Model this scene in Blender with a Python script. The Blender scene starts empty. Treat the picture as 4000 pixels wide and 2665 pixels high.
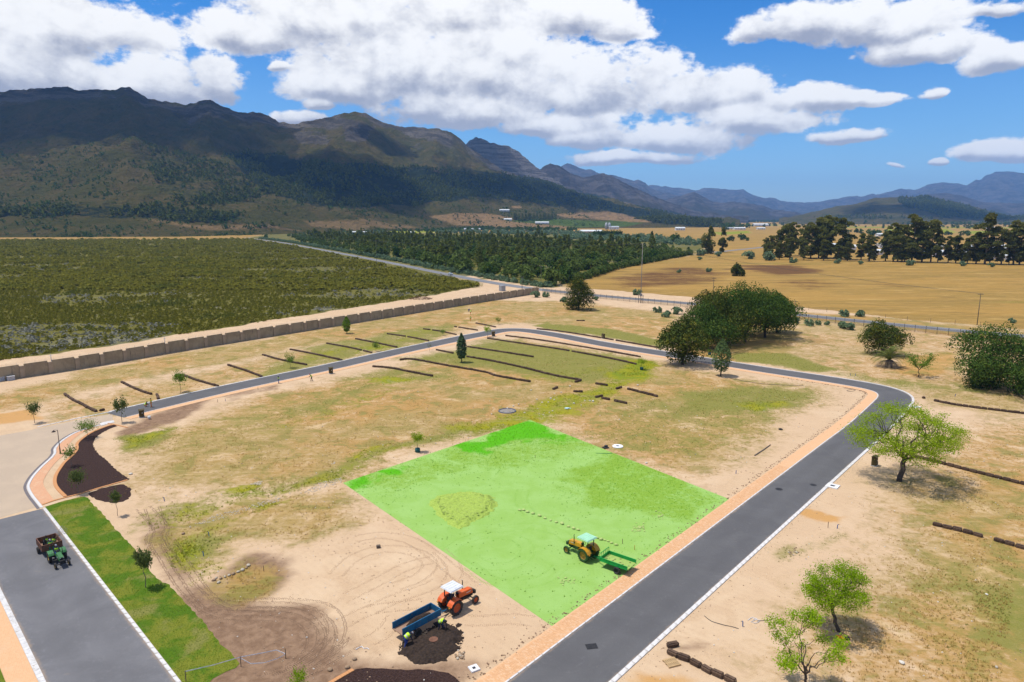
import bpy, bmesh, math, random
import numpy as np
from mathutils import Vector, Matrix, Quaternion
from mathutils.geometry import tessellate_polygon

rad = math.radians
SC = bpy.context.scene
COL = SC.collection

# ------------------------------------------------------------------ camera
CAM_H, FPX, HORIZON = 35.0, 2665.5, 850.0          # metres, pixels of the 4000 px wide frame
PITCH = math.atan((1332.5 - HORIZON) / FPX)
cam = bpy.data.cameras.new('camera')
cam.sensor_width = 36.0
cam.lens = FPX / 4000 * 36.0
cam.clip_start, cam.clip_end = 0.5, 80000.0
camo = bpy.data.objects.new('camera', cam)
camo.location = (0, 0, CAM_H)
camo.rotation_euler = (math.pi / 2 - PITCH, 0, 0)
COL.objects.link(camo)
SC.camera = camo

# ------------------------------------------------------------------ exposure
SC.view_settings.view_transform = 'Standard'
SC.view_settings.look = 'None'
SC.view_settings.gamma = 1.0
SC.view_settings.use_curve_mapping = False
SC.view_settings.exposure = 0.16
SC.render.engine = 'CYCLES'
SC.cycles.use_denoising = True
SC.cycles.max_bounces = 6
SC.cycles.diffuse_bounces = 3
SC.cycles.glossy_bounces = 2
SC.cycles.transmission_bounces = 4
SC.cycles.transparent_max_bounces = 6
SC.cycles.volume_bounces = 0
SC.cycles.caustics_reflective = False
SC.cycles.caustics_refractive = False

# ------------------------------------------------------------------ sun
SUN_EL = 70.0
SUN_DIR = Vector((math.cos(rad(SUN_EL)), -0.03, -math.sin(rad(SUN_EL)))).normalized()
sun = bpy.data.lights.new('sun', 'SUN')
sun.energy, sun.angle, sun.color = 4.3, rad(0.53), (1.0, 0.955, 0.89)
suno = bpy.data.objects.new('sun', sun)
suno.rotation_euler = SUN_DIR.to_track_quat('-Z', 'Y').to_euler()
suno.location = (-60, 0, 160)
COL.objects.link(suno)

# ------------------------------------------------------------------ pixel -> direction helpers
sP, cP = math.sin(PITCH), math.cos(PITCH)
D = 4000 / 2353.0                                   # notes below are in a 2353 px wide copy of the frame


def ray(x, y):
    dx, dy = (x * D - 2000) / FPX, (1332.5 - y * D) / FPX
    return Vector((dx, cP + dy * sP, -sP + dy * cP))


def G(x, y, z=0.0):
    d = ray(x, y)
    t = (z - CAM_H) / d.z
    return Vector((d.x * t, d.y * t, z))


def depth(x, y):
    return -CAM_H / ray(x, y).z


def at_depth(x, y, Y):
    d = ray(x, y)
    t = Y / d.y
    return Vector((d.x * t, Y, CAM_H + d.z * t))


def zoomer(x0, y0, s):
    return lambda x, y: ((x0 + x / s) / D, (y0 + y / s) / D)


z2, z3, z4 = zoomer(1300, 0, 1.6814), zoomer(2600, 0, 1.6814), zoomer(0, 900, 1.6814)
z5, z6, z7 = zoomer(1300, 900, 1.6814), zoomer(2600, 800, 1.6814), zoomer(0, 1735, 1.6814)
z8, y1 = zoomer(1300, 1735, 1.6814), zoomer(2600, 1735, 1.6814)
y2, y3, y4 = zoomer(1480, 2200, 3.733), zoomer(2150, 2040, 5.885), zoomer(100, 2050, 7.127)
y5, y6, y7, y8 = zoomer(3300, 1550, 3.136), zoomer(2980, 2200, 3.373), zoomer(100, 1600, 3.484), zoomer(700, 2450, 3.363)
x1, x2, x3, x4 = zoomer(1000, 820, 2.9425), zoomer(1700, 820, 2.354), zoomer(2500, 820, 3.1387), zoomer(3200, 820, 2.9425)
x6, x7, x8 = zoomer(2400, 1100, 2.9425), zoomer(3200, 1150, 2.9425), zoomer(1900, 1450, 2.9425)


def conv(z, pts):
    return [z(*p) for p in pts]


def GP(pts, z=0.0):
    return [G(p[0], p[1], z) for p in pts]


def project(P):
    """world points (n,3) -> note pixels"""
    X, Y, Z = P[:, 0], P[:, 1], P[:, 2] - CAM_H
    fw = Y * cP - Z * sP
    up = Y * sP + Z * cP
    fw = np.maximum(fw, 1e-3)
    return (2000 + FPX * X / fw) / D, (1332.5 - FPX * up / fw) / D


# ------------------------------------------------------------------ world: Nishita sky with fair-weather cumulus
W = bpy.data.worlds.new('World')
SC.world = W
W.use_nodes = True
W.cycles.sampling_method = 'NONE'
wt = W.node_tree
wt.nodes.clear()


class NB:
    """small helper to write node trees"""
    def __init__(self, tree):
        self.t = tree

    def n(self, kind, **kw):
        nd = self.t.nodes.new(kind)
        for k, v in kw.items():
            setattr(nd, k, v)
        return nd

    def put(self, sock, v):
        if isinstance(v, bpy.types.NodeSocket):
            self.t.links.new(v, sock)
        elif v is not None:
            if isinstance(v, (tuple, list)) and len(v) == 3 and sock.type == 'RGBA':
                v = (*v, 1.0)
            sock.default_value = v

    def m(self, op, a, b=None, c=None, clamp=False):
        nd = self.n('ShaderNodeMath', operation=op)
        nd.use_clamp = clamp
        for i, v in enumerate((a, b, c)):
            if v is not None:
                self.put(nd.inputs[i], v)
        return nd.outputs[0]

    def vm(self, op, a, b=None, c=None):
        nd = self.n('ShaderNodeVectorMath', operation=op)
        for i, v in enumerate((a, b, c)):
            if v is not None:
                self.put(nd.inputs[i], v)
        return nd.outputs['Value'] if op in ('DOT_PRODUCT', 'LENGTH') else nd.outputs[0]

    def mix(self, f, a, b, blend='MIX'):
        nd = self.n('ShaderNodeMix', data_type='RGBA', blend_type=blend)
        nd.clamp_factor = True
        self.put(nd.inputs[0], f)
        self.put(nd.inputs[6], a)
        self.put(nd.inputs[7], b)
        return nd.outputs[2]

    def mr(self, v, a, b, c=0.0, d=1.0, smooth=True):
        nd = self.n('ShaderNodeMapRange')
        nd.interpolation_type = 'SMOOTHSTEP' if smooth else 'LINEAR'
        for i, x in enumerate((v, a, b, c, d)):
            self.put(nd.inputs[i], x)
        return nd.outputs[0]

    def noise(self, vec, scale, detail=4, rough=0.55, dist=0.0, dim='3D'):
        nd = self.n('ShaderNodeTexNoise', noise_dimensions=dim)
        self.put(nd.inputs['Vector'], vec)
        self.put(nd.inputs['Scale'], scale)
        self.put(nd.inputs['Detail'], detail)
        self.put(nd.inputs['Roughness'], rough)
        self.put(nd.inputs['Distortion'], dist)
        return nd.outputs[0]


# cloud bodies: centre and half-size in note pixels (turned into directions), seen as sky directions
CLOUDS = [
    (60, 55, 260, 85), (40, 150, 230, 60), (290, 85, 105, 48), (495, 190, 78, 48), (330, 200, 150, 46), (-180, 60, 220, 110), (160, 195, 130, 40),
    (565, 80, 135, 42), (760, 40, 260, 80), (1080, 40, 300, 90), (1340, 45, 160, 60), (1430, 70, 70, 32),
    (900, 165, 235, 95), (800, 215, 130, 38), (1120, 160, 260, 110), (1350, 215, 260, 90), (1490, 185, 90, 60), (1080, 265, 220, 45),
    (1640, 225, 200, 60), (1840, 240, 160, 42), (1950, 235, 130, 28), (1720, 285, 180, 48), (1560, 325, 190, 40), (1360, 325, 110, 28),
    (1440, 368, 170, 18), (1290, 300, 170, 30),
    (1890, 65, 190, 62), (2040, 55, 220, 92), (2130, 110, 170, 56), (1730, 85, 70, 36), (2300, 140, 95, 48), (2300, 15, 95, 32),
    (2122, 220, 40, 17), (1948, 326, 90, 20), (2310, 352, 120, 30), (2163, 377, 26, 9), (2058, 387, 24, 6),
    (655, 160, 34, 10), (690, 279, 70, 13), (735, 250, 40, 12), (700, 302, 45, 8),
]


def azel(x, y):
    d = ray(x, y).normalized()
    return math.atan2(d.x, d.y), math.asin(d.z)


cg = bpy.data.node_groups.new('cloud_density', 'ShaderNodeTree')
cg.interface.new_socket('P', in_out='INPUT', socket_type='NodeSocketVector')
cg.interface.new_socket('Density', in_out='OUTPUT', socket_type='NodeSocketFloat')
cg.interface.new_socket('Light', in_out='OUTPUT', socket_type='NodeSocketFloat')
cb = NB(cg)
gi, go = cb.n('NodeGroupInput'), cb.n('NodeGroupOutput')
P0 = gi.outputs[0]
warp = cb.n('ShaderNodeTexNoise', noise_dimensions='3D')
cb.put(warp.inputs['Vector'], P0)
warp.inputs['Scale'].default_value = 9.0
warp.inputs['Detail'].default_value = 3.0
wv = cb.vm('MULTIPLY_ADD', warp.outputs['Color'], (0.07, 0.035, 0.0), P0)
wv = cb.vm('ADD', wv, (-0.035, -0.0175, 0.0))
cur = accw = acch = None
for (cx, cy, rx, ry) in CLOUDS:
    rx, ry = rx * 1.08, ry * 1.12
    a0, e0 = azel(cx, cy)
    a1, e1 = azel(cx + rx, cy - ry)
    ia, ie = 1.0 / max(1e-4, abs(a1 - a0)), 1.0 / max(1e-4, abs(e1 - e0))
    v = cb.vm('MULTIPLY_ADD', wv, (ia, ie, 0.0), (-a0 * ia, -e0 * ie, 0.0))
    v = cb.vm('MULTIPLY_ADD', cb.vm('ABSOLUTE', v), (0.0, -0.25, 0.0), v)
    q = cb.vm('DOT_PRODUCT', v, v)
    cur = q if cur is None else cb.m('SMOOTH_MIN', cur, q, 0.35)
    w = cb.m('DIVIDE', 1.0, cb.m('MULTIPLY_ADD', q, q, 0.05))
    hgt = cb.vm('DOT_PRODUCT', v, (0.0, 1.0, 0.0))
    accw = w if accw is None else cb.m('ADD', accw, w)
    acch = cb.m('MULTIPLY', w, hgt) if acch is None else cb.m('MULTIPLY_ADD', w, hgt, acch)
hrel = cb.m('DIVIDE', acch, accw)
# beyond the frame the same kind of sky goes on: scattered cumulus everywhere outside the listed ones
sxyz = cb.n('ShaderNodeSeparateXYZ')
cb.put(sxyz.inputs[0], P0)
gen = cb.noise(cb.vm('MULTIPLY', P0, (2.2, 4.4, 1.0)), 1.0, 2, 0.5)
away = cb.m('MAXIMUM', cb.mr(cb.m('ABSOLUTE', sxyz.outputs[0]), 0.72, 0.95), cb.mr(sxyz.outputs[1], 0.30, 0.42))
genq = cb.m('SUBTRACT', 4.6, cb.m('MULTIPLY', gen, 7.0))
genq = cb.m('ADD', genq, cb.m('MULTIPLY', cb.m('SUBTRACT', 1.0, away), 40.0))
cur = cb.m('MINIMUM', cur, genq)
fbv = cb.vm('MULTIPLY', P0, (15.0, 20.0, 1.0))
fb = cb.noise(fbv, 1.0, 10, 0.58, 0.15)
fb2 = cb.noise(cb.vm('ADD', fbv, (-0.20, 0.55, 0.0)), 1.0, 7, 0.58, 0.15)
fb3 = cb.noise(cb.vm('MULTIPLY', P0, (52.0, 90.0, 1.0)), 1.0, 4, 0.6)
dens = cb.m('ADD', cb.m('ADD', cb.m('MULTIPLY_ADD', fb3, 1.3, -0.65), cb.m('SUBTRACT', 1.08, cb.m('MINIMUM', cur, 4.0))), cb.m('MULTIPLY', cb.m('SUBTRACT', fb, 0.5), 2.6))
lit_ = cb.m('ADD', cb.mr(hrel, -0.85, 0.45, -0.12, 1.0), cb.m('MULTIPLY', cb.m('SUBTRACT', fb, fb2), 1.8))
lit_ = cb.m('ADD', lit_, cb.m('MULTIPLY', cb.m('SUBTRACT', 0.75, cb.m('MINIMUM', dens, 1.6)), 0.22))
cb.put(go.inputs[0], dens)
cb.put(go.inputs[1], lit_)

wb = NB(wt)
tc = wb.n('ShaderNodeTexCoord')
nrm = wb.vm('NORMALIZE', tc.outputs['Generated'])
sx = wb.n('ShaderNodeSeparateXYZ')
wb.put(sx.inputs[0], nrm)
az = wb.m('ARCTAN2', sx.outputs[0], sx.outputs[1])
el = wb.m('ARCSINE', sx.outputs[2])
cx = wb.n('ShaderNodeCombineXYZ')
wb.put(cx.inputs[0], az)
wb.put(cx.inputs[1], el)


gnode = wb.n('ShaderNodeGroup')
gnode.node_tree = cg
wb.put(gnode.inputs[0], cx.outputs[0])
d0 = gnode.outputs[0]
cover = wb.mr(d0, -0.04, 0.52)
cover = wb.m('MULTIPLY', cover, wb.mr(el, 0.015, 0.06))
lit = wb.mr(gnode.outputs[1], 0.0, 1.0, 0.0, 1.0)
ccol = wb.mix(lit, (0.33, 0.36, 0.47), (1.04, 1.04, 1.04))
ccol = wb.mix(wb.mr(el, 0.32, 0.02, 0.0, 0.25), ccol, (0.80, 0.86, 0.94))
sky = wb.n('ShaderNodeTexSky', sky_type='NISHITA')
sky.sun_disc = False
sky.sun_elevation = rad(SUN_EL)
sky.sun_rotation = rad(270)
sky.altitude = 100.0
sky.air_density, sky.dust_density, sky.ozone_density = 1.0, 0.35, 2.0
hsv = wb.n('ShaderNodeHueSaturation')
hsv.inputs['Saturation'].default_value = 1.22
hsv.inputs['Hue'].default_value = 0.5
wb.put(hsv.inputs['Color'], sky.outputs[0])
ramp = wb.n('ShaderNodeValToRGB')
ramp.color_ramp.interpolation = 'EASE'
els = ramp.color_ramp.elements
els[0].position, els[0].color = 0.0, (0.60, 0.80, 1.16, 1)
els[1].position, els[1].color = 0.55, (0.28, 0.72, 1.10, 1)
e2 = els.new(0.28)
e2.color = (0.55, 0.83, 1.12, 1)
wb.put(ramp.inputs[0], wb.m('MULTIPLY', el, 2.0, clamp=True))
skyc = wb.mix(1.0, hsv.outputs[0], ramp.outputs[0], 'MULTIPLY')
bg1 = wb.n('ShaderNodeBackground')
bg1.inputs[1].default_value = 0.12
wb.put(bg1.inputs[0], skyc)
bg2 = wb.n('ShaderNodeBackground')
bg2.inputs[1].default_value = 0.95
wb.put(bg2.inputs[0], ccol)
ms = wb.n('ShaderNodeMixShader')
wb.put(ms.inputs[0], cover)
wb.put(ms.inputs[1], bg1.outputs[0])
wb.put(ms.inputs[2], bg2.outputs[0])
wo = wb.n('ShaderNodeOutputWorld')
wb.put(wo.inputs[0], ms.outputs[0])

# ------------------------------------------------------------------ mesh helpers
rng = np.random.default_rng(7)
R = random.Random(11)


def tag(o, label=None, cat=None, group=None, kind=None):
    for k, v in (('label', label), ('category', cat), ('group', group), ('kind', kind)):
        if v:
            o[k] = v
    return o


def link(o, parent=None):
    COL.objects.link(o)
    if parent is not None:
        o.parent = parent
    return o


def empty(name, loc=(0, 0, 0), rz=0.0, label=None, cat=None, group=None, kind=None):
    o = bpy.data.objects.new(name, None)
    o.location = loc
    o.rotation_euler = (0, 0, rz)
    o.empty_display_size = 0.3
    link(o)
    return tag(o, label, cat, group, kind)


def np_mesh(name, V, F, mats=(), smooth=False, midx=None):
    """F: (n,k) int array, k = 3 or 4"""
    me = bpy.data.meshes.new(name)
    V = np.ascontiguousarray(V, dtype=np.float32)
    F = np.ascontiguousarray(F, dtype=np.int32)
    k = F.shape[1]
    me.vertices.add(len(V))
    me.vertices.foreach_set('co', V.ravel())
    me.loops.add(F.size)
    me.loops.foreach_set('vertex_index', F.ravel())
    me.polygons.add(len(F))
    me.polygons.foreach_set('loop_start', np.arange(0, F.size, k, dtype=np.int32))
    try:
        me.polygons.foreach_set('loop_total', np.full(len(F), k, dtype=np.int32))
    except Exception:
        pass
    if midx is not None:
        me.polygons.foreach_set('material_index', np.ascontiguousarray(midx, dtype=np.int32))
    me.polygons.foreach_set('use_smooth', np.full(len(F), bool(smooth)))
    for m in mats:
        me.materials.append(m)
    me.update(calc_edges=True)
    me.validate()
    return me


def obj(name, me, parent=None, loc=None, rz=None):
    o = bpy.data.objects.new(name, me)
    if loc is not None:
        o.location = loc
    if rz is not None:
        o.rotation_euler = (0, 0, rz)
    return link(o, parent)


class M:
    """collects boxes, tubes, prisms... and links them as one mesh object"""
    def __init__(self):
        self.v, self.f, self.mi = [], [], []

    def add(self, V, F, mi=0, T=None):
        b = len(self.v)
        for p in V:
            p = Vector(p)
            self.v.append(T @ p if T is not None else p)
        for q in F:
            self.f.append([b + i for i in q])
            self.mi.append(mi)
        return self

    def box(self, c, s, mi=0, rz=0.0, T=None, taper=1.0):
        x, y, z = s[0] / 2, s[1] / 2, s[2] / 2
        V = [(-x, -y, -z), (x, -y, -z), (x, y, -z), (-x, y, -z)] + [(-x * taper, -y * taper, z), (x * taper, -y * taper, z), (x * taper, y * taper, z), (-x * taper, y * taper, z)]
        F = [(3, 2, 1, 0), (4, 5, 6, 7), (0, 1, 5, 4), (1, 2, 6, 5), (2, 3, 7, 6), (3, 0, 4, 7)]
        X = Matrix.Translation(c) @ Matrix.Rotation(rz, 4, 'Z')
        return self.add(V, F, mi, (T @ X) if T is not None else X)

    def tube(self, pts, rr, n=6, mi=0, cap=True, T=None):
        pts = [Vector(p) for p in pts]
        if not hasattr(rr, '__len__'):
            rr = [rr] * len(pts)
        V, F = [], []
        up = None
        for i, p in enumerate(pts):
            d = (pts[min(i + 1, len(pts) - 1)] - pts[max(i - 1, 0)])
            d = d.normalized() if d.length > 1e-9 else Vector((0, 0, 1))
            a = d.orthogonal().normalized() if up is None else (up - d * up.dot(d))
            a = a.normalized() if a.length > 1e-6 else d.orthogonal().normalized()
            up = a
            b = d.cross(a)
            for k in range(n):
                t = 2 * math.pi * k / n
                V.append(p + (a * math.cos(t) + b * math.sin(t)) * rr[i])
        for i in range(len(pts) - 1):
            for k in range(n):
                k2 = (k + 1) % n
                F.append((i * n + k, i * n + k2, (i + 1) * n + k2, (i + 1) * n + k))
        if cap:
            F.append(tuple(range(n - 1, -1, -1)))
            F.append(tuple((len(pts) - 1) * n + k for k in range(n)))
        return self.add(V, F, mi, T)

    def lathe(self, prof, n=16, mi=0, T=None, close=False):
        """prof: (r, z) pairs around Z"""
        V, F = [], []
        for r, z in prof:
            for k in range(n):
                t = 2 * math.pi * k / n
                V.append((r * math.cos(t), r * math.sin(t), z))
        L = len(prof)
        for i in range(L if close else L - 1):
            j = (i + 1) % L
            for k in range(n):
                k2 = (k + 1) % n
                F.append((i * n + k, i * n + k2, j * n + k2, j * n + k))
        return self.add(V, F, mi, T)

    def prism(self, poly, z0, z1, mi=0, T=None):
        n = len(poly)
        V = [(p[0], p[1], z0) for p in poly] + [(p[0], p[1], z1) for p in poly]
        F = [tuple(range(n - 1, -1, -1)), tuple(range(n, 2 * n))] + [(i, (i + 1) % n, n + (i + 1) % n, n + i) for i in range(n)]
        return self.add(V, F, mi, T)

    def blob(self, c, s, mi=0, sub=1, jit=0.0, seed=0, T=None):
        bm = bmesh.new()
        bmesh.ops.create_icosphere(bm, subdivisions=sub, radius=1.0)
        r = random.Random(seed)
        V = []
        for v in bm.verts:
            k = 1 + (r.random() - .5) * 2 * jit
            V.append((c[0] + v.co.x * s[0] * k, c[1] + v.co.y * s[1] * k, c[2] + v.co.z * s[2] * k))
        F = [[v.index for v in f.verts] for f in bm.faces]
        bm.free()
        return self.add(V, F, mi, T)

    def mesh(self, name, mats, smooth=False, bevel=0.0, seg=1):
        me = bpy.data.meshes.new(name)
        me.from_pydata([tuple(p) for p in self.v], [], self.f)
        for m in (mats if isinstance(mats, (list, tuple)) else [mats]):
            me.materials.append(m)
        me.polygons.foreach_set('material_index', self.mi)
        if bevel:
            bm = bmesh.new()
            bm.from_mesh(me)
            bmesh.ops.bevel(bm, geom=[e for e in bm.edges], offset=bevel, segments=seg, affect='EDGES', profile=0.5)
            bm.to_mesh(me)
            bm.free()
        if smooth:
            me.polygons.foreach_set('use_smooth', [True] * len(me.polygons))
        me.update()
        return me

    def build(self, name, mats, parent=None, smooth=False, bevel=0.0, loc=None, rz=None, seg=1):
        return obj(name, self.mesh(name, mats, smooth, bevel, seg), parent, loc, rz)


def copy_tree(o, parent=None):
    c = o.copy()
    COL.objects.link(c)
    c.parent = parent
    for ch in o.children:
        copy_tree(ch, c)
    return c


# ------------------------------------------------------------------ numpy noise
def _hash(ix, iy, seed):
    h = (ix.astype(np.int64) * 374761393 + iy.astype(np.int64) * 668265263 + seed * 982451653) & 0x7fffffff
    h = ((h ^ (h >> 13)) * 1274126177) & 0x7fffffff
    return ((h ^ (h >> 16)) & 0xffff) / 65535.0


def vnoise(x, y, seed=0):
    ix, iy = np.floor(x), np.floor(y)
    fx, fy = x - ix, y - iy
    fx, fy = fx * fx * (3 - 2 * fx), fy * fy * (3 - 2 * fy)
    a, b = _hash(ix, iy, seed), _hash(ix + 1, iy, seed)
    c, d = _hash(ix, iy + 1, seed), _hash(ix + 1, iy + 1, seed)
    return (a * (1 - fx) + b * fx) * (1 - fy) + (c * (1 - fx) + d * fx) * fy


def fbm(x, y, octv=5, seed=0, gain=0.5, ridged=False):
    s, a, t = 0.0, 1.0, 0.0
    for i in range(octv):
        v = vnoise(x * 2 ** i + 17.3 * i, y * 2 ** i - 9.1 * i, seed + i)
        if ridged:
            v = 1 - np.abs(2 * v - 1)
        s = s + a * v
        t += a
        a *= gain
    return s / t


def sstep(a, b, x):
    t = np.clip((x - a) / (b - a), 0, 1)
    return t * t * (3 - 2 * t)


def poly_sd(X, Y, poly):
    """signed distance, positive inside; X,Y arrays"""
    n = len(poly)
    d = np.full(X.shape, 1e18)
    inside = np.zeros(X.shape, bool)
    for i in range(n):
        ax, ay = poly[i][0], poly[i][1]
        bx, by = poly[(i + 1) % n][0], poly[(i + 1) % n][1]
        ex, ey = bx - ax, by - ay
        wx, wy = X - ax, Y - ay
        t = np.clip((wx * ex + wy * ey) / (ex * ex + ey * ey + 1e-12), 0, 1)
        d = np.minimum(d, (wx - ex * t) ** 2 + (wy - ey * t) ** 2)
        c = ((ay <= Y) & (by > Y)) | ((by <= Y) & (ay > Y))
        with np.errstate(divide='ignore', invalid='ignore'):
            xi = ax + (Y - ay) * ex / (ey if abs(ey) > 1e-12 else 1e-12)
        inside ^= c & (X < xi)
    d = np.sqrt(d)
    return np.where(inside, d, -d)


def in_poly(X, Y, poly):
    return poly_sd(X, Y, poly) > 0


def catmull(pts, step):
    """resample a polyline of Vectors smoothly at about `step` metres"""
    P = [Vector(p) for p in pts]
    P = [P[0] * 2 - P[1]] + P + [P[-1] * 2 - P[-2]]
    out = []
    for i in range(1, len(P) - 2):
        a, b, c, d = P[i - 1], P[i], P[i + 1], P[i + 2]
        n = max(1, int((c - b).length / step))
        for k in range(n):
            t = k / n
            t2, t3 = t * t, t * t * t
            out.append(0.5 * ((2 * b) + (c - a) * t + (2 * a - 5 * b + 4 * c - d) * t2 + (3 * b - a - 3 * c + d) * t3))
    out.append(P[-2])
    return out


def resample(pts, step):
    pts = [Vector(p) for p in pts]
    out, acc = [pts[0].copy()], 0.0
    for a, b in zip(pts, pts[1:]):
        L = (b - a).length
        s = step - acc
        while s <= L:
            out.append(a.lerp(b, s / L))
            s += step
        acc = (acc + L) % step
    return out


def offset(pts, d):
    """offset a plan polyline to its right by d"""
    out = []
    for i, p in enumerate(pts):
        t = pts[min(i + 1, len(pts) - 1)] - pts[max(i - 1, 0)]
        t.z = 0
        t.normalize()
        out.append(Vector((p.x + t.y * d, p.y - t.x * d, p.z)))
    return out


def sheet(name, poly, z, m, parent=None, kind='structure'):
    """flat sheet with the outline poly"""
    V = [Vector((p[0], p[1], z)) for p in poly]
    tris = tessellate_polygon([V])
    me = bpy.data.meshes.new(name)
    fs = []
    for t in tris:
        a, b, c = (V[i] for i in t)
        fs.append(t if (b - a).cross(c - a).z > 0 else (t[0], t[2], t[1]))
    me.from_pydata([tuple(v) for v in V], [], fs)
    me.materials.append(m)
    o = obj(name, me, parent)
    if parent is None and kind:
        o['kind'] = kind
    return o


def ribbon(name, A, B, z, m, parent=None, kind='structure', zb=None):
    """strip between two polylines of equal length; with zb also side skirts down to zb"""
    n = len(A)
    V = [(p.x, p.y, z) for p in A] + [(p.x, p.y, z) for p in B]
    F = [(i, i + 1, n + i + 1, n + i) for i in range(n - 1)]
    if zb is not None:
        V += [(p.x, p.y, zb) for p in A] + [(p.x, p.y, zb) for p in B]
        F += [(2 * n + i, 2 * n + i + 1, i + 1, i) for i in range(n - 1)] + [(n + i, n + i + 1, 3 * n + i + 1, 3 * n + i) for i in range(n - 1)]
        F += [(0, n, 3 * n, 2 * n), (n - 1, 2 * n - 1, 4 * n - 1, 3 * n - 1)]
    me = bpy.data.meshes.new(name)
    me.from_pydata(V, [], F)
    me.materials.append(m)
    bm = bmesh.new()
    bm.from_mesh(me)
    bmesh.ops.recalc_face_normals(bm, faces=bm.faces)
    if zb is None and sum(f.normal.z for f in bm.faces) < 0:
        bmesh.ops.reverse_faces(bm, faces=bm.faces)
    bm.to_mesh(me)
    bm.free()
    o = obj(name, me, parent)
    if parent is None and kind:
        o['kind'] = kind
    return o


# ------------------------------------------------------------------ materials
def new_mat(name):
    m = bpy.data.materials.new(name)
    m.use_nodes = True
    m.node_tree.nodes.clear()
    return m, NB(m.node_tree)


def finish(b, shader, disp=None):
    o = b.n('ShaderNodeOutputMaterial')
    b.put(o.inputs[0], shader)


def bump(b, h, strength=0.5, dist=0.02):
    nd = b.n('ShaderNodeBump')
    nd.inputs['Strength'].default_value = strength
    nd.inputs['Distance'].default_value = dist
    b.put(nd.inputs['Height'], h)
    return nd.outputs[0]


def principled(b, col, rough=0.8, normal=None, metal=0.0, spec=0.3):
    p = b.n('ShaderNodeBsdfPrincipled')
    b.put(p.inputs['Base Color'], col)
    b.put(p.inputs['Roughness'], rough)
    p.inputs['Metallic'].default_value = metal
    p.inputs['Specular IOR Level'].default_value = spec
    if normal is not None:
        b.put(p.inputs['Normal'], normal)
    return p.outputs[0]


_pm = {}


def pm(name, col, col2=None, scale=4.0, rough=0.7, bmp=0.0, bscale=None, metal=0.0, spec=0.3, dirt=None, dirt_amt=0.0):
    """plain weathered surface: two tones in noise, optional dirt, fine relief"""
    if name in _pm:
        return _pm[name]
    m, b = new_mat(name)
    co = b.n('ShaderNodeTexCoord').outputs['Object']
    col2 = col2 or tuple(c * 0.72 for c in col)
    f = b.mr(b.noise(co, scale, 6, 0.6), 0.32, 0.68)
    c = b.mix(f, col, col2)
    if dirt:
        c = b.mix(b.mr(b.noise(co, scale * 2.3, 5, 0.65), 0.62 - dirt_amt, 0.72 - dirt_amt * 0.4), c, dirt)
    nrm = bump(b, b.noise(co, bscale or scale * 6, 4, 0.6), bmp, 0.03) if bmp else None
    finish(b, principled(b, c, rough, nrm, metal, spec))
    _pm[name] = m
    return m


LEAF_GAIN = 2.2


def leafmat(name, c1, c2, c3=None, trans=0.3, clump=0.5, gain=None):
    g_ = gain or LEAF_GAIN
    c1, c2 = tuple(v * g_ for v in c1), tuple(v * g_ for v in c2)
    c3 = tuple(v * g_ for v in c3) if c3 else None
    if name in _pm:
        return _pm[name]
    m, b = new_mat(name)
    g = b.n('ShaderNodeNewGeometry')
    co = b.n('ShaderNodeTexCoord').outputs['Object']
    oi = b.n('ShaderNodeObjectInfo')
    col = b.mix(g.outputs['Random Per Island'], c1, c2)
    if c3:
        col = b.mix(b.mr(b.noise(co, clump, 3, 0.6), 0.52, 0.68), col, c3)
    col = b.mix(b.m('MULTIPLY', oi.outputs['Random'], 0.35), col, tuple(v * 0.55 for v in c1))
    d = b.n('ShaderNodeBsdfDiffuse')
    b.put(d.inputs[0], col)
    t = b.n('ShaderNodeBsdfTranslucent')
    b.put(t.inputs[0], col)
    s = b.n('ShaderNodeMixShader')
    s.inputs[0].default_value = trans
    b.put(s.inputs[1], d.outputs[0])
    b.put(s.inputs[2], t.outputs[0])
    finish(b, s.outputs[0])
    _pm[name] = m
    return m

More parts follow.
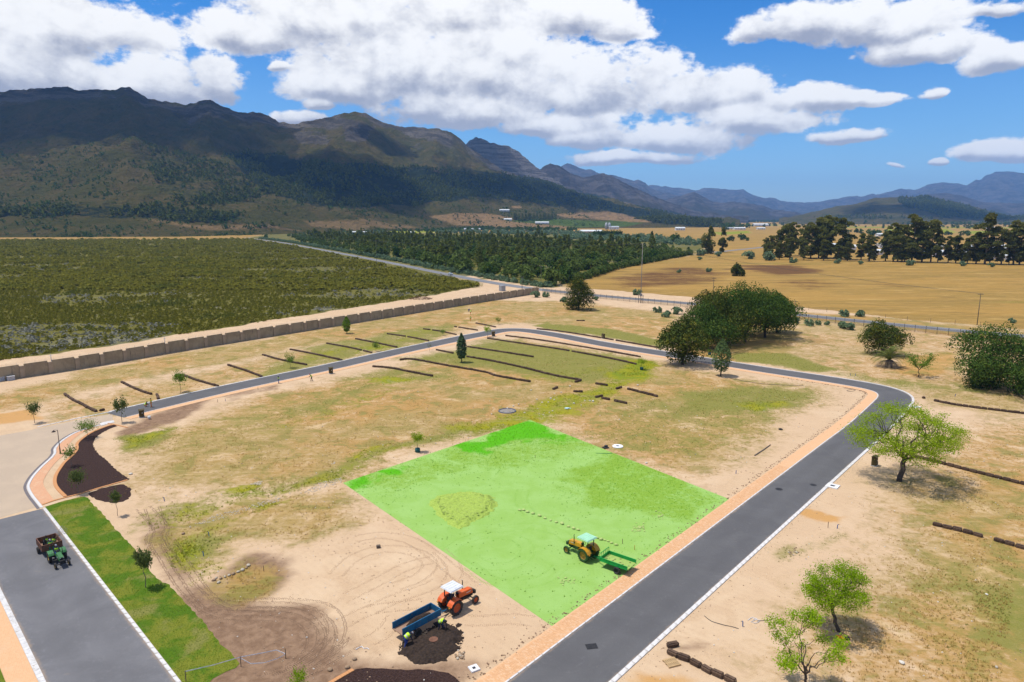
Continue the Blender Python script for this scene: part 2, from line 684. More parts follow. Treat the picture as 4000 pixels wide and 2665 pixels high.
# ------------------------------------------------------------------ ground material (zones come from point attributes)
def ground_material(name):
    m, b = new_mat(name)
    pos = b.n('ShaderNodeNewGeometry').outputs['Position']
    za = b.n('ShaderNodeAttribute', attribute_name='za')
    zb = b.n('ShaderNodeAttribute', attribute_name='zb')
    sa, sb = b.n('ShaderNodeSeparateColor'), b.n('ShaderNodeSeparateColor')
    b.put(sa.inputs[0], za.outputs['Color'])
    b.put(sb.inputs[0], zb.outputs['Color'])
    dry, green, soil, weed = sa.outputs[0], sa.outputs[1], sa.outputs[2], za.outputs['Alpha']
    gold, fyn, brown, orange = sb.outputs[0], sb.outputs[1], sb.outputs[2], zb.outputs['Alpha']
    nL = b.noise(pos, 0.035, 4, 0.6)
    nM = b.noise(pos, 0.22, 5, 0.65, 0.6)
    nS = b.noise(pos, 1.1, 6, 0.7, 0.4)
    nF = b.noise(pos, 5.5, 5, 0.75)
    streak = b.noise(b.vm('MULTIPLY', pos, (0.18, 0.9, 1.0)), 1.0, 5, 0.65, 0.5)
    tall = b.noise(b.vm('MULTIPLY', pos, (0.012, 0.05, 1.0)), 1.0, 5, 0.62, 0.8)
    rip = b.n('ShaderNodeTexWave', wave_type='BANDS', bands_direction='DIAGONAL')
    rip.inputs['Scale'].default_value = 0.55
    rip.inputs['Distortion'].default_value = 5.0
    rip.inputs['Detail'].default_value = 3.0
    rip.inputs['Detail Scale'].default_value = 0.5
    b.put(rip.inputs['Vector'], pos)

    def fac(mask, n, k=0.9, w=0.22):
        # gate: nothing outside the mask, ragged inside it
        v = b.m('ADD', mask, b.m('MULTIPLY', b.m('SUBTRACT', n, 0.5), k))
        v = b.mr(v, 0.5 - w, 0.5 + w)
        return b.m('MULTIPLY', v, b.mr(mask, 0.02, 0.2))

    mixn = b.m('ADD', b.m('MULTIPLY', nS, 0.55), b.m('MULTIPLY', nM, 0.45))
    sand = b.mix(b.mr(nM, 0.3, 0.7), (0.565, 0.415, 0.265), (0.490, 0.340, 0.205))
    sand = b.mix(b.mr(nL, 0.35, 0.65), sand, (0.515, 0.360, 0.220))
    sand = b.mix(b.mr(nF, 0.60, 0.75), sand, (0.300, 0.195, 0.115))
    sand = b.mix(b.mr(nF, 0.36, 0.27), sand, (0.550, 0.410, 0.275))
    sand = b.mix(b.m('MULTIPLY', rip.outputs[1], 0.05), sand, (0.30, 0.20, 0.12))
    col = b.mix(b.m('MULTIPLY', fac(orange, nM, 0.8), 0.8), sand, (0.46, 0.235, 0.06))
    swl = b.noise(pos, 0.16, 3, 0.55, 3.5)
    lines = b.mr(b.m('SINE', b.m('MULTIPLY', swl, 120.0)), 0.55, 0.95)
    col = b.mix(b.m('MULTIPLY', lines, b.mr(nM, 0.42, 0.6, 0.02, 0.30)), col, (0.34, 0.225, 0.125))
    soilc = b.mix(b.mr(nS, 0.3, 0.7), (0.165, 0.098, 0.058), (0.270, 0.172, 0.105))
    col = b.mix(fac(soil, nM, 0.8, 0.3), col, soilc)
    mow = b.n('ShaderNodeMapping')
    mow.inputs['Rotation'].default_value = (0, 0, rad(-72))
    mow.inputs['Scale'].default_value = (0.22, 2.2, 1.0)
    b.put(mow.inputs[0], pos)
    mown = b.noise(mow.outputs[0], 1.0, 4, 0.6, 0.3)
    straw = b.mix(b.mr(nL, 0.42, 0.58), (0.350, 0.195, 0.052), (0.290, 0.205, 0.062))
    straw = b.mix(b.mr(nM, 0.49, 0.62), straw, (0.200, 0.168, 0.036))
    straw = b.mix(b.mr(nM, 0.42, 0.32), straw, (0.450, 0.310, 0.135))
    straw = b.mix(b.mr(nS, 0.55, 0.72), straw, (0.190, 0.135, 0.036))
    straw = b.mix(b.m('MULTIPLY', b.mr(mown, 0.54, 0.68), 0.5), straw, (0.44, 0.315, 0.135))
    straw = b.mix(b.m('MULTIPLY', b.mr(mown, 0.46, 0.34), 0.5), straw, (0.21, 0.155, 0.045))
    straw = b.mix(b.m('MULTIPLY', b.mr(nF, 0.5, 0.75), 0.6), straw, (0.43, 0.285, 0.110))
    col = b.mix(b.m('MULTIPLY', fac(dry, mixn, 2.4, 0.38), 0.92), col, straw)
    grass = b.mix(b.mr(nS, 0.3, 0.7), (0.150, 0.160, 0.022), (0.215, 0.190, 0.050))
    grass = b.mix(b.mr(nF, 0.45, 0.75), grass, (0.27, 0.225, 0.075))
    col = b.mix(fac(green, mixn, 2.0, 0.3), col, grass)
    weedc = b.mix(b.mr(nM, 0.35, 0.65), (0.140, 0.185, 0.010), (0.255, 0.235, 0.010))
    weedc = b.mix(b.mr(nF, 0.5, 0.75), weedc, (0.31, 0.29, 0.05))
    col = b.mix(fac(weed, mixn, 1.8, 0.28), col, weedc)
    goldc = b.mix(b.mr(tall, 0.35, 0.65), (0.320, 0.188, 0.046), (0.240, 0.152, 0.038))
    goldc = b.mix(b.mr(streak, 0.5, 0.7), goldc, (0.40, 0.250, 0.072))
    goldc = b.mix(b.mr(tall, 0.60, 0.70), goldc, (0.205, 0.155, 0.026))
    goldc = b.mix(b.mr(nS, 0.62, 0.74), goldc, (0.21, 0.110, 0.022))
    midst = b.noise(b.vm('MULTIPLY', pos, (0.035, 0.16, 1.0)), 1.0, 6, 0.68, 0.6)
    goldc = b.mix(b.m('MULTIPLY', b.mr(midst, 0.54, 0.68), 0.75), goldc, (0.185, 0.115, 0.035))
    goldc = b.mix(b.m('MULTIPLY', b.mr(midst, 0.46, 0.34), 0.6), goldc, (0.44, 0.285, 0.095))
    col = b.mix(b.mr(gold, 0.3, 0.7), col, goldc)
    col = b.mix(b.m('MULTIPLY', fac(brown, b.m('ADD', b.m('MULTIPLY', streak, 0.5), b.m('MULTIPLY', tall, 0.5)), 3.2, 0.16), 0.95), col, (0.115, 0.055, 0.020))
    fync = b.mix(b.mr(tall, 0.55, 0.66), (0.125, 0.112, 0.024), (0.165, 0.152, 0.095))
    fync = b.mix(b.mr(nS, 0.5, 0.7), fync, (0.100, 0.096, 0.020))
    col = b.mix(fac(fyn, nM, 0.7), col, fync)
    gr = b.noise(pos, 13.0, 3, 0.7)
    col = b.mix(b.m('MULTIPLY', b.mr(gr, 0.52, 0.70), 0.34), col, b.mix(1.0, col, (0.52, 0.46, 0.40), 'MULTIPLY'))
    col = b.mix(b.m('MULTIPLY', b.mr(gr, 0.46, 0.30), 0.22), col, b.mix(1.0, col, (1.45, 1.42, 1.38), 'MULTIPLY'))
    h = b.m('ADD', b.m('MULTIPLY', nS, 0.6), b.m('ADD', b.m('MULTIPLY', nF, 0.35), b.m('MULTIPLY', rip.outputs[1], 0.10)))
    finish(b, principled(b, col, 0.95, bump(b, h, 0.55, 0.14), spec=0.1))
    return m


GROUND = ground_material('ground')

# zones: outline in note pixels, strength, softness in metres
ZONES = {
    'dry': [
        ([(250, 1010), (430, 965), (640, 895), (860, 850), (1100, 800), (1180, 775), (1530, 835), (1700, 870), (1900, 890), (1800, 960), (1640, 1080), (1560, 1105), (1230, 965), (790, 1105), (560, 1140), (400, 1150), (300, 1110)], 0.79, 8),
        ([(120, 940), (330, 880), (640, 810), (1050, 745), (1130, 740), (1080, 765), (760, 835), (500, 885), (250, 945)], 0.66, 6),
        ([(1960, 1200), (2110, 1000), (2353, 960), (2600, 960), (2600, 1700), (1900, 1700), (1800, 1500), (1960, 1330)], 0.66, 8),
        ([(1900, 860), (2100, 880), (2200, 850), (2353, 860), (2500, 900), (2353, 970), (2130, 930), (2060, 880)], 0.66, 6),
        ([(-120, 930), (330, 825), (800, 745), (1100, 690), (1300, 690), (1560, 722), (1560, 790), (1240, 745), (1060, 750), (700, 800), (300, 880), (-120, 985)], 0.77, 6),
        ([(560, 950), (700, 905), (860, 880), (1050, 890), (1280, 905), (1090, 960), (800, 1055), (600, 1110), (420, 1130), (330, 1080)], 0.68, 8),
        ([(800, 930), (960, 905), (1200, 905), (1060, 950), (900, 990), (760, 1000)], 0.94, 5),
        ([(1290, 960), (1530, 870), (1900, 890), (1800, 960), (1640, 1060), (1560, 1100), (1240, 975)], 0.77, 6),
        ([(420, 1170), (780, 1110), (870, 1190), (700, 1230), (560, 1240), (450, 1300), (330, 1240)], 0.77, 4),
        ([(1640, 830), (1900, 860), (2060, 890), (2250, 905), (2500, 950), (2500, 740), (1820, 720), (1600, 780)], 0.60, 7),
        ([(1800, 735), (2000, 745), (2353, 800), (2500, 830), (2500, 780), (2100, 735), (1830, 715)], 0.95, 4),
        ([(2050, 1180), (2200, 1080), (2500, 990), (2600, 1700), (2040, 1700), (2000, 1420)], 0.79, 6),
        ([(2130, 1230), (2353, 1180), (2500, 1600), (2120, 1600)], 0.91, 5),
        ([(470, 1320), (560, 1270), (700, 1290), (650, 1350), (540, 1385), (470, 1360)], 0.79, 2),
        ([(60, 930), (330, 905), (500, 870), (560, 890), (330, 945), (100, 975)], 0.60, 4),
        ([(1560, 800), (1760, 735), (1850, 760), (1800, 820), (1640, 845)], 0.95, 4),
    ],
    'green': [
        ([(2100, 1290), (2353, 1240), (2600, 1250), (2600, 1600), (2150, 1600), (2080, 1450)], 0.52, 8),
        ([(1480, 905), (1700, 870), (1900, 895), (1760, 985), (1600, 1040), (1400, 1000), (1330, 960)], 0.50, 7),
        ([(300, 1000), (560, 950), (700, 900), (860, 850), (980, 850), (900, 900), (700, 960), (480, 1010), (320, 1040)], 0.42, 7),
        ([(560, 885), (760, 835), (1010, 780), (1060, 755), (960, 760), (800, 795), (640, 830), (560, 855)], 0.70, 4),
        ([(690, 800), (880, 765), (1040, 745), (1060, 760), (870, 795), (720, 830)], 0.70, 4),
        ([(900, 830), (1130, 775), (1330, 805), (1490, 825), (1520, 835), (1490, 862), (1330, 882), (1000, 838)], 0.79, 5),
        ([(760, 870), (900, 838), (1000, 850), (1130, 880), (1000, 880), (860, 875)], 0.58, 4),
        ([(640, 950), (850, 880), (900, 885), (760, 940), (600, 985)], 0.64, 4),
        ([(300, 1215), (560, 1150), (800, 1090), (960, 1040), (1215, 965), (1060, 980), (800, 1055), (520, 1140), (330, 1190)], 0.74, 3),
        ([(1560, 905), (1760, 880), (1880, 900), (1760, 955), (1560, 950)], 0.84, 5),
        ([(1690, 815), (1790, 808), (1920, 850), (1860, 858), (1700, 832)], 0.95, 3),
        ([(1230, 748), (1270, 740), (1400, 758), (1540, 788), (1520, 798), (1390, 778), (1250, 755)], 0.95, 3),
        ([(2160, 1330), (2353, 1280), (2500, 1300), (2500, 1460), (2200, 1470)], 0.76, 6),
        ([(250, 1000), (340, 985), (400, 975), (350, 1010), (290, 1030), (250, 1040)], 0.95, 2.5),
        ([(1810, 1240), (1900, 1205), (1920, 1220), (1850, 1290), (1800, 1290)], 0.54, 2),
        ([(400, 1230), (490, 1205), (530, 1225), (430, 1290), (390, 1270)], 0.95, 2),
        ([(1880, 850), (2100, 872), (2200, 895), (2120, 905), (1900, 865)], 0.58, 4),
        ([(2180, 880), (2260, 888), (2290, 905), (2200, 900)], 0.76, 2),
        ([(1290, 985), (1420, 960), (1600, 985), (1700, 1010), (1560, 1060), (1420, 1030)], 0.52, 4),
    ],
    'weed': [
        ([(330, 1195), (500, 1150), (640, 1112), (800, 1065), (960, 1022), (970, 1036), (800, 1085), (650, 1128), (520, 1168), (350, 1215)], 0.50, 2),
        ([(400, 1215), (560, 1185), (720, 1140), (780, 1118), (770, 1128), (640, 1165), (480, 1220), (410, 1240)], 0.52, 1.8),
        ([(470, 1330), (520, 1280), (440, 1250), (400, 1290), (430, 1340)], 0.45, 2),
        ([(255, 1010), (330, 985), (395, 978), (330, 1005), (270, 1030)], 0.62, 2),
        ([(600, 990), (760, 935), (900, 890), (960, 880), (880, 915), (740, 960), (620, 1000)], 0.42, 4),
        ([(830, 862), (960, 868), (940, 885), (850, 885)], 0.6, 3),
        ([(700, 815), (900, 775), (1030, 752), (1010, 765), (860, 800), (720, 830)], 0.42, 4),
        ([(1150, 870), (1340, 845), (1460, 835), (1450, 850), (1300, 872), (1180, 885)], 0.42, 4),
        ([(1020, 985), (1160, 945), (1280, 905), (1380, 880), (1460, 845), (1525, 828), (1530, 868), (1450, 900), (1340, 945), (1240, 970), (1120, 990), (1040, 1000)], 0.66, 3.5),
        ([(1410, 855), (1470, 832), (1530, 835), (1500, 872), (1420, 880)], 0.95, 2.5),
        ([(800, 1045), (900, 1020), (890, 1045), (800, 1068)], 0.55, 2),
        ([(500, 1140), (600, 1110), (610, 1125), (520, 1165)], 0.6, 1.5),
        ([(570, 1165), (680, 1140), (660, 1155), (580, 1180)], 0.7, 1.5),
        ([(395, 1245), (450, 1225), (480, 1240), (430, 1280), (390, 1300)], 0.7, 1.5),
        ([(880, 860), (960, 872), (900, 890), (850, 880)], 0.7, 2),
        ([(1700, 925), (1800, 915), (1790, 940), (1720, 950)], 0.6, 2),
        ([(830, 800), (870, 795), (900, 790), (880, 806), (840, 815)], 0.6, 2),
    ],
    'soil': [
        ([(400, 1340), (480, 1320), (580, 1370), (740, 1395), (830, 1450), (900, 1490), (980, 1500), (1120, 1540), (1000, 1640), (440, 1640), (420, 1440)], 0.92, 3),
        ([(320, 1190), (400, 1180), (450, 1240), (450, 1330), (420, 1400), (340, 1260)], 0.72, 2.5),
        ([(480, 1300), (590, 1255), (700, 1265), (720, 1300), (650, 1350), (560, 1380)], 0.85, 2.5),
        ([(330, 955), (460, 915), (480, 925), (400, 965), (280, 1000), (250, 990)], 0.80, 1.5),
        ([(480, 912), (620, 880), (640, 890), (520, 925)], 0.55, 1.5),
        ([(1330, 1010), (1400, 1005), (1440, 1030), (1380, 1040)], 0.5, 2),
        ([(1830, 770), (1920, 785), (1900, 800), (1840, 788)], 0.5, 2),
        ([(1545, 1468), (1650, 1440), (1690, 1450), (1650, 1470), (1570, 1480)], 0.62, 1.2),
        ([(860, 1520), (1080, 1480), (1180, 1480), (1110, 1560), (900, 1568)], 0.62, 2),
    ],
    'orange': [
        ([(2050, 820), (2200, 810), (2200, 860), (2120, 870), (2070, 855)], 0.85, 3),
        ([(1840, 1165), (1900, 1162), (1900, 1190), (1840, 1185)], 0.85, 0.8),
        ([(-40, 955), (60, 945), (80, 968), (-40, 985)], 0.85, 2),
        ([(880, 935), (1000, 925), (960, 960), (800, 990), (700, 995)], 0.4, 5),
        ([(1480, 1520), (1640, 1540), (1600, 1640), (1440, 1640)], 0.7, 2),
    ],
    'gold': [],
    'fyn': [],
    'brown': [
        ([(1380, 640), (1560, 612), (1700, 625), (1660, 650), (1500, 665), (1400, 665)], 0.62, 16),
        ([(1690, 610), (1830, 608), (1900, 625), (1790, 632), (1700, 622)], 0.85, 12),
        ([(1790, 640), (1900, 645), (1960, 660), (1860, 668), (1780, 655)], 0.55, 12),
        ([(1990, 640), (2060, 645), (2100, 660), (2000, 660)], 0.45, 10),
        ([(1390, 600), (1480, 592), (1500, 605), (1400, 625)], 0.5, 12),
    ],
}
FYN_POLY = [(-900, 880), (-100, 862), (0, 829), (330, 783), (620, 737), (860, 700), (1000, 678), (1104, 657), (1060, 632), (900, 606), (760, 580), (570, 551), (0, 553), (-900, 556)]
GOLD_POLY = [(1280, 660), (1400, 612), (1600, 586), (2000, 600), (2400, 606), (3200, 620), (3200, 900), (2353, 757), (2100, 735), (1850, 708), (1600, 684), (1400, 667)]


def paint(X, Y, near):
    wx = X + (fbm(X / 14, Y / 14, 4, 3) - .5) * (9 if near else 20)
    wy = Y + (fbm(X / 14 + 50, Y / 14, 4, 5) - .5) * (9 if near else 20)
    ch = {}
    for k, L in ZONES.items():
        v = np.zeros(X.shape)
        for poly, s, soft in L:
            sd = poly_sd(wx, wy, GP(poly))
            v = np.maximum(v, s * sstep(-soft, soft, sd))
        ch[k] = v
    f = GP(FYN_POLY)
    w2x = X + (fbm(X / 6, Y / 6, 3, 9) - .5) * 5
    w2y = Y + (fbm(X / 6 + 9, Y / 6, 3, 9) - .5) * 5
    ch['fyn'] = sstep(-2.0, 2.0, poly_sd(w2x, w2y, f))
    # the open plain is straw-gold away from the estate
    ch['gold'] = sstep(-3, 3, poly_sd(w2x, w2y, GP(GOLD_POLY)))
    return ch


def zone_mesh(name, xs, ys, z, near):
    nx, ny = len(xs), len(ys)
    X, Y = np.meshgrid(xs, ys)
    X, Y = X.ravel(), Y.ravel()
    V = np.stack([X, Y, np.full(X.shape, z)], 1)
    i = np.arange(nx * ny).reshape(ny, nx)
    F = np.stack([i[:-1, :-1].ravel(), i[:-1, 1:].ravel(), i[1:, 1:].ravel(), i[1:, :-1].ravel()], 1)
    me = np_mesh(name, V, F, [GROUND])
    ch = paint(X, Y, near)
    if not near:
        far = (Y > 420) | (X > 230) | (X < -230)
        sdf = ch['fyn']
        ch['gold'] = np.where(far & (Y > 330), np.maximum(ch['gold'], 1 - sdf), ch['gold'])
        px, py = project(V)
        wood = sstep(-1, 1.5, poly_sd(px, py, [(560, 547), (1060, 632), (1270, 662), (1420, 612), (1590, 588), (1640, 560), (1300, 535), (900, 535), (640, 535)]))
        ch['fyn'] = np.maximum(ch['fyn'], 0.85 * wood * (Y > 100))
        ch['gold'] = ch['gold'] * (1 - wood * (Y > 100))
        # green strips of pasture and vineyard far out on the plain
        vine = np.zeros(X.shape)
        for q in ([(1650, 517), (1780, 516), (1790, 519), (1660, 521)], [(1900, 521), (2353, 523), (2353, 525), (1900, 523.5)], [(2210, 531), (2353, 530), (2353, 536), (2230, 538)], [(1640, 534), (1720, 531), (1730, 536), (1650, 540)], [(2030, 527), (2180, 526), (2200, 535), (2040, 537)], [(1500, 556), (1560, 552), (1600, 562), (1520, 566)], [(1440, 552), (1500, 545), (1520, 552)],
                  [(880, 530), (1000, 527), (1020, 534), (900, 537)], [(1340, 545), (1420, 540), (1430, 548)]):
            vine = np.maximum(vine, in_poly(px, py, q) * 0.95)
        ch['weed'] = np.where(Y > 300, vine, ch['weed'])
        ch['gold'] = ch['gold'] * (1 - vine * (Y > 300))
    za = np.stack([ch['dry'], ch['green'], ch['soil'], ch['weed']], 1).astype(np.float32)
    zb = np.stack([ch['gold'], ch['fyn'], ch['brown'], ch['orange']], 1).astype(np.float32)
    for nm, a in (('za', za), ('zb', zb)):
        at = me.attributes.new(nm, 'FLOAT_COLOR', 'POINT')
        at.data.foreach_set('color', a.ravel())
    o = obj(name, me)
    o['kind'] = 'structure'
    return o


far_lines = np.concatenate([-np.geomspace(18000, 1700, 12), np.arange(-1600, 1601, 15.0), np.geomspace(1700, 18000, 12)])
far_ys = np.concatenate([-np.geomspace(6000, 200, 10), np.arange(-100, 700, 10.0), np.arange(700, 2700, 20.0), np.geomspace(2750, 16500, 16)])
zone_mesh('plain', far_lines, far_ys, -0.06, False)
zone_mesh('ground', np.arange(-185, 215, 1.0), np.arange(26, 345, 1.0), 0.0, True)

# ------------------------------------------------------------------ mountains
def terrain_material(name, veg=(0.085, 0.082, 0.030), veg2=(0.120, 0.100, 0.048), rock=(0.185, 0.165, 0.150), strata=0.02):
    m, b = new_mat(name)
    pos = b.n('ShaderNodeNewGeometry').outputs['Position']
    at = b.n('ShaderNodeAttribute', attribute_name='za')
    s = b.n('ShaderNodeSeparateColor')
    b.put(s.inputs[0], at.outputs['Color'])
    rockm, forest, tan, vine = s.outputs[0], s.outputs[1], s.outputs[2], at.outputs['Alpha']
    n1 = b.noise(pos, 0.012, 6, 0.65, 0.5)
    n2 = b.noise(pos, 0.06, 6, 0.7)
    n3 = b.noise(b.vm('MULTIPLY', pos, (0.006, 0.006, strata)), 1.0, 6, 0.7, 0.4)
    col = b.mix(b.mr(n1, 0.4, 0.62), veg, veg2)
    col = b.mix(b.mr(n2, 0.55, 0.72), col, tuple(v * 0.36 for v in veg))
    col = b.mix(b.mr(n2, 0.40, 0.28), col, tuple(min(1, v * 1.5) for v in veg2))
    rk = b.mix(b.mr(n3, 0.40, 0.60), rock, tuple(v * 0.42 for v in rock))
    rk = b.mix(b.mr(n2, 0.55, 0.7), rk, tuple(v * 0.55 for v in veg))
    f = b.mr(b.m('ADD', rockm, b.m('MULTIPLY', b.m('SUBTRACT', n2, 0.5), 1.3)), 0.42, 0.62)
    col = b.mix(f, col, rk)
    col = b.mix(b.mr(b.m('ADD', forest, b.m('MULTIPLY', b.m('SUBTRACT', n2, 0.5), 1.0)), 0.4, 0.6), col, (0.022, 0.032, 0.013))
    col = b.mix(tan, col, b.mix(b.mr(n2, 0.4, 0.65), (0.35, 0.215, 0.095), (0.26, 0.17, 0.07)))
    col = b.mix(vine, col, b.mix(b.mr(n2, 0.4, 0.65), (0.075, 0.125, 0.018), (0.11, 0.15, 0.03)))
    h = b.m('ADD', n2, b.m('MULTIPLY', n3, 0.8))
    finish(b, principled(b, col, 0.95, bump(b, h, 1.0, 26.0), spec=0.05))
    return m


TMAT = terrain_material('mountain_slope', (0.078, 0.074, 0.015), (0.115, 0.088, 0.026), (0.165, 0.140, 0.108))
TMAT_FAR = terrain_material('far_mountain', (0.045, 0.045, 0.028), (0.065, 0.055, 0.04), (0.11, 0.095, 0.085))
TERR = {}


def interp(pts, x):
    xs = [p[0] for p in pts]
    ys = [p[1] for p in pts]
    return np.interp(x, xs, ys)


def mountain(name, ridge, base, ridge_d, base_d, amp, cols, rows, seed, mat, shape=1.25, rock_t=0.75, rock_amt=0.8, jag=6.0, zones=None, freq=1.0):
    """ridge: skyline in note pixels; ridge_d: distance of the crest per pixel column; base likewise"""
    x0, x1 = ridge[0][0], ridge[-1][0]
    xs = np.linspace(x0, x1, cols)
    yr = interp(ridge, xs)
    Yr, Yb = interp(ridge_d, xs), interp(base_d, xs)
    dx, dyr = (xs * D - 2000) / FPX, (1332.5 - yr * D) / FPX
    fy, fz = cP + dyr * sP, -sP + dyr * cP
    tR = Yr / fy
    XR, ZR = dx * tR, CAM_H + fz * tR
    dyb = (1332.5 - 505 * D) / FPX
    XB = dx * Yb / (cP + dyb * sP)
    t = np.concatenate([np.linspace(0, 1, rows), 1 + np.linspace(0.05, 0.6, 10)])
    T, XX = np.meshgrid(t, np.arange(cols), indexing='ij')
    PX = XB[None, :] + (XR - XB)[None, :] * T
    PY = Yb[None, :] + (Yr - Yb)[None, :] * T
    up = np.where(T <= 1, np.power(np.clip(T, 0, 1), shape), np.clip(1 - (T - 1) * 1.6, 0.02, 1))
    Z = ZR[None, :] * up - 6 * (1 - np.clip(T * 6, 0, 1))
    k = (1 / 420.0) * freq
    n = fbm(PX * k, PY * k * 0.55, 6, seed, 0.52, ridged=True) - 0.55
    n2 = fbm(PX * k * 5, PY * k * 3, 5, seed + 20, 0.55) - 0.5
    env = np.clip(T * 2.2, 0, 1) * np.where(T < 1, np.clip((1 - T) * 3.0, 0.0, 1), 0.3)
    Z = Z + amp * n * env + amp * 0.42 * n2 * np.clip(T * 2, 0, 1) * np.clip((1 - T) * 4, 0.02, 1)
    Z = Z + 22 * (fbm(PX / 60, PY / 60, 4, seed + 61, 0.6, ridged=True) - 0.6) * sstep(0.35, 0.8, T) * np.clip((1 - T) * 8, 0.12, 1) * (amp > 100)
    Z = Z + jag * (fbm(XX * 0.35, T * 9, 4, seed + 31) - 0.5) * sstep(0.8, 1.0, T) * (T <= 1.01) * 1.6
    V = np.stack([PX.ravel(), PY.ravel(), Z.ravel()], 1)
    R_, C_ = T.shape
    i = np.arange(R_ * C_).reshape(R_, C_)
    F = np.stack([i[:-1, :-1].ravel(), i[:-1, 1:].ravel(), i[1:, 1:].ravel(), i[1:, :-1].ravel()], 1)
    me = np_mesh(name, V, F, [mat], smooth=True)
    rockm = rock_amt * sstep(rock_t - 0.25, rock_t + 0.18, T + (fbm(PX * k * 2.2, PY * k * 2.2, 4, seed + 5) - 0.5) * 0.9)
    A = np.zeros((R_ * C_, 4), np.float32)
    A[:, 0] = rockm.ravel()
    if zones:
        px, py = project(V)
        wpx = px + (fbm(V[:, 0] / 90, V[:, 1] / 90, 4, 77) - .5) * 40
        wpy = py + (fbm(V[:, 0] / 90 + 40, V[:, 1] / 90, 4, 78) - .5) * 18
        front = (T.ravel() <= 1.0)
        for ch, w, warp, poly in zones:
            sd = poly_sd(wpx if warp else px, wpy if warp else py, poly)
            A[:, ch] = np.maximum(A[:, ch], w * sstep(-2.5 if warp else -0.6, 2.5 if warp else 0.6, sd) * front)
            if ch == 0 and w < 0:
                A[:, 0] = A[:, 0] * (1 - sstep(-3, 3, sd))
    at = me.attributes.new('za', 'FLOAT_COLOR', 'POINT')
    at.data.foreach_set('color', A.ravel())
    o = obj(name, me)
    o['kind'] = 'structure'
    TERR[name] = (PX, PY, Z, T, A)
    return o


MAIN_RIDGE = [(-700, 300), (-450, 240), (-250, 216), (0, 211), (140, 209), (155, 207), (180, 216), (205, 212), (265, 212), (285, 203), (300, 206), (340, 230), (400, 242), (430, 245), (460, 236), (480, 231), (500, 243),
              (540, 258), (570, 266), (582, 262), (610, 273), (640, 287), (680, 290), (740, 278), (790, 268), (815, 264), (840, 267), (870, 280), (900, 287), (930, 291), (970, 292), (1010, 295), (1040, 305), (1060, 320),
              (1075, 335), (1100, 352), (1130, 374), (1160, 393), (1200, 404), (1240, 412), (1300, 432), (1400, 463), (1500, 482), (1600, 499), (1660, 508), (1700, 512)]
FOREST_Z = [
    (1, 0.62, True, [(510, 352), (620, 352), (760, 372), (900, 378), (1100, 395), (1240, 400), (1300, 425), (1420, 470), (1600, 503), (1660, 512), (1640, 520), (1500, 515), (1470, 496), (1350, 482), (1250, 472), (1100, 452), (960, 474), (760, 478), (600, 440)]),
    (1, 0.80, True, [(520, 355), (760, 372), (900, 388), (860, 405), (700, 400), (560, 390)]),
    (1, 0.80, True, [(930, 395), (1140, 400), (1300, 440), (1380, 470), (1200, 440), (1000, 420)]),
    (1, 0.85, True, [(1320, 460), (1420, 470), (1600, 503), (1660, 510), (1640, 522), (1500, 515)]),
    (1, 0.55, True, [(0, 480), (300, 470), (560, 490), (520, 510), (200, 500), (0, 500)]),
    (1, 0.45, True, [(330, 330), (560, 390), (600, 470), (420, 470), (350, 420)]),
    (1, 0.60, True, [(600, 520), (700, 524), (660, 532), (600, 530)]),
    (2, 0.95, False, [(985, 497), (1050, 489), (1130, 492), (1175, 500), (1180, 507), (1330, 517), (1310, 524), (1180, 522), (1050, 518)]),
    (3, 0.95, False, [(1160, 508), (1240, 502), (1400, 509), (1480, 512), (1440, 521), (1330, 523), (1240, 515)]),
    (2, 0.95, False, [(1275, 493), (1330, 489), (1392, 486), (1430, 492), (1500, 511), (1450, 511), (1380, 505), (1300, 500)]),
    (3, 0.75, False, [(1395, 506), (1440, 509), (1450, 514), (1400, 512)]),
    (2, 0.6, True, [(700, 505), (800, 502), (900, 512), (960, 524), (820, 527), (720, 522)]),
    (2, 0.9, False, [(985, 388), (1010, 388), (1030, 396), (1022, 398), (995, 392)]),
    (2, 0.9, False, [(1172, 474), (1195, 473), (1200, 478), (1176, 479)]),
    (2, 0.7, True, [(300, 505), (560, 518), (700, 528), (500, 530)]),
    (0, -1.0, False, [(300, 540), (980, 500), (1700, 500), (1700, 560), (0, 560)]),
    (0, 0.75, True, [(780, 282), (860, 286), (850, 320), (790, 325)]),
    (0, 0.65, True, [(660, 305), (760, 310), (750, 335), (690, 330)]),
]
mountain('mountain_range', MAIN_RIDGE, None,
         [(-700, 2500), (0, 2700), (700, 2900), (1060, 3500), (1160, 3700), (1240, 3900), (1400, 3900), (1600, 3600), (1700, 3400)],
         [(-700, 1190), (0, 1200), (400, 1240), (600, 1380), (900, 1750), (1100, 2050), (1300, 2150), (1500, 2300), (1700, 2500)],
         150, 640, 180, 3, TMAT, 1.32, 0.90, 0.72, 7, FOREST_Z)
mountain('second_peak', [(1030, 380), (1060, 345), (1076, 326), (1093, 317), (1108, 321), (1128, 330), (1167, 336), (1191, 350), (1219, 374), (1239, 391), (1300, 430), (1360, 480)], None,
         [(1000, 4700), (1400, 4700)], [(1000, 4050), (1400, 4050)], 90, 150, 90, 41, terrain_material('strata_rock', (0.09, 0.082, 0.04), (0.12, 0.10, 0.055), (0.21, 0.185, 0.165), 0.09), 1.0, 0.35, 0.9, 8)
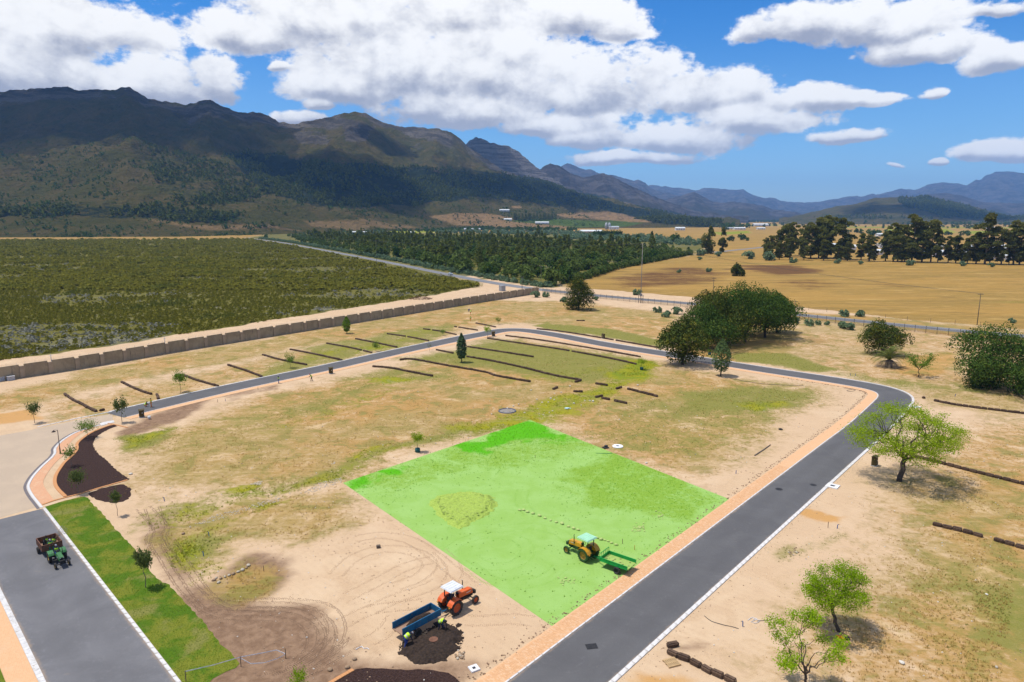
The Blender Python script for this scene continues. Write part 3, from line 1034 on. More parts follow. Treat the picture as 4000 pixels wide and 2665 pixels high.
mountain('rocky_ridge', [(1180, 470), (1240, 391), (1252, 384), (1265, 379), (1289, 386), (1310, 401), (1340, 410), (1373, 402), (1387, 402), (1412, 409), (1430, 420), (1465, 437), (1517, 458), (1588, 484), (1640, 495), (1720, 505)], None,
         [(1180, 5200), (1720, 5600)], [(1180, 4200), (1500, 4100), (1720, 4300)], 110, 220, 80, 57, TMAT_FAR, 1.05, 0.45, 0.85, 10,
         [(1, 0.75, True, [(1240, 430), (1340, 440), (1420, 460), (1560, 490), (1640, 505), (1400, 490), (1240, 480)])])
mountain('brown_hills', [(1500, 480), (1529, 458), (1564, 451), (1585, 445), (1596, 441), (1613, 451), (1638, 463), (1660, 466), (1687, 463), (1732, 469), (1774, 482), (1830, 490), (1860, 504)], None,
         [(1500, 7600), (1860, 7600)], [(1500, 5800), (1860, 6200)], 110, 180, 80, 83, TMAT_FAR, 1.0, 0.5, 0.7, 8)
mountain('wooded_hill', [(1790, 506), (1837, 495), (1879, 486), (1924, 475), (1966, 471), (2008, 457), (2054, 455), (2096, 453), (2131, 451), (2194, 465), (2264, 484), (2313, 498), (2353, 501), (2450, 505)], None,
         [(1790, 4900), (2450, 4900)], [(1790, 3600), (2450, 3600)], 60, 220, 80, 91, TMAT, 1.0, 0.9, 0.45, 4,
         [(1, 0.75, True, [(2060, 458), (2131, 452), (2200, 468), (2320, 500), (2400, 506), (2180, 500), (2080, 475)]), (1, 0.5, True, [(1840, 500), (2000, 495), (2200, 505), (1900, 508)])])
mountain('middle_hill', [(2080, 470), (2134, 445), (2176, 442), (2211, 451), (2250, 465), (2353, 469), (2500, 480), (2600, 500)], None,
         [(2080, 8200), (2600, 8200)], [(2080, 6400), (2600, 6400)], 120, 150, 60, 97, TMAT_FAR, 1.0, 0.4, 0.8, 8)
mountain('blue_range', [(1230, 440), (1270, 400), (1289, 383), (1303, 376), (1338, 390), (1360, 392), (1377, 400), (1412, 406), (1457, 418), (1466, 414), (1482, 420), (1499, 434), (1545, 448), (1588, 456), (1640, 478), (1700, 500)], None,
         [(1230, 10200), (1700, 10200)], [(1230, 8000), (1700, 8000)], 160, 220, 70, 101, TMAT_FAR, 1.0, 0.4, 0.8, 12)
mountain('far_blue_range', [(1400, 450), (1440, 440), (1492, 428), (1529, 429), (1599, 439), (1620, 434), (1669, 435), (1694, 437), (1708, 436), (1725, 446), (1757, 455), (1809, 465), (1886, 466), (1914, 458), (1949, 452), (1975, 454),
                            (2005, 444), (2014, 447), (2036, 443), (2071, 436), (2103, 437), (2131, 425), (2169, 420), (2195, 422), (2222, 427), (2243, 414), (2253, 416), (2264, 406), (2288, 397), (2320, 394), (2353, 397), (2480, 402), (2650, 430)], None,
         [(1400, 13500), (2650, 12500)], [(1400, 10500), (2650, 9800)], 230, 330, 60, 113, TMAT_FAR, 0.95, 0.3, 0.9, 16)


# ------------------------------------------------------------------ clouds standing over the mountains (their shade falls on the slopes)
def cloud_material():
    m, b = new_mat('cloud')
    d = b.n('ShaderNodeBsdfDiffuse')
    d.inputs[0].default_value = (0.9, 0.9, 0.92, 1)
    tr = b.n('ShaderNodeBsdfTransparent')
    mx = b.n('ShaderNodeMixShader')
    mx.inputs[0].default_value = 0.68
    b.put(mx.inputs[1], d.outputs[0])
    b.put(mx.inputs[2], tr.outputs[0])
    finish(b, mx.outputs[0])
    return m


CLOUDM = cloud_material()


def shade_cloud(poly, terr, n, rad_m, alt, seed, label, grow=1.0):
    PX, PY, Z, T, A = TERR[terr]
    P = np.stack([PX.ravel(), PY.ravel(), Z.ravel()], 1)
    ok = (T.ravel() <= 1.0)
    px, py = project(P)
    sel = np.where(in_poly(px, py, poly) & ok)[0]
    rr = np.random.default_rng(seed)
    # spread picks evenly over the plan
    picks = []
    for i in rr.permutation(sel):
        if all(np.hypot(P[i, 0] - P[j, 0], P[i, 1] - P[j, 1]) > rad_m * 0.75 for j in picks):
            picks.append(i)
            if len(picks) >= n:
                break
    mb = M()
    for q, i in enumerate(picks):
        h = alt - P[i, 2]
        c = (P[i, 0] - SUN_DIR.x / -SUN_DIR.z * h, P[i, 1] - SUN_DIR.y / -SUN_DIR.z * h, alt + rr.uniform(-20, 60))
        r = rad_m * rr.uniform(0.8, 1.25) * grow
        mb.blob(c, (r, r, r * 0.55), 0, 2, 0.10, seed * 100 + q)
        mb.blob((c[0] + rr.uniform(-.4, .4) * r, c[1] + rr.uniform(-.4, .4) * r, c[2] + r * 0.4), (r * .6, r * .6, r * .5), 0, 2, 0.10, seed * 100 + q + 50)
    o = mb.build('cloud', CLOUDM, smooth=True)
    tag(o, label, 'cloud', 'clouds drifting over the mountain slopes')
    return o


shade_cloud([(-300, 200), (300, 200), (470, 230), (600, 275), (600, 300), (560, 322), (300, 318), (0, 318), (-300, 325)], 'mountain_range', 46, 140, 1330, 1, 'broad flat white cloud above the dark upper slope of the mountain')
shade_cloud([(540, 352), (760, 372), (880, 392), (940, 440), (900, 470), (800, 465), (700, 430), (600, 395)], 'mountain_range', 20, 100, 1290, 2, 'white cloud above the pine-covered lower slope of the mountain')
shade_cloud([(1010, 408), (1180, 418), (1300, 450), (1400, 478), (1240, 455), (1080, 430)], 'mountain_range', 14, 100, 1340, 3, 'long white cloud above the dark wooded flank of the range')
shade_cloud([(835, 305), (880, 320), (930, 338), (900, 340), (850, 326)], 'mountain_range', 5, 70, 1300, 4, 'small white cloud puff above the grassy shoulder below the crest')
shade_cloud([(1060, 340), (1100, 318), (1150, 375), (1180, 400), (1120, 390)], 'second_peak', 10, 120, 1650, 6, 'white cloud above the dark side of the second peak')
shade_cloud([(1960, 475), (2060, 468), (2200, 485), (2330, 505), (2150, 502), (2000, 492)], 'wooded_hill', 14, 150, 1650, 7, 'white cloud above the dark wooded hill on the plain')


# ------------------------------------------------------------------ haze: one even box of air round everything
hm = bpy.data.materials.new('haze')
hm.use_nodes = True
hm.node_tree.nodes.clear()
hb = NB(hm.node_tree)
pv = hb.n('ShaderNodeVolumePrincipled')
pv.inputs['Color'].default_value = (0.25, 0.53, 1.0, 1)
pv.inputs['Density'].default_value = 5.4e-5
pv.inputs['Anisotropy'].default_value = 0.0
ho = hb.n('ShaderNodeOutputMaterial')
hb.put(ho.inputs['Volume'], pv.outputs[0])
hz = M().box((0, 5000, 466), (40000, 24000, 948)).build('haze', hm)
hz['kind'] = 'stuff'

# ------------------------------------------------------------------ hard surfaces
def asphalt(name, c1, c2, patch=0.5):
    m, b = new_mat(name)
    pos = b.n('ShaderNodeNewGeometry').outputs['Position']
    ea = b.n('ShaderNodeAttribute', attribute_name='across')
    es = b.n('ShaderNodeSeparateColor')
    b.put(es.inputs[0], ea.outputs['Color'])
    n1, n2, n3 = b.noise(pos, 0.18, 5, 0.6, 0.8), b.noise(pos, 2.2, 5, 0.7), b.noise(pos, 22.0, 3, 0.7)
    col = b.mix(b.mr(n1, 0.35, 0.65), c1, c2)
    col = b.mix(b.m('MULTIPLY', b.mr(n2, 0.5, 0.75), 0.35), col, tuple(min(1, v * 1.55) for v in c2))
    col = b.mix(b.m('MULTIPLY', b.mr(b.noise(pos, 0.5, 4, 0.6), 0.66, 0.74), patch), col, (0.24, 0.20, 0.16))
    col = b.mix(b.mr(n3, 0.3, 0.8, 0.0, 0.4), col, tuple(v * 0.6 for v in c1))
    col = b.mix(b.m('MULTIPLY', es.outputs[1], b.mr(n2, 0.3, 0.7, 0.10, 0.40)), col, tuple(v * 0.72 for v in c1))
    dust = b.m('ADD', es.outputs[0], b.m('MULTIPLY', b.m('SUBTRACT', b.noise(pos, 0.9, 5, 0.7, 0.5), 0.5), 1.1))
    col = b.mix(b.m('MULTIPLY', b.mr(dust, 0.45, 1.05), 0.75), col, (0.33, 0.24, 0.16))
    finish(b, principled(b, col, 0.85, bump(b, n3, 0.3, 0.01), spec=0.25))
    return m


def road_ribbon(name, center, width, z, m):
    us = [-1, -.93, -.82, -.62, -.42, -.2, 0, .2, .42, .62, .82, .93, 1]
    rows = [offset(center, u * width / 2) for u in us]
    n, k = len(center), len(us)
    V = np.array([[(p.x, p.y, z) for p in r] for r in rows]).transpose(1, 0, 2).reshape(-1, 3)
    i = np.arange(n * k).reshape(n, k)
    F = np.stack([i[:-1, :-1].ravel(), i[:-1, 1:].ravel(), i[1:, 1:].ravel(), i[1:, :-1].ravel()], 1)
    me = np_mesh(name, V, F, [m])
    e = {1: .85, .93: .5, .82: .15}
    A = np.array([(e.get(abs(u), 0.0), {.62: .6, .42: 1.0, .2: .5}.get(abs(u), 0.0), 0, 1) for u in us], np.float32)
    A = np.tile(A, (n, 1))
    at = me.attributes.new('across', 'FLOAT_COLOR', 'POINT')
    at.data.foreach_set('color', A.ravel())
    if me.polygons[0].normal.z < 0:
        me.flip_normals()
    o = obj(name, me)
    o['kind'] = 'structure'
    return o


ASPH_NEW = asphalt('new_asphalt', (0.098, 0.095, 0.095), (0.116, 0.113, 0.112), 0.5)
ASPH_LEFT = asphalt('worn_asphalt', (0.128, 0.125, 0.127), (0.162, 0.158, 0.160), 0.4)
ASPH_OLD = asphalt('old_road', (0.165, 0.165, 0.170), (0.21, 0.21, 0.212), 0.2)
CONC = pm('pale_concrete', (0.60, 0.58, 0.55), (0.50, 0.48, 0.45), 1.5, 0.85, 0.2, dirt=(0.38, 0.33, 0.27), dirt_amt=0.08)
MULCHM, mb_ = new_mat('bark_mulch')
_p = mb_.n('ShaderNodeNewGeometry').outputs['Position']
_n = mb_.noise(_p, 7.0, 5, 0.75)
_v = mb_.n('ShaderNodeTexVoronoi')
_v.inputs['Scale'].default_value = 9.0
mb_.put(_v.inputs['Vector'], _p)
_c = mb_.mix(mb_.mr(_n, 0.35, 0.65), (0.022, 0.012, 0.010), (0.060, 0.034, 0.027))
_c = mb_.mix(mb_.mr(_n, 0.68, 0.8), _c, (0.13, 0.085, 0.06))
finish(mb_, principled(mb_, _c, 0.95, bump(mb_, _v.outputs[0], 0.8, 0.06), spec=0.1))


def paving_material(name, c1, c2, mortar, rot=0.0, scale=1.0):
    m, b = new_mat(name)
    pos = b.n('ShaderNodeNewGeometry').outputs['Position']
    mp = b.n('ShaderNodeMapping')
    mp.inputs['Rotation'].default_value = (0, 0, rot)
    b.put(mp.inputs[0], pos)
    br = b.n('ShaderNodeTexBrick')
    br.inputs['Scale'].default_value = scale
    br.inputs['Brick Width'].default_value = 0.22
    br.inputs['Row Height'].default_value = 0.11
    br.inputs['Mortar Size'].default_value = 0.008
    br.inputs['Bias'].default_value = 0.0
    for k, c in (('Color1', c1), ('Color2', c2), ('Mortar', mortar)):
        br.inputs[k].default_value = (*c, 1)
    b.put(br.inputs['Vector'], mp.outputs[0])
    n1 = b.noise(pos, 0.7, 5, 0.65)
    col = b.mix(b.m('MULTIPLY', b.mr(n1, 0.5, 0.75), 0.6), br.outputs[0], (0.56, 0.40, 0.26))
    col = b.mix(b.mr(b.noise(pos, 3.0, 5, 0.7), 0.62, 0.8, 0, 0.6), col, (0.62, 0.50, 0.38))
    finish(b, principled(b, col, 0.9, bump(b, br.outputs[1], -0.4, 0.01), spec=0.15))
    return m


PAVE = paving_material('orange_brick_paving', (0.63, 0.370, 0.195), (0.59, 0.335, 0.165), (0.55, 0.37, 0.23), rad(48))
PAVE_PINK = paving_material('pale_brick_paving', (0.58, 0.31, 0.175), (0.54, 0.275, 0.145), (0.46, 0.30, 0.19), rad(30))
EDGEB = pm('orange_edging_brick', (0.55, 0.27, 0.11), (0.48, 0.22, 0.085), 6, 0.9, 0.2)
PAVERM = [pm('paver_a', (0.62, 0.365, 0.190), (0.58, 0.33, 0.165), 3, 0.9), pm('paver_b', (0.59, 0.335, 0.165), (0.56, 0.31, 0.145), 3, 0.9), pm('paver_c', (0.64, 0.41, 0.24), (0.59, 0.37, 0.21), 3, 0.9)]
PLAZAM, pb_ = new_mat('exposed_aggregate')
_p = pb_.n('ShaderNodeNewGeometry').outputs['Position']
_c = pb_.mix(pb_.mr(pb_.noise(_p, 12.0, 4, 0.75), 0.35, 0.65), (0.43, 0.335, 0.24), (0.37, 0.285, 0.20))
_c = pb_.mix(pb_.mr(pb_.noise(_p, 0.25, 4, 0.6), 0.4, 0.7, 0, 0.5), _c, (0.47, 0.36, 0.25))
finish(pb_, principled(pb_, _c, 0.9, bump(pb_, pb_.noise(_p, 30.0, 3, 0.7), 0.3, 0.01), spec=0.15))


def lawn_material():
    m, b = new_mat('lawn_turf')
    pos = b.n('ShaderNodeNewGeometry').outputs['Position']
    n1, n2, n3 = b.noise(pos, 0.33, 4, 0.6, 0.5), b.noise(pos, 1.8, 6, 0.7), b.noise(pos, 12.0, 4, 0.75)
    col = b.mix(b.mr(n1, 0.42, 0.58), (0.080, 0.150, 0.008), (0.190, 0.195, 0.022))
    col = b.mix(b.mr(b.noise(pos, 0.2, 4, 0.6, 0.4), 0.55, 0.64), col, (0.225, 0.205, 0.055))
    col = b.mix(b.mr(n2, 0.58, 0.72), col, (0.16, 0.155, 0.022))
    col = b.mix(b.mr(n2, 0.72, 0.8), col, (0.30, 0.20, 0.06))
    col = b.mix(b.mr(n3, 0.35, 0.7, 0.0, 0.65), col, (0.040, 0.09, 0.006))
    finish(b, principled(b, col, 0.95, bump(b, n3, 1.0, 0.05), spec=0.1))
    return m


LAWNM = lawn_material()

# --- the loop road: one smooth centre line, constant width
ROADW = 5.8
_a, _b = G(1090, 1626), G(1893, 1019)
_dir = (_b - _a).normalized()
_nrm = Vector((_dir.y, -_dir.x, 0))
leg1 = [_a + _nrm * ROADW / 2 - _dir * 6, _a.lerp(_b, 0.35) + _nrm * ROADW / 2, _a.lerp(_b, 0.7) + _nrm * ROADW / 2, _b + _nrm * ROADW / 2, _b + _dir * 14 + _nrm * ROADW / 2]
bend = GP([(2050, 926), (2058, 912), (2044, 900), (2008, 890)])
leg2 = GP([(1949, 879.5), (1879, 868.5), (1739, 847.5), (1620, 828.5), (1527, 813.5), (1394, 792.5), (1290, 772.5), (1225, 762)])
corner = GP([(1186, 758.5), (1150, 760), (1112, 768)])
leg3 = GP([(1075, 774.5), (940, 803), (850, 823), (764, 842.5), (640, 868.5), (507, 897), (370, 929), (262, 955)])
CENTER = catmull(leg1 + bend + leg2 + corner + leg3, 1.0)
CENTER = resample(CENTER, 1.0)
for _ in range(6):
    CENTER = [CENTER[0]] + [(CENTER[i - 1] + CENTER[i] * 2 + CENTER[i + 1]) / 4 for i in range(1, len(CENTER) - 1)] + [CENTER[-1]]
RE, LE = offset(CENTER, ROADW / 2), offset(CENTER, -ROADW / 2)
road_ribbon('loop_road', CENTER, ROADW, 0.014, ASPH_NEW)
PAVE_W = 1.75
ribbon('brick_pavement', offset(CENTER, -ROADW / 2 - 0.18), offset(CENTER, -ROADW / 2 - 0.18 - PAVE_W), 0.045, PAVE, zb=-0.05)


def kerb(name, line, width, height, near_n, stone=1.0, z0=0.0, mat=CONC):
    """kerb of single stones; the nearest are parts of their own, the rest one part"""
    root = empty(name, line[0], kind='structure')
    pts = resample(line, stone)
    segs = []
    for a, b in zip(pts, pts[1:]):
        c = (a + b) / 2
        segs.append((c.length, a, b))
    order = sorted(range(len(segs)), key=lambda i: (segs[i][1] - Vector((0, 0, CAM_H))).length)
    ind = set(order[:near_n])
    me = M().box((0, 0, 0), (stone - 0.025, width, height + 0.1)).mesh('kerb_stone', mat, bevel=0.018)
    rest = M()
    for i, (L, a, b) in enumerate(segs):
        c, ang = (a + b) / 2, math.atan2(b.y - a.y, b.x - a.x)
        zz = z0 + (height - 0.1) / 2 + R.uniform(-.004, .004)
        if i in ind:
            o = obj('kerb_stone', me, root, c - Vector(line[0]) + Vector((0, 0, zz)), ang + R.uniform(-.006, .006))
            o.matrix_parent_inverse = Matrix.Identity(4)
        else:
            rest.box((c.x - line[0].x, c.y - line[0].y, zz), (stone - 0.02, width, height + 0.1), 0, ang)
    if rest.v:
        o = rest.build('kerb_run', mat, root)
        o['kind'] = 'stuff'
    return root


kerb('inner_kerb', offset(CENTER, -ROADW / 2 - 0.09), 0.17, 0.07, 60)
kerb('outer_kerb', offset(CENTER, ROADW / 2 + 0.20), 0.40, 0.09, 60)

# single pavers where the brick pavement comes close, the rest of the near stretch joined
pv_root = empty('paver_field', CENTER[0], kind='structure')
pav_me = [M().box((0, 0, 0), (0.212, 0.102, 0.06)).mesh('paver', m, bevel=0.006) for m in PAVERM]
joined = [M(), M(), M()]
cnt = 0
for i in range(0, 70):
    a, b = CENTER[i], CENTER[i + 1]
    t = (b - a).normalized()
    nn = Vector((t.y, -t.x, 0))
    ang = math.atan2(t.y, t.x)
    for r in range(9):
        s0 = r * 0.112
        for q in range(int(PAVE_W / 0.222)):
            off = ROADW / 2 + 0.20 + 0.111 + q * 0.222 + (0.06 if r % 2 else 0.0)
            if off > ROADW / 2 + 0.20 + PAVE_W - 0.05:
                continue
            p = a + t * (s0 + 0.05) - nn * off
            k = R.choice((0, 0, 1, 1, 2))
            zz = 0.022 + R.uniform(0, 0.006)
            if i < 26 and cnt < 240 and i > 5:
                o = obj('paver', pav_me[k], pv_root, (p.x - CENTER[0].x, p.y - CENTER[0].y, zz), ang + math.pi / 2)
                cnt += 1
            else:
                joined[k].box((p.x - CENTER[0].x, p.y - CENTER[0].y, zz), (0.212, 0.102, 0.06), 0, ang + math.pi / 2)
for k in range(3):
    o = joined[k].build('paver_run', PAVERM[k], pv_root)
    o['kind'] = 'stuff'

# --- road at the lower corner, its kerbs, brick strip and verge
la, lb = G(98, 1169), G(404, 1568)
ld = (lb - la).normalized()
ln = Vector((ld.y, -ld.x, 0))            # points to the verge side away from the lawn
LL = [la + ld * s for s in np.arange(0, 62, 1.0)]
W_L = 7.0
for_end = ld * 0
# which side is the carriageway?
test = G(150, 1450)
sgn = 1.0 if (test - la).dot(ln) > 0 else -1.0
LR = [p + ln * sgn * W_L for p in LL]
road_ribbon('side_road', [(p + q) / 2 for p, q in zip(LL, LR)], W_L, 0.016, ASPH_LEFT)
kerb('lawn_kerb', [p - ln * sgn * 0.16 for p in LL], 0.30, 0.05, 50)
kerb('brick_kerb', [p + ln * sgn * (W_L + 0.22) for p in LL[8:]], 0.42, 0.07, 40, 0.6)
ribbon('brick_strip', [p + ln * sgn * (W_L + 0.44) for p in LL[8:]], [p + ln * sgn * (W_L + 2.2) for p in LL[8:]], 0.05, PAVE, zb=-0.05)
ribbon('verge', [p + ln * sgn * (W_L + 2.22) for p in LL[8:]], [p + ln * sgn * (W_L + 12) for p in LL[8:]], 0.03, LAWNM, zb=-0.05)

# --- plaza of exposed aggregate, its kerb and pink pavement
kerb_px = conv(y7, [(1190, 168), (1000, 218), (850, 258), (700, 308), (580, 370), (480, 442), (420, 505), (398, 545), (400, 590), (360, 650), (300, 705), (220, 778), (150, 852), (90, 925), (45, 1005), (35, 1060), (60, 1125), (105, 1195), (160, 1262), (222, 1342)])
KC = catmull(GP(kerb_px), 0.5)
top_px = [(258, 950), (245, 953), (175, 966), (63, 990), (-10, 1003), (-300, 1050)]
plaza = KC + GP([(84, 1166), (0, 1190), (-300, 1270)]) + GP(top_px[::-1])
sheet('plaza', plaza, 0.010, PLAZAM)
kerb('plaza_kerb', KC, 0.34, 0.06, 45, 0.45)
ribbon('dark_edge_band', offset(KC, 0.20 * 1), offset(KC, 0.52), 0.016, pm('dark_band', (0.16, 0.14, 0.14), None, 3, 0.9))
ribbon('drain_apron', GP(conv(y7, [(1010, 190), (1110, 165), (1200, 150)])), GP(conv(y7, [(1030, 225), (1120, 198), (1210, 178)])), 0.055, CONC)
kerb('plaza_top_kerb', resample(GP([(258, 946), (245, 948.5), (175, 962), (63, 987)]), 1.0), 0.3, 0.06, 20)

walk_in = conv(y7, [(1130, 198), (1000, 225), (900, 262), (790, 310), (720, 352), (650, 412), (585, 480), (552, 550), (530, 612), (440, 692), (360, 782), (290, 882), (248, 960), (246, 1030), (290, 1110), (340, 1172), (385, 1238)])
walk = [p for p in offset(KC, -0.20)][: -1] + GP(conv(y7, [(232, 1285), (385, 1240)])) + catmull(GP(walk_in[::-1][1:]), 0.5)
sheet('pink_pavement', walk, 0.040, PAVE_PINK)

edge_px = conv(y7, [(1205, 205), (1130, 222), (1050, 250), (950, 290), (860, 335), (780, 392), (722, 440), (698, 480), (702, 520), (690, 560), (640, 622), (530, 722), (470, 802), (420, 882), (398, 960), (408, 1030), (450, 1095), (505, 1150), (550, 1192)])
EC = catmull(GP(edge_px), 0.4)
jb = lambda P_, a_=0.10: [p + Vector((R.uniform(-a_, a_), R.uniform(-a_, a_), 0)) for p in P_]
bed = EC + jb(catmull(GP(conv(y7, [(720, 1150), (1000, 1068), (1410, 952), (1380, 930), (1250, 830), (1120, 712), (1040, 640), (970, 580), (930, 510), (922, 450), (960, 382), (1040, 322), (1150, 262), (1245, 228)])), 0.35))
sheet('mulch_bed', bed, 0.020, MULCHM)
sheet('small_mulch_bed', jb(catmull(GP(conv(y7, [(850, 1150), (1000, 1085), (1200, 1035), (1330, 1025), (1430, 1090), (1425, 1180), (1330, 1255), (1150, 1270), (1000, 1232), (900, 1195)])), 0.35), 0.14), 0.012, MULCHM)
low_bed = GP(conv(z8, [(-120, 1640), (0, 1562), (60, 1525), (150, 1480), (260, 1472), (350, 1478), (480, 1484), (560, 1478), (700, 1492), (760, 1505), (800, 1535), (840, 1570), (900, 1660)]))
sheet('lower_mulch_bed', jb(catmull(low_bed, 0.35), 0.07), 0.016, MULCHM)


def edging(name, line, w=0.26, step=0.22, near=60):
    root = empty(name, line[0], kind='structure')
    pts = resample(line, step)
    me = M().box((0, 0, 0), (step - 0.012, w, 0.16)).mesh('edging_brick', EDGEB, bevel=0.01)
    order = sorted(range(len(pts) - 1), key=lambda i: (pts[i] - Vector((0, 0, CAM_H))).length)
    ind = set(order[:near])
    rest = M()
    for i, (a, b) in enumerate(zip(pts, pts[1:])):
        c, ang = (a + b) / 2 - Vector(line[0]), math.atan2(b.y - a.y, b.x - a.x)
        if i in ind:
            obj('edging_brick', me, root, (c.x, c.y, R.uniform(-.006, .006)), ang)
        else:
            rest.box((c.x, c.y, 0), (step - 0.012, w, 0.16), 0, ang)
    if rest.v:
        o = rest.build('edging_run', EDGEB, root)
        o['kind'] = 'stuff'


edging('bed_edging', EC, 0.42)
edging('cross_edging', GP(conv(y7, [(232, 1296), (390, 1240), (560, 1195), (720, 1155), (1000, 1072), (1410, 954)])), 0.28)
edging('top_edging', GP(conv(y7, [(1120, 192), (1250, 215), (1398, 250)])), 0.24, near=20)
edging('low_edging', GP(conv(z8, [(-40, 1585), (60, 1525), (140, 1480)])), 0.34)

# --- lawn strip
lawn_px = conv(z7, [(292, 412), (430, 372), (560, 345), (615, 400), (720, 512), (800, 600), (880, 690), (905, 735), (1030, 880), (1110, 925), (1170, 990), (1260, 1092), (1340, 1172), (1450, 1312), (1575, 1440), (1480, 1500), (1400, 1545), (1350, 1600)])
lp = GP(lawn_px)
lp = [lp[0]] + catmull(lp[1:], 0.5)
lp = [p + Vector((R.uniform(-.09, .09), R.uniform(-.09, .09), 0)) for p in lp]
lawn_poly = [la - ln * sgn * 0.33] + lp + [la + ld * 62 - ln * sgn * 0.33]
sheet('lawn', lawn_poly, 0.022, LAWNM)


# --- bright green plot
def plot_material():
    m, b = new_mat('bright_green_plot')
    pos = b.n('ShaderNodeNewGeometry').outputs['Position']
    at = b.n('ShaderNodeAttribute', attribute_name='za')
    s = b.n('ShaderNodeSeparateColor')
    b.put(s.inputs[0], at.outputs['Color'])
    nM, nS, nF = b.noise(pos, 0.3, 5, 0.65, 0.6), b.noise(pos, 1.4, 6, 0.7), b.noise(pos, 6.0, 5, 0.75)
    col = b.mix(b.mr(nM, 0.35, 0.65), (0.270, 0.435, 0.115), (0.240, 0.400, 0.085))
    col = b.mix(b.mr(nF, 0.58, 0.75), col, (0.185, 0.315, 0.050))
    col = b.mix(b.mr(nF, 0.36, 0.27), col, (0.305, 0.48, 0.155))
    mx = b.m('ADD', b.m('MULTIPLY', nS, 0.6), b.m('MULTIPLY', nM, 0.4))
    g = b.mr(b.m('ADD', s.outputs[0], b.m('MULTIPLY', b.m('SUBTRACT', mx, 0.5), 2.0)), 0.25, 0.8)
    g = b.m('MULTIPLY', g, b.mr(s.outputs[0], 0.02, 0.25))
    gc = b.mix(b.mr(nF, 0.35, 0.7), (0.165, 0.295, 0.022), (0.225, 0.365, 0.055))
    col = b.mix(g, col, gc)
    k = b.mr(b.m('ADD', s.outputs[1], b.m('MULTIPLY', b.m('SUBTRACT', nM, 0.5), 1.0)), 0.3, 0.7)
    col = b.mix(k, col, (0.085, 0.345, 0.006))
    h = b.m('ADD', nS, b.m('MULTIPLY', nF, 0.6))
    finish(b, principled(b, col, 0.95, bump(b, h, 0.6, 0.12), spec=0.1))
    return m


plot_px = [(788, 1110), (1218, 965), (1675, 1147), (1270, 1440)]
Pq = GP(plot_px)
nq = 90
uu, vv = np.meshgrid(np.linspace(0, 1, nq), np.linspace(0, 1, nq))
A_, B_, C_, E_ = [np.array(p) for p in Pq]
PV = (A_[None] * ((1 - uu) * (1 - vv)).ravel()[:, None] + B_[None] * (uu * (1 - vv)).ravel()[:, None] + C_[None] * (uu * vv).ravel()[:, None] + E_[None] * ((1 - uu) * vv).ravel()[:, None])
PV[:, 2] = 0.008
ii = np.arange(nq * nq).reshape(nq, nq)
PF = np.stack([ii[:-1, :-1].ravel(), ii[1:, :-1].ravel(), ii[1:, 1:].ravel(), ii[:-1, 1:].ravel()], 1)
pme = np_mesh('green_plot', PV, PF, [plot_material()])
pa = np.zeros((len(PV), 4), np.float32)
wx = PV[:, 0] + (fbm(PV[:, 0] / 5, PV[:, 1] / 5, 4, 3) - .5) * 7
wy = PV[:, 1] + (fbm(PV[:, 0] / 5 + 30, PV[:, 1] / 5, 4, 4) - .5) * 7
for poly, w in (([(790, 1110), (1218, 965), (1400, 1030), (1180, 1075), (1020, 1100), (900, 1150)], 0.55), ([(1300, 1080), (1420, 1040), (1600, 1110), (1640, 1150), (1560, 1200), (1460, 1190), (1400, 1180), (1300, 1150)], 0.68),
                ([(1380, 1080), (1500, 1090), (1560, 1150), (1440, 1160)], 0.75)):
    pa[:, 0] = np.maximum(pa[:, 0], w * sstep(-2.5, 2.5, poly_sd(wx, wy, GP(poly))))
for poly, w in (([(1040, 1030), (1215, 966), (1300, 1000), (1200, 1010), (1120, 1060)], 0.72), ([(790, 1108), (900, 1070), (960, 1060), (860, 1110), (810, 1125)], 0.70), ([(1180, 990), (1320, 990), (1340, 1020), (1200, 1030)], 0.45)):
    pa[:, 1] = np.maximum(pa[:, 1], w * sstep(-1.8, 1.8, poly_sd(wx, wy, GP(poly))))
at = pme.attributes.new('za', 'FLOAT_COLOR', 'POINT')
at.data.foreach_set('color', pa.ravel())
o = obj('green_plot', pme)
o['kind'] = 'structure'

# --- public road beyond the wall
pub_px = [(563, 546.5), (640, 556.5), (700, 567), (860, 597), (1000, 625), (1130, 649.5), (1240, 665.5), (1300, 672), (1400, 682), (1600, 699), (1850, 725), (2100, 750.5), (2353, 773), (2700, 806), (3200, 860)]
PUB = resample(catmull(GP(pub_px), 4.0), 4.0)
for _ in range(4):
    PUB = [PUB[0]] + [(PUB[i - 1] + PUB[i] * 2 + PUB[i + 1]) / 4 for i in range(1, len(PUB) - 1)] + [PUB[-1]]
road_ribbon('public_road', PUB, 7.2, 0.02, ASPH_OLD)
track = GP([(-300, 550), (0, 549), (200, 549), (420, 547.5), (560, 545.5)])
ribbon('sand_track', offset(resample(track, 8), -4), offset(resample(track, 8), 4), 0.0, pm('track_sand', (0.46, 0.29, 0.14), None, 0.2, 0.95))
for px in ([(1230, 554), (1320, 563), (1420, 577), (1560, 574)],):
    q = resample(GP(px), 6)
    ribbon('farm_track', offset(q, -4), offset(q, 4), 0.0, pm('track_sand', (0.46, 0.29, 0.14)))
q = resample(catmull(GP(conv(x3, [(700, 520), (900, 520), (1150, 495), (1400, 470), (1520, 455)])), 6), 6)
ribbon('far_lane', offset(q, -4), offset(q, 4), 0.0, ASPH_OLD)

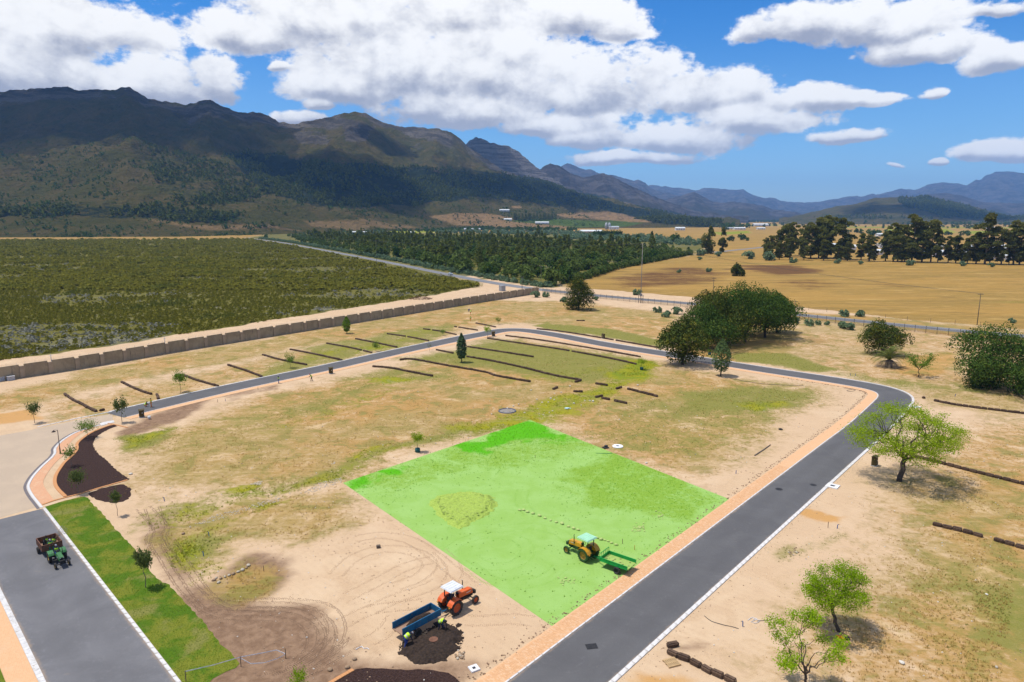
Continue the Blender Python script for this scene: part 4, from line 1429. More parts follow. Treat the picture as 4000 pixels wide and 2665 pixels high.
# --- boundary wall: pillars and panels
WALLC, wc_ = new_mat('rendered_wall')
_p = wc_.n('ShaderNodeNewGeometry').outputs['Position']
_c = wc_.mix(wc_.mr(wc_.noise(_p, 0.35, 5, 0.65, 0.5), 0.35, 0.65), (0.265, 0.212, 0.142), (0.345, 0.285, 0.195))
_c = wc_.mix(wc_.mr(wc_.noise(wc_.vm('MULTIPLY', _p, (1.2, 1.2, 0.3)), 1.0, 5, 0.7), 0.55, 0.75), _c, (0.15, 0.122, 0.095))
finish(wc_, principled(wc_, _c, 0.95, bump(wc_, wc_.noise(_p, 6.0, 4, 0.7), 0.4, 0.03), spec=0.1))
PILC = pm('wall_pillar', (0.36, 0.285, 0.20), (0.30, 0.235, 0.165), 0.8, 0.95, 0.2)
w_line = catmull(GP([(-330, 932), (-150, 902), (0, 876), (189, 847.5), (395, 811), (602, 777), (823, 741.5), (1069, 701), (1247, 673)]), 2.0)
w_pts = resample(w_line, 5.5)
w_pts = [w_pts[0]] + [(w_pts[i - 1] + w_pts[i] + w_pts[i + 1]) / 3 for i in range(1, len(w_pts) - 1)] + [w_pts[-1]]
wall = empty('boundary_wall', w_pts[0], label='long brown rendered boundary wall with pillars between sandy strip and bush field', cat='wall')
pil_me = M().box((0, 0, 1.36), (0.95, 0.62, 2.72)).mesh('pillar', PILC, bevel=0.03)
for i, (a, b) in enumerate(zip(w_pts, w_pts[1:])):
    d = b - a
    ang = math.atan2(d.y, d.x)
    L = d.length
    obj('pillar', pil_me, wall, a - w_pts[0], ang)
    c = (a + b) / 2 - w_pts[0]
    pn = M().box((0, 0, 1.5), (L - 0.97, 0.28, 3.0)).box((0, 0, 3.04), (L - 0.97, 0.36, 0.08))
    pn.build('panel', WALLC, wall, loc=c, rz=ang)
    br = M()
    for k in (-0.35, 0.0, 0.35):
        br.tube([(k * L, 0.1, 3.05), (k * L, 0.16, 3.55)], 0.02, 4)
    for zz in (3.2, 3.35, 3.5):
        br.tube([(-L / 2, 0.14, zz), (L / 2, 0.14, zz)], 0.006, 3)
    br.build('electric_wire', pm('galvanised', (0.42, 0.42, 0.42), None, 3, 0.5, metal=0.6), wall, loc=c, rz=ang)
obj('pillar', pil_me, wall, w_pts[-1] - w_pts[0], 0.9)

# ------------------------------------------------------------------ vegetation
BARK = pm('bark', (0.095, 0.072, 0.055), (0.055, 0.042, 0.034), 5, 0.95, 0.5)
BARK_PALE = pm('pale_bark', (0.20, 0.16, 0.12), (0.12, 0.095, 0.075), 5, 0.95, 0.4)
L_DARK = leafmat('leaf_dark', (0.020, 0.030, 0.007), (0.046, 0.058, 0.012), (0.105, 0.095, 0.012), 0.2, 0.55)
L_DEEP = leafmat('leaf_deep', (0.018, 0.036, 0.008), (0.042, 0.068, 0.013), (0.060, 0.075, 0.012), 0.22, 0.5)
L_BRIGHT = leafmat('leaf_bright', (0.100, 0.155, 0.006), (0.175, 0.225, 0.010), None, 0.45, 0.6)
L_LIME = leafmat('leaf_lime', (0.100, 0.170, 0.005), (0.165, 0.235, 0.008), None, 0.48)
L_SAP = leafmat('leaf_sapling', (0.050, 0.090, 0.010), (0.100, 0.150, 0.020), None, 0.32)
L_SAPD = leafmat('leaf_sapling_dark', (0.045, 0.062, 0.018), (0.085, 0.105, 0.030), None, 0.40)
L_PINE = leafmat('leaf_pine', (0.044, 0.054, 0.010), (0.080, 0.088, 0.016), None, 0.3)
L_EUC = leafmat('leaf_eucalyptus', (0.046, 0.052, 0.012), (0.088, 0.090, 0.022), (0.112, 0.100, 0.026), 0.35, 0.12)
L_WAT = leafmat('leaf_wattle', (0.042, 0.062, 0.014), (0.082, 0.104, 0.024), None, 0.3)
L_GREY = leafmat('leaf_greygreen', (0.060, 0.090, 0.045), (0.105, 0.140, 0.075), None, 0.25)
L_FYN = leafmat('leaf_fynbos', (0.078, 0.075, 0.012), (0.112, 0.102, 0.016), (0.070, 0.074, 0.014), 0.35, 0.03)
L_FYNG = leafmat('leaf_fynbos_grey', (0.090, 0.090, 0.070), (0.135, 0.130, 0.105), None, 0.15)
L_PALM = leafmat('leaf_palm', (0.065, 0.080, 0.020), (0.110, 0.120, 0.035), None, 0.25)
L_DRY = leafmat('leaf_dry_palm', (0.16, 0.12, 0.08), (0.22, 0.17, 0.11), None, 0.2)


def leaf_arrays(C, N, size, rr, aspect=0.6):
    """diamond leaves at C facing about N"""
    n = len(C)
    N = N / np.maximum(np.linalg.norm(N, axis=1, keepdims=True), 1e-6)
    r = rr.normal(size=(n, 3))
    U = np.cross(N, r)
    U /= np.maximum(np.linalg.norm(U, axis=1, keepdims=True), 1e-6)
    W_ = np.cross(N, U)
    s = (size * rr.uniform(0.65, 1.35, n))[:, None]
    V = np.stack([C + U * s, C + W_ * s * aspect + N * s * 0.15, C - U * s, C - W_ * s * aspect + N * s * 0.15], 1).reshape(-1, 3)
    F = np.arange(4 * n).reshape(n, 4)
    return V, F


def sph(n, rr):
    d = rr.normal(size=(n, 3))
    return d / np.linalg.norm(d, axis=1, keepdims=True)


def dense_crown(rr, w, d, z0, z1, lobes, leaves, size, jitter=0.6, hollow=0.72, topheavy=0.0):
    """clumped crown filling an ellipsoid w x d from z0 to z1"""
    hz_, cz = (z1 - z0) / 2, (z1 + z0) / 2
    Cs, Rs = [], []
    for i in range(lobes):
        v = sph(1, rr)[0] * rr.uniform(0.30, 0.64)
        v[2] = v[2] * 0.9 + 0.05
        c = np.array([v[0] * w / 2, v[1] * d / 2, cz + v[2] * hz_ + topheavy * hz_ * 0.3])
        Cs.append(c)
        Rs.append(min(w, d, 2 * hz_) / 2 * rr.uniform(0.36, 0.56))
    per = leaves // lobes
    P, N = [], []
    for c, r in zip(Cs, Rs):
        k = sph(per, rr)
        k[:, 2] = np.where(k[:, 2] < -0.4, -k[:, 2] * 0.5, k[:, 2])
        q = c + k * r * rr.uniform(hollow, 1.05, (per, 1)) * np.array([1.1, 1.1, 0.9])
        P.append(q)
        N.append(k + rr.normal(size=(per, 3)) * jitter)
    P, N = np.concatenate(P), np.concatenate(N)
    lo, hi = np.percentile(P, 1, axis=0), np.percentile(P, 99, axis=0)
    tl, th_ = np.array([-w / 2, -d / 2, z0]), np.array([w / 2, d / 2, z1])
    sc, of = (th_ - tl) / (hi - lo), None
    P = tl + (P - lo) * sc
    Cs = [tl + (c - lo) * sc for c in Cs]
    tz = np.clip((P[:, 2] - z0) / max(1e-3, z1 - z0), 0, 1)
    P[:, :2] *= (0.42 + 0.58 * np.sin(np.pi * np.clip(tz * 0.74 + 0.20, 0, 1)) ** 0.8)[:, None] * 1.04
    return leaf_arrays(P, N, np.full(len(P), size), rr) + (Cs,)


def limb(mb, p, q, r0, r1, rr, seg=4, wob=0.12, n=5):
    p, q = Vector(p), Vector(q)
    L = (q - p).length
    pts, rs = [], []
    for i in range(seg + 1):
        t = i / seg
        w = Vector(rr.normal(size=3)) * L * wob * math.sin(math.pi * t) * 0.6
        pts.append(p.lerp(q, t) + w)
        rs.append(r0 + (r1 - r0) * t)
    mb.tube(pts, rs, n)
    return pts


def big_tree(seed, w, d, h, trunk, lobes, leaves, size, leafm, bark=BARK, z0f=0.15, nlimb=6, topheavy=0.0, spread=0.35):
    """-> (trunk mesh, crown mesh) with its base at the origin"""
    rr = np.random.default_rng(seed)
    V, F, Cs = dense_crown(rr, w, d, h * z0f, h, lobes, leaves, size, topheavy=topheavy)
    crown = np_mesh('crown', V, F, [leafm])
    mb = M()
    fork = Vector((rr.normal() * 0.1 * w * 0.1, rr.normal() * 0.05 * w, h * max(0.16, z0f * 1.1)))
    limb(mb, (0, 0, -0.15), fork, trunk, trunk * 0.75, rr, 4, 0.05, 8)
    for c in Cs[:nlimb]:
        limb(mb, fork, c, trunk * 0.55, trunk * 0.10, rr, 4, 0.12)
    return mb.mesh('trunk', bark, smooth=True), crown


def airy_tree(seed, w, h, trunk_r, fork_z, leafm, size, tips_n=9, per=34, bark=BARK, flat=0.45, lean=(0, 0), levels=3, clump=0.5, droop=0.0, gaps=0.12):
    rr = np.random.default_rng(seed)
    mb = M()
    tips = []

    def grow(p, d, L, r, lvl):
        e = p + d * L
        e.z = max(e.z, fork_z * 0.6)
        pts = limb(mb, p, e, r, r * 0.55, rr, 4, 0.10, 6 if lvl == 0 else 4)
        if lvl >= levels:
            tips.append(e)
            tips.append(pts[2])
            return
        if lvl >= 1:
            tips.append(pts[3])
        k = 3 if lvl else tips_n
        for i in range(k):
            a = 2 * math.pi * (i + rr.uniform(-.3, .3)) / k
            side = Vector((math.cos(a), math.sin(a), 0))
            if lvl == 0:
                nd = (side * rr.uniform(0.7, 1.15) + Vector((0, 0, rr.uniform(0.25, 1.0)))).normalized()
                nl = w / 2 * rr.uniform(0.50, 0.72)
            else:
                nd = (d * 1.0 + side * rr.uniform(0.4, 0.8) + Vector((0, 0, rr.uniform(-0.15, 0.45) - droop))).normalized()
                nl = L * rr.uniform(0.50, 0.72)
            grow(e if (lvl == 0 or i < 2) else pts[2], nd, nl, r * 0.52, lvl + 1)

    top = Vector((lean[0], lean[1], fork_z))
    grow(Vector((0, 0, -0.15)), (top + Vector((0, 0, .15))).normalized(), (top + Vector((0, 0, .15))).length, trunk_r, 0)
    T = np.array([tuple(t) for t in tips])
    T = T[rr.random(len(T)) > gaps]
    # keep the crown inside its height
    n = len(T)
    k = rr.normal(size=(n * per, 3)) * np.array([clump, clump, clump * flat]) * np.repeat(rr.uniform(.6, 1.35, n), per)[:, None]
    P = np.repeat(T, per, 0) + k
    N = rr.normal(size=(n * per, 3)) * 0.8 + np.array([0, 0, 0.9])
    V, F = leaf_arrays(P, N, np.full(len(P), size), rr, 0.45)
    zmax = V[:, 2].max()
    tm, cm = mb.mesh('trunk', bark, smooth=True), None
    s = h / zmax
    co = np.empty(len(tm.vertices) * 3, np.float32)
    tm.vertices.foreach_get('co', co)
    co = co.reshape(-1, 3)
    xy = max(abs(V[:, 0]).max(), abs(V[:, 1]).max())
    sx = (w / 2) / xy * 1.05
    for arr in (co, V):
        arr[:, 2] *= s
        arr[:, 0] *= sx
        arr[:, 1] *= sx
    tm.vertices.foreach_set('co', co.ravel())
    tm.update()
    return tm, np_mesh('crown', V, F, [leafm])


def open_tree(seed, w, h, trunk_r, fork_z, leafm, size, clumps, per, crad, bark=BARK, lean=(0, 0), zlow=0.34, flat=0.55):
    """rounded open crown: leaf sprays spread through a dome, each carried by a limb"""
    rr = np.random.default_rng(seed)
    mb = M()
    fork = Vector((lean[0], lean[1], fork_z))
    limb(mb, (0, 0, -0.15), fork, trunk_r, trunk_r * 0.8, rr, 5, 0.06, 8)
    cz, hz_ = h * (1 + zlow) / 2, h * (1 - zlow) / 2
    mains = []
    nm = 7
    for i in range(nm):
        a = 2 * math.pi * (i + rr.uniform(-.3, .3)) / nm
        r = rr.uniform(0.35, 0.6)
        e = Vector((lean[0] + math.cos(a) * r * w / 2, lean[1] + math.sin(a) * r * w / 2, fork_z + (h - fork_z) * rr.uniform(0.25, 0.68)))
        pts = limb(mb, fork, e, trunk_r * 0.55, trunk_r * 0.2, rr, 5, 0.14, 6)
        mains += pts[2:]
    P, N, cs = [], [], []
    tries = 0
    while len(cs) < clumps and tries < 4000:
        tries += 1
        k = rr.uniform(-1, 1, 3)
        q = np.linalg.norm(k)
        if q > 1 or q < 0.45:
            continue
        c = np.array([lean[0] + k[0] * w / 2, lean[1] + k[1] * w / 2, cz + k[2] * hz_])
        if any(np.linalg.norm(c - d) < crad * 0.85 for d in cs):
            continue
        cs.append(c)
    for c in cs:
        cv = Vector(c)
        m = min(mains, key=lambda p: (p - cv).length + (0.6 if p.z > cv.z else 0))
        limb(mb, m, cv, trunk_r * 0.17, 0.012, rr, 4, 0.16, 4)
        s = crad * rr.uniform(0.7, 1.25)
        n = int(per * (s / crad) ** 2)
        k = rr.normal(size=(n, 3)) * np.array([0.5, 0.5, 0.5 * flat]) * s
        P.append(c + k)
        N.append(rr.normal(size=(n, 3)) * 0.75 + np.array([0, 0, 0.9]) + k * 0.6 / s)
    P, N = np.concatenate(P), np.concatenate(N)
    V, F = leaf_arrays(P, N, np.full(len(P), size), rr, 0.5)
    return mb.mesh('trunk', bark, smooth=True), np_mesh('crown', V, F, [leafm])


def conifer(seed, w, h, leaves, size, leafm, narrow=False, trunk=0.16, bark=BARK):
    rr = np.random.default_rng(seed)
    n = leaves
    t = rr.uniform(0.05, 1, n) ** 0.8
    ring = np.floor(t * 13) / 13.0
    rad_ = (w / 2) * (np.sin(np.pi * np.clip(t * 0.88 + 0.1, 0, 1)) if narrow else (1.02 - t)) * rr.uniform(0.35, 1.0, n) ** 0.6
    lob = 0.72 + 0.45 * vnoise(rr.uniform(0, 7, n) * 0 + t * 9, t * 3 + 2, seed)
    a = rr.uniform(0, 2 * math.pi, n)
    lump = 0.75 + 0.5 * vnoise(a * 2.0, t * 8, seed + 3)
    P = np.stack([np.cos(a) * rad_ * lump, np.sin(a) * rad_ * lump, h * (0.06 + 0.94 * t)], 1)
    N = np.stack([np.cos(a), np.sin(a), np.full(n, 0.6)], 1) + rr.normal(size=(n, 3)) * 0.5
    V, F = leaf_arrays(P, N, np.full(n, size), rr, 0.45)
    mb = M()
    mb.tube([(0, 0, -0.1), (0, 0, h * 0.5), (0, 0, h * 0.93)], [trunk, trunk * 0.6, trunk * 0.12], 6)
    return mb.mesh('trunk', bark, smooth=True), np_mesh('crown', V, F, [leafm])


def plant(name, meshes, loc, label, cat='tree', rz=None, group=None, scale=None):
    e = empty(name, loc, R.uniform(0, 6.28) if rz is None else rz, label, cat, group)
    if scale:
        e.scale = (scale,) * 3
    obj('trunk', meshes[0], e)
    obj('crown', meshes[1], e)
    return e


def metres(x, y, px):
    return px * depth(x, y) / (FPX / D)


# --- the named trees of the estate (base pixel, width px, height px)
def dims(x, y, wpx, hpx):
    t = depth(x, y)
    ang = math.atan2(CAM_H, math.hypot(G(x, y).x, G(x, y).y))
    return metres(x, y, wpx), metres(x, y, hpx) / math.cos(ang)


def put_dense(name, x, y, wpx, hpx, seed, lobes, leaves, size, leafm, label, z0f=0.06, dfac=1.0, nl=6, th=0.0, trunk=None, group=None, cat='tree'):
    w, h = dims(x, y, wpx, hpx)
    b = G(x, y)
    return plant(name, big_tree(seed, w, w * dfac, h, trunk or h * 0.03, lobes, leaves, size, leafm, z0f=z0f, nlimb=nl, topheavy=th), b, label, cat, 0.0, group)


put_dense('round_tree', 1330, 712, 62, 74, 3, 17, 8500, 0.24, L_DARK, 'lone round dark olive tree beside the fenced road', 0.02)
# the big dark clump: separate crowns standing close together
clump = [(1568, 838, 88, 104, 'dark tree leaning over the road at the near end of the clump'), (1628, 800, 110, 105, 'dark tree second from the road in the big clump'),
         (1668, 792, 120, 112, 'olive-topped dark tree in the middle of the big clump'), (1712, 786, 125, 118, 'tallest dark tree of the big clump'),
         (1758, 776, 110, 108, 'dark tree behind the open shade of the big clump'), (1640, 770, 95, 98, 'dark tree at the back of the clump nearest the field road'),
         (1700, 765, 110, 98, 'broad dark tree at the back of the big clump'), (1785, 764, 62, 90, 'slim dark tree at the far end of the clump')]
for i, (x, y, w_, h_, lab) in enumerate(clump):
    put_dense('wattle_tree', x, y, w_ * 1.22, h_ * (1.0, .92, 1.06, 1.1, .98, .96, 1.08, .95)[i], 30 + i, 15, 9500, 0.24, L_DARK if i in (0, 2, 5) else L_DEEP, lab, 0.10 if i != 4 else 0.2, group='dark trees of the big clump')
put_dense('bushy_tree', 2026, 814, 98, 74, 61, 15, 9500, 0.20, L_DARK, 'rounded dark tree with yellowish leaf tips behind the palm', 0.08)
put_dense('broad_tree', 2272, 888, 158, 132, 62, 20, 16000, 0.21, L_DEEP, 'big spreading dark green tree at the edge of the sand clearing', 0.06, trunk=0.3)
put_dense('broad_tree', 2375, 915, 130, 108, 63, 15, 11000, 0.21, L_DEEP, 'dark green tree cut off by the edge of the picture', 0.04, trunk=0.3)
put_dense('low_bush', 2250, 893, 60, 36, 64, 7, 2200, 0.15, L_DEEP, 'low green bush under the big spreading tree', 0.02, cat='bush', trunk=0.06)
put_dense('field_tree', 1694, 634, 28, 26, 65, 9, 1000, 0.7, L_DARK, 'small round tree alone in the golden field', 0.0)

w_, h_ = dims(2066, 1108, 232, 176)
plant('spreading_tree', open_tree(5, w_ * .98, h_ * 0.95, 0.36, 3.0, L_BRIGHT, 0.105, 105, 215, 1.2, BARK, (0.8, 0.1), 0.26, 0.5), G(2066, 1106), 'large open yellow-green tree spreading over the road kerb', 'tree', 0.4)
w_, h_ = dims(1927, 1450, 142, 145)
plant('young_lime_tree', open_tree(8, w_ * 1.0, h_ * 0.98, 0.17, 1.9, L_LIME, 0.075, 50, 260, 0.72, BARK, (-0.55, 0.35), 0.36, 0.6), G(1927, 1450), 'bright green leaning tree above the orange jacket', 'tree', 0.3)
w_, h_ = dims(1850, 1600, 165, 160)
plant('young_lime_tree', open_tree(12, w_ * 1.05, h_ * 0.95, 0.12, 1.4, L_LIME, 0.075, 26, 230, 0.55, BARK, (0.1, 0.1), 0.30, 0.8), G(1852, 1588), 'sparse bright green tree with bare branches at the bottom edge', 'tree', 1.9)
w_, h_ = dims(2110, 868, 76, 62)
plant('maple_like_tree', airy_tree(15, w_, h_, 0.13, 1.5, L_SAP, 0.17, 7, 34, BARK, 0.9, (0, 0), 2, 0.40), G(2110, 866), 'small leafy tree standing right of the palm')
w_, h_ = dims(1656, 866, 46, 84)
plant('drooping_tree', conifer(18, w_, h_, 1700, 0.26, leafmat('leaf_drooping', (0.036, 0.058, 0.020), (0.066, 0.090, 0.032), None, 0.25), True, 0.16), G(1656, 864), 'slender drooping grey-green tree beside the road bend', 'tree', 0.0)
w_, h_ = dims(1061, 834, 24, 66)
plant('column_conifer', conifer(19, w_, h_, 1300, 0.30, leafmat('leaf_conifer', (0.030, 0.052, 0.024), (0.055, 0.082, 0.036), None, 0.2), True, 0.14), G(1061, 833), 'upright dark conifer among the sod rows', 'tree', 0.0)
w_, h_ = dims(797, 768, 19, 39)
plant('column_conifer', conifer(20, w_, h_, 700, 0.30, L_SAP, True, 0.1), G(797, 767), 'small upright green tree close to the boundary wall', 'tree', 0.0)

# palm
pl = empty('palm_tree', G(*z6(1465, 1066)), 0.0, 'short date palm with arching fronds beside the round tree', 'tree')
pl.scale = (1.35, 1.35, 1.35)
pmb = M()
rr_ = np.random.default_rng(4)
pmb.tube([(0, 0, -0.1), (0, 0, 0.5), (0, 0, 1.3)], [0.55, 0.62, 0.42], 10)
for k in range(40):
    a = k * 2.4
    pmb.box((math.cos(a) * 0.52, math.sin(a) * 0.52, 0.1 + k * 0.028), (0.16, 0.22, 0.16), 0, a)
pmb.build('trunk', BARK_PALE, pl)
fr_mesh = {}
for kind, m in (('green', L_PALM), ('dry', L_DRY)):
    mb = M()
    L = 3.6 if kind == 'green' else 2.9
    pts = []
    for i in range(9):
        t = i / 8
        pts.append(Vector((L * t * (1 - 0.18 * t), 0, (2.0 * t - 2.6 * t * t) if kind == 'green' else (0.4 * t - 1.5 * t * t))))
    mb.tube(pts, [0.035 * (1 - 0.8 * i / 8) + 0.004 for i in range(9)], 4)
    for i in range(1, 33):
        t = i / 33
        p = pts[min(7, int(t * 8))].lerp(pts[min(8, int(t * 8) + 1)], t * 8 - int(t * 8))
        ll = 0.62 * math.sin(math.pi * min(1, t * 0.9 + 0.12)) + 0.1
        for s in (-1, 1):
            q = p + Vector((ll * 0.55, s * ll * 0.75, 0.10))
            mb.add([p + Vector((-.03, 0, 0)), p + Vector((.03, 0, 0)), q], [(0, 1, 2)])
    fr_mesh[kind] = mb.mesh('frond', m)
for k in range(46):
    o = obj('frond', fr_mesh['green'], pl, (0, 0, 1.32))
    el_ = rr_.uniform(-0.15, 1.15)
    o.rotation_euler = (0, -el_, k * 2.399)
    o.scale = (rr_.uniform(.85, 1.1),) * 3
for k in range(20):
    o = obj('frond', fr_mesh['dry'], pl, (0, 0, 1.15))
    o.rotation_euler = (0, rr_.uniform(0.0, 0.5), k * 2.399 + 0.5)

# --- saplings
STAKE = pm('wooden_stake', (0.22, 0.15, 0.09), None, 6, 0.9)
BAGM = pm('teal_planting_bag', (0.020, 0.115, 0.105), (0.012, 0.075, 0.075), 6, 0.7)


def sapling(x, y, hpx, wpx, seed, leafm, label, bag=False, leaves=1.0, bare=False, stake=False):
    w, h = dims(x, y, wpx, hpx)
    base = G(x, y)
    tm, cm = airy_tree(seed, w, h - (0.55 if bag else 0), max(0.035, h * 0.014), h * 0.34, leafm, max(0.085, h * 0.036), 6, int((22 if not bare else 4) * leaves), BARK_PALE, 0.9, (0, 0), 2, max(0.13, w * 0.11))
    e = empty('sapling', base, R.uniform(0, 6), label, 'sapling', 'young planted trees')
    zo = 0.0
    if bag:
        g = M().lathe([(0.0, 0.0), (0.36, 0.0), (0.40, 0.3), (0.37, 0.60), (0.33, 0.60), (0.31, 0.5), (0.0, 0.5)], 14)
        g.build('planting_bag', BAGM, e, smooth=True)
        zo = 0.5
    obj('trunk', tm, e, (0, 0, zo))
    obj('crown', cm, e, (0, 0, zo))
    if stake:
        M().box((0.25, 0, 0.7), (0.05, 0.05, 1.4)).build('stake', STAKE, e)
    return e


SAPS = [
    (z4(228, 1266), 58, 38, L_SAPD, 'grey-green sapling on the sand above the plaza', {}),
    (z4(803, 1263), 66, 40, L_SAPD, 'thin sapling beside the kiosk where the asphalt begins', {}),
    (z4(578, 1366), 55, 58, L_SAP, 'bushy sapling at the head of the mulch bed', {}),
    (z4(1186, 1064), 56, 40, L_SAP, 'leafy sapling between the second and third sod rows', {}),
    (z4(1908, 905), 40, 34, L_SAP, 'leafy sapling on the lime green stand beside the road', {}),
    (y7(628, 775), 52, 36, L_SAP, 'spindly pale sapling at the middle of the mulch bed', {'leaves': 0.6}),
    (y7(722, 1150), 66, 46, L_SAPD, 'full dark sapling at the lower edge of the mulch bed', {}),
    (y7(1252, 1450), 68, 34, L_SAPD, 'narrow sapling in the small mulch bed', {}),
    (z7(957, 945), 94, 48, L_SAPD, 'taller sapling with a clear trunk on the lawn strip', {}),
    (z5(285, 797), 27, 24, L_SAP, 'small bushy sapling on the fourth stand', {}),
    (z5(724, 692), 20, 20, L_SAP, 'small sapling on a bright green patch near the road corner', {}),
    (z5(1016, 702), 30, 20, L_BRIGHT, 'thin pale sapling beside the corner kiosk', {'leaves': 0.6}),
    (z5(1086, 618), 21, 20, L_SAP, 'small round sapling behind the road corner', {}),
    (z5(636, 795), 22, 17, L_SAPD, 'nearly bare sapling inside the road corner', {'bare': True}),
    (z5(2028, 916), 34, 30, L_BRIGHT, 'lime sapling in a teal bag on the yellow weeds', {'bag': True}),
    (z5(557, 1456), 50, 36, L_BRIGHT, 'lime sapling in a teal bag beside the green plot', {'bag': True}),
    ((690, 1600), 60, 62, L_LIME, 'bright sapling top showing at the bottom edge', {}),
    (z6(288, 986), 14, 14, L_SAP, 'small sapling in a teal bag under the dark clump', {'bag': True}),
]
for i, (p, h_, w_, lm, lab, kw) in enumerate(SAPS):
    sapling(p[0], p[1], h_, w_, 200 + i, lm, lab, **kw)

# --- grey-green bushes near the fence and road
gb = [big_tree(300 + i, 2.4, 2.4, 1.7, 0.06, 6, 420, 0.24, L_GREY, z0f=0.0, nlimb=3) for i in range(3)]
for me in gb:
    for m in me:
        m.name = 'grey_bush_mesh'
BUSH = [(z6(940, 795), 1.3, 'grey bush beside the fence post near the clump'), (z6(1165, 812), 1.4, 'left bush of the grey pair below the fence'), (z6(1205, 822), 1.4, 'right bush of the grey pair below the fence'),
        (z6(1000, 790), 0.9, 'small grey bush between the fence and the pair'), (z6(1060, 790), 0.8, 'low grey bush nearest the grey pair'), (z6(850, 775), 1.2, 'grey bush at the far edge of the clump'),
        (z6(1170, 735), 1.5, 'green bush across the road from the fence'), (z6(1275, 735), 1.4, 'grey bush across the road beside a green one'),
        (z5(1330, 440), 1.7, 'wide grey bush at the end of the wall'), (z5(1400, 440), 1.4, 'round grey bush right of the wall end'), (z5(1515, 470), 1.3, 'faded bush beside the lone round tree'),
        (z5(1730, 460), 1.0, 'small bush right of the lone round tree'), (z5(2130, 540), 1.3, 'grey bush on the dry grass left of the clump'), (z5(2190, 570), 1.4, 'grey bush pair partner left of the clump'),
        (z5(2260, 550), 1.6, 'tall grey bush touching the clump'), (z5(2000, 425), 1.6, 'bush at the foot of the tall pole'), (x7(2215, 330), 1.0, 'low bush by the fence near the last pole'),
        (x3(730, 615), 1.7, 'bush alone in the golden field before the twin trees'), (x3(845, 760), 1.5, 'dark bush in the brown patch of the field'), (x3(478, 770), 1.3, 'low bush in the burnt grass'),
        (x3(960, 570), 2.6, 'bush at the foot of the twin trees'), (x3(750, 560), 3.6, 'wide bush before the first twin tree'), (x3(1580, 620), 4.4, 'dense bush at the start of the gum row'), (x3(1330, 600), 4.0, 'broad green thicket before the gum row')]
for i, (p, s, lab) in enumerate(BUSH):
    plant('grey_bush', gb[i % 3], G(*p), lab, 'bush', None, 'bushes in the open', s * 0.95)

# --- gum trees along the field edge
gum = []
for i in range(5):
    rr = np.random.default_rng(400 + i)
    h = 30.0
    mb = M()
    Ps, Ns = [], []
    nl = 30
    mb.tube([(0, 0, -0.3), (0.3, 0, 10), (0.1, 0.3, 26)], [0.6, 0.45, 0.15], 6)
    for t in range(nl):
        f = (t + 0.5) / nl
        z = h * (0.10 + 0.86 * f)
        a = rr.uniform(0, 6.28)
        ro = rr.uniform(0.1, 1.0) * 6.6 * math.sqrt(max(0.06, 1 - (1.9 * f - 0.95) ** 2))
        c = np.array([math.cos(a) * ro, math.sin(a) * ro, z])
        if t % 2:
            limb(mb, (0.1, 0.1, z * 0.72), c, 0.22, 0.05, rr, 3, 0.1, 4)
        per = 150
        k = sph(per, rr)
        k[:, 2] = np.abs(k[:, 2]) * 0.9 - 0.25
        r = rr.uniform(1.9, 3.7)
        Ps.append(c + k * r * rr.uniform(0.6, 1.05, (per, 1)))
        Ns.append(k + rr.normal(size=(per, 3)) * 0.6)
    V, F = leaf_arrays(np.concatenate(Ps), np.concatenate(Ns), np.full(sum(len(p) for p in Ps), 0.72), rr)
    gum.append((mb.mesh('trunk', BARK_PALE, smooth=True), np_mesh('crown', V, F, [L_EUC])))
GUMS = [  # base px, height px
    (x3(1690, 580), 0.72), (x3(1600, 560), 0.55), (x3(1780, 575), 0.85), (x3(1850, 560), 0.92), (x3(2000, 590), 0.85), (x3(2090, 600), 0.92), (x3(2190, 590), 1.05), (x3(2290, 590), 1.1), (x3(1540, 560), 0.5),
    (x4(60, 560), 1.0), (x4(250, 570), 1.05), (x4(480, 575), 0.66), (x4(300, 575), 0.6), (x4(760, 590), 0.72), (x4(850, 595), 0.92), (x4(950, 590), 0.84), (x4(1060, 600), 1.12), (x4(1180, 600), 0.95), (x4(1280, 605), 0.98),
    (x4(1480, 610), 0.62), (x4(1700, 620), 0.60), (x4(1800, 620), 0.72), (x4(1900, 625), 1.14), (x4(2090, 630), 0.78), (x4(2230, 630), 0.98), (x4(2300, 630), 0.85), (x4(2400, 640), 0.8), (x4(2480, 640), 0.95), (x4(2600, 645), 0.9)]
ORD = 'first second third fourth fifth sixth seventh eighth ninth tenth eleventh twelfth thirteenth fourteenth fifteenth sixteenth seventeenth eighteenth nineteenth twentieth'.split() + ['twenty-' + q for q in 'first second third fourth fifth sixth seventh eighth ninth'.split()]
GUMS.sort(key=lambda q: q[0][0])
for i, (p, s) in enumerate(GUMS):
    plant('gum_tree', gum[i % 5], G(*p), ORD[i] + ' tall gum tree of the row, counted from the farm lane', 'tree', None, 'gum trees in a row beyond the field', s * 1.12)
for i in range(20):
    x = 1755 + i * 33 + R.uniform(-12, 12)
    plant('gum_tree', gum[(i * 2) % 5], G(x, 596 + (x - 1755) * 0.02), 'shorter dark gum tree standing between the tall ones of the row', 'tree', None, 'gum trees in a row beyond the field', R.uniform(.42, .72)).scale.x *= 1.5
for (p, s, lab) in ((x3(830, 540), 0.95, 'left of the two tall dark trees before the farm lane'), (x3(1005, 520), 0.90, 'right of the two tall dark trees before the farm lane')):
    plant('tall_dark_tree', big_tree(470 + int(s * 100), 13 if s > .92 else 9, 11, 27, 0.5, 14, 2200, 1.0, L_EUC, z0f=0.05), G(*p), lab, 'tree', 0.0, None, s)
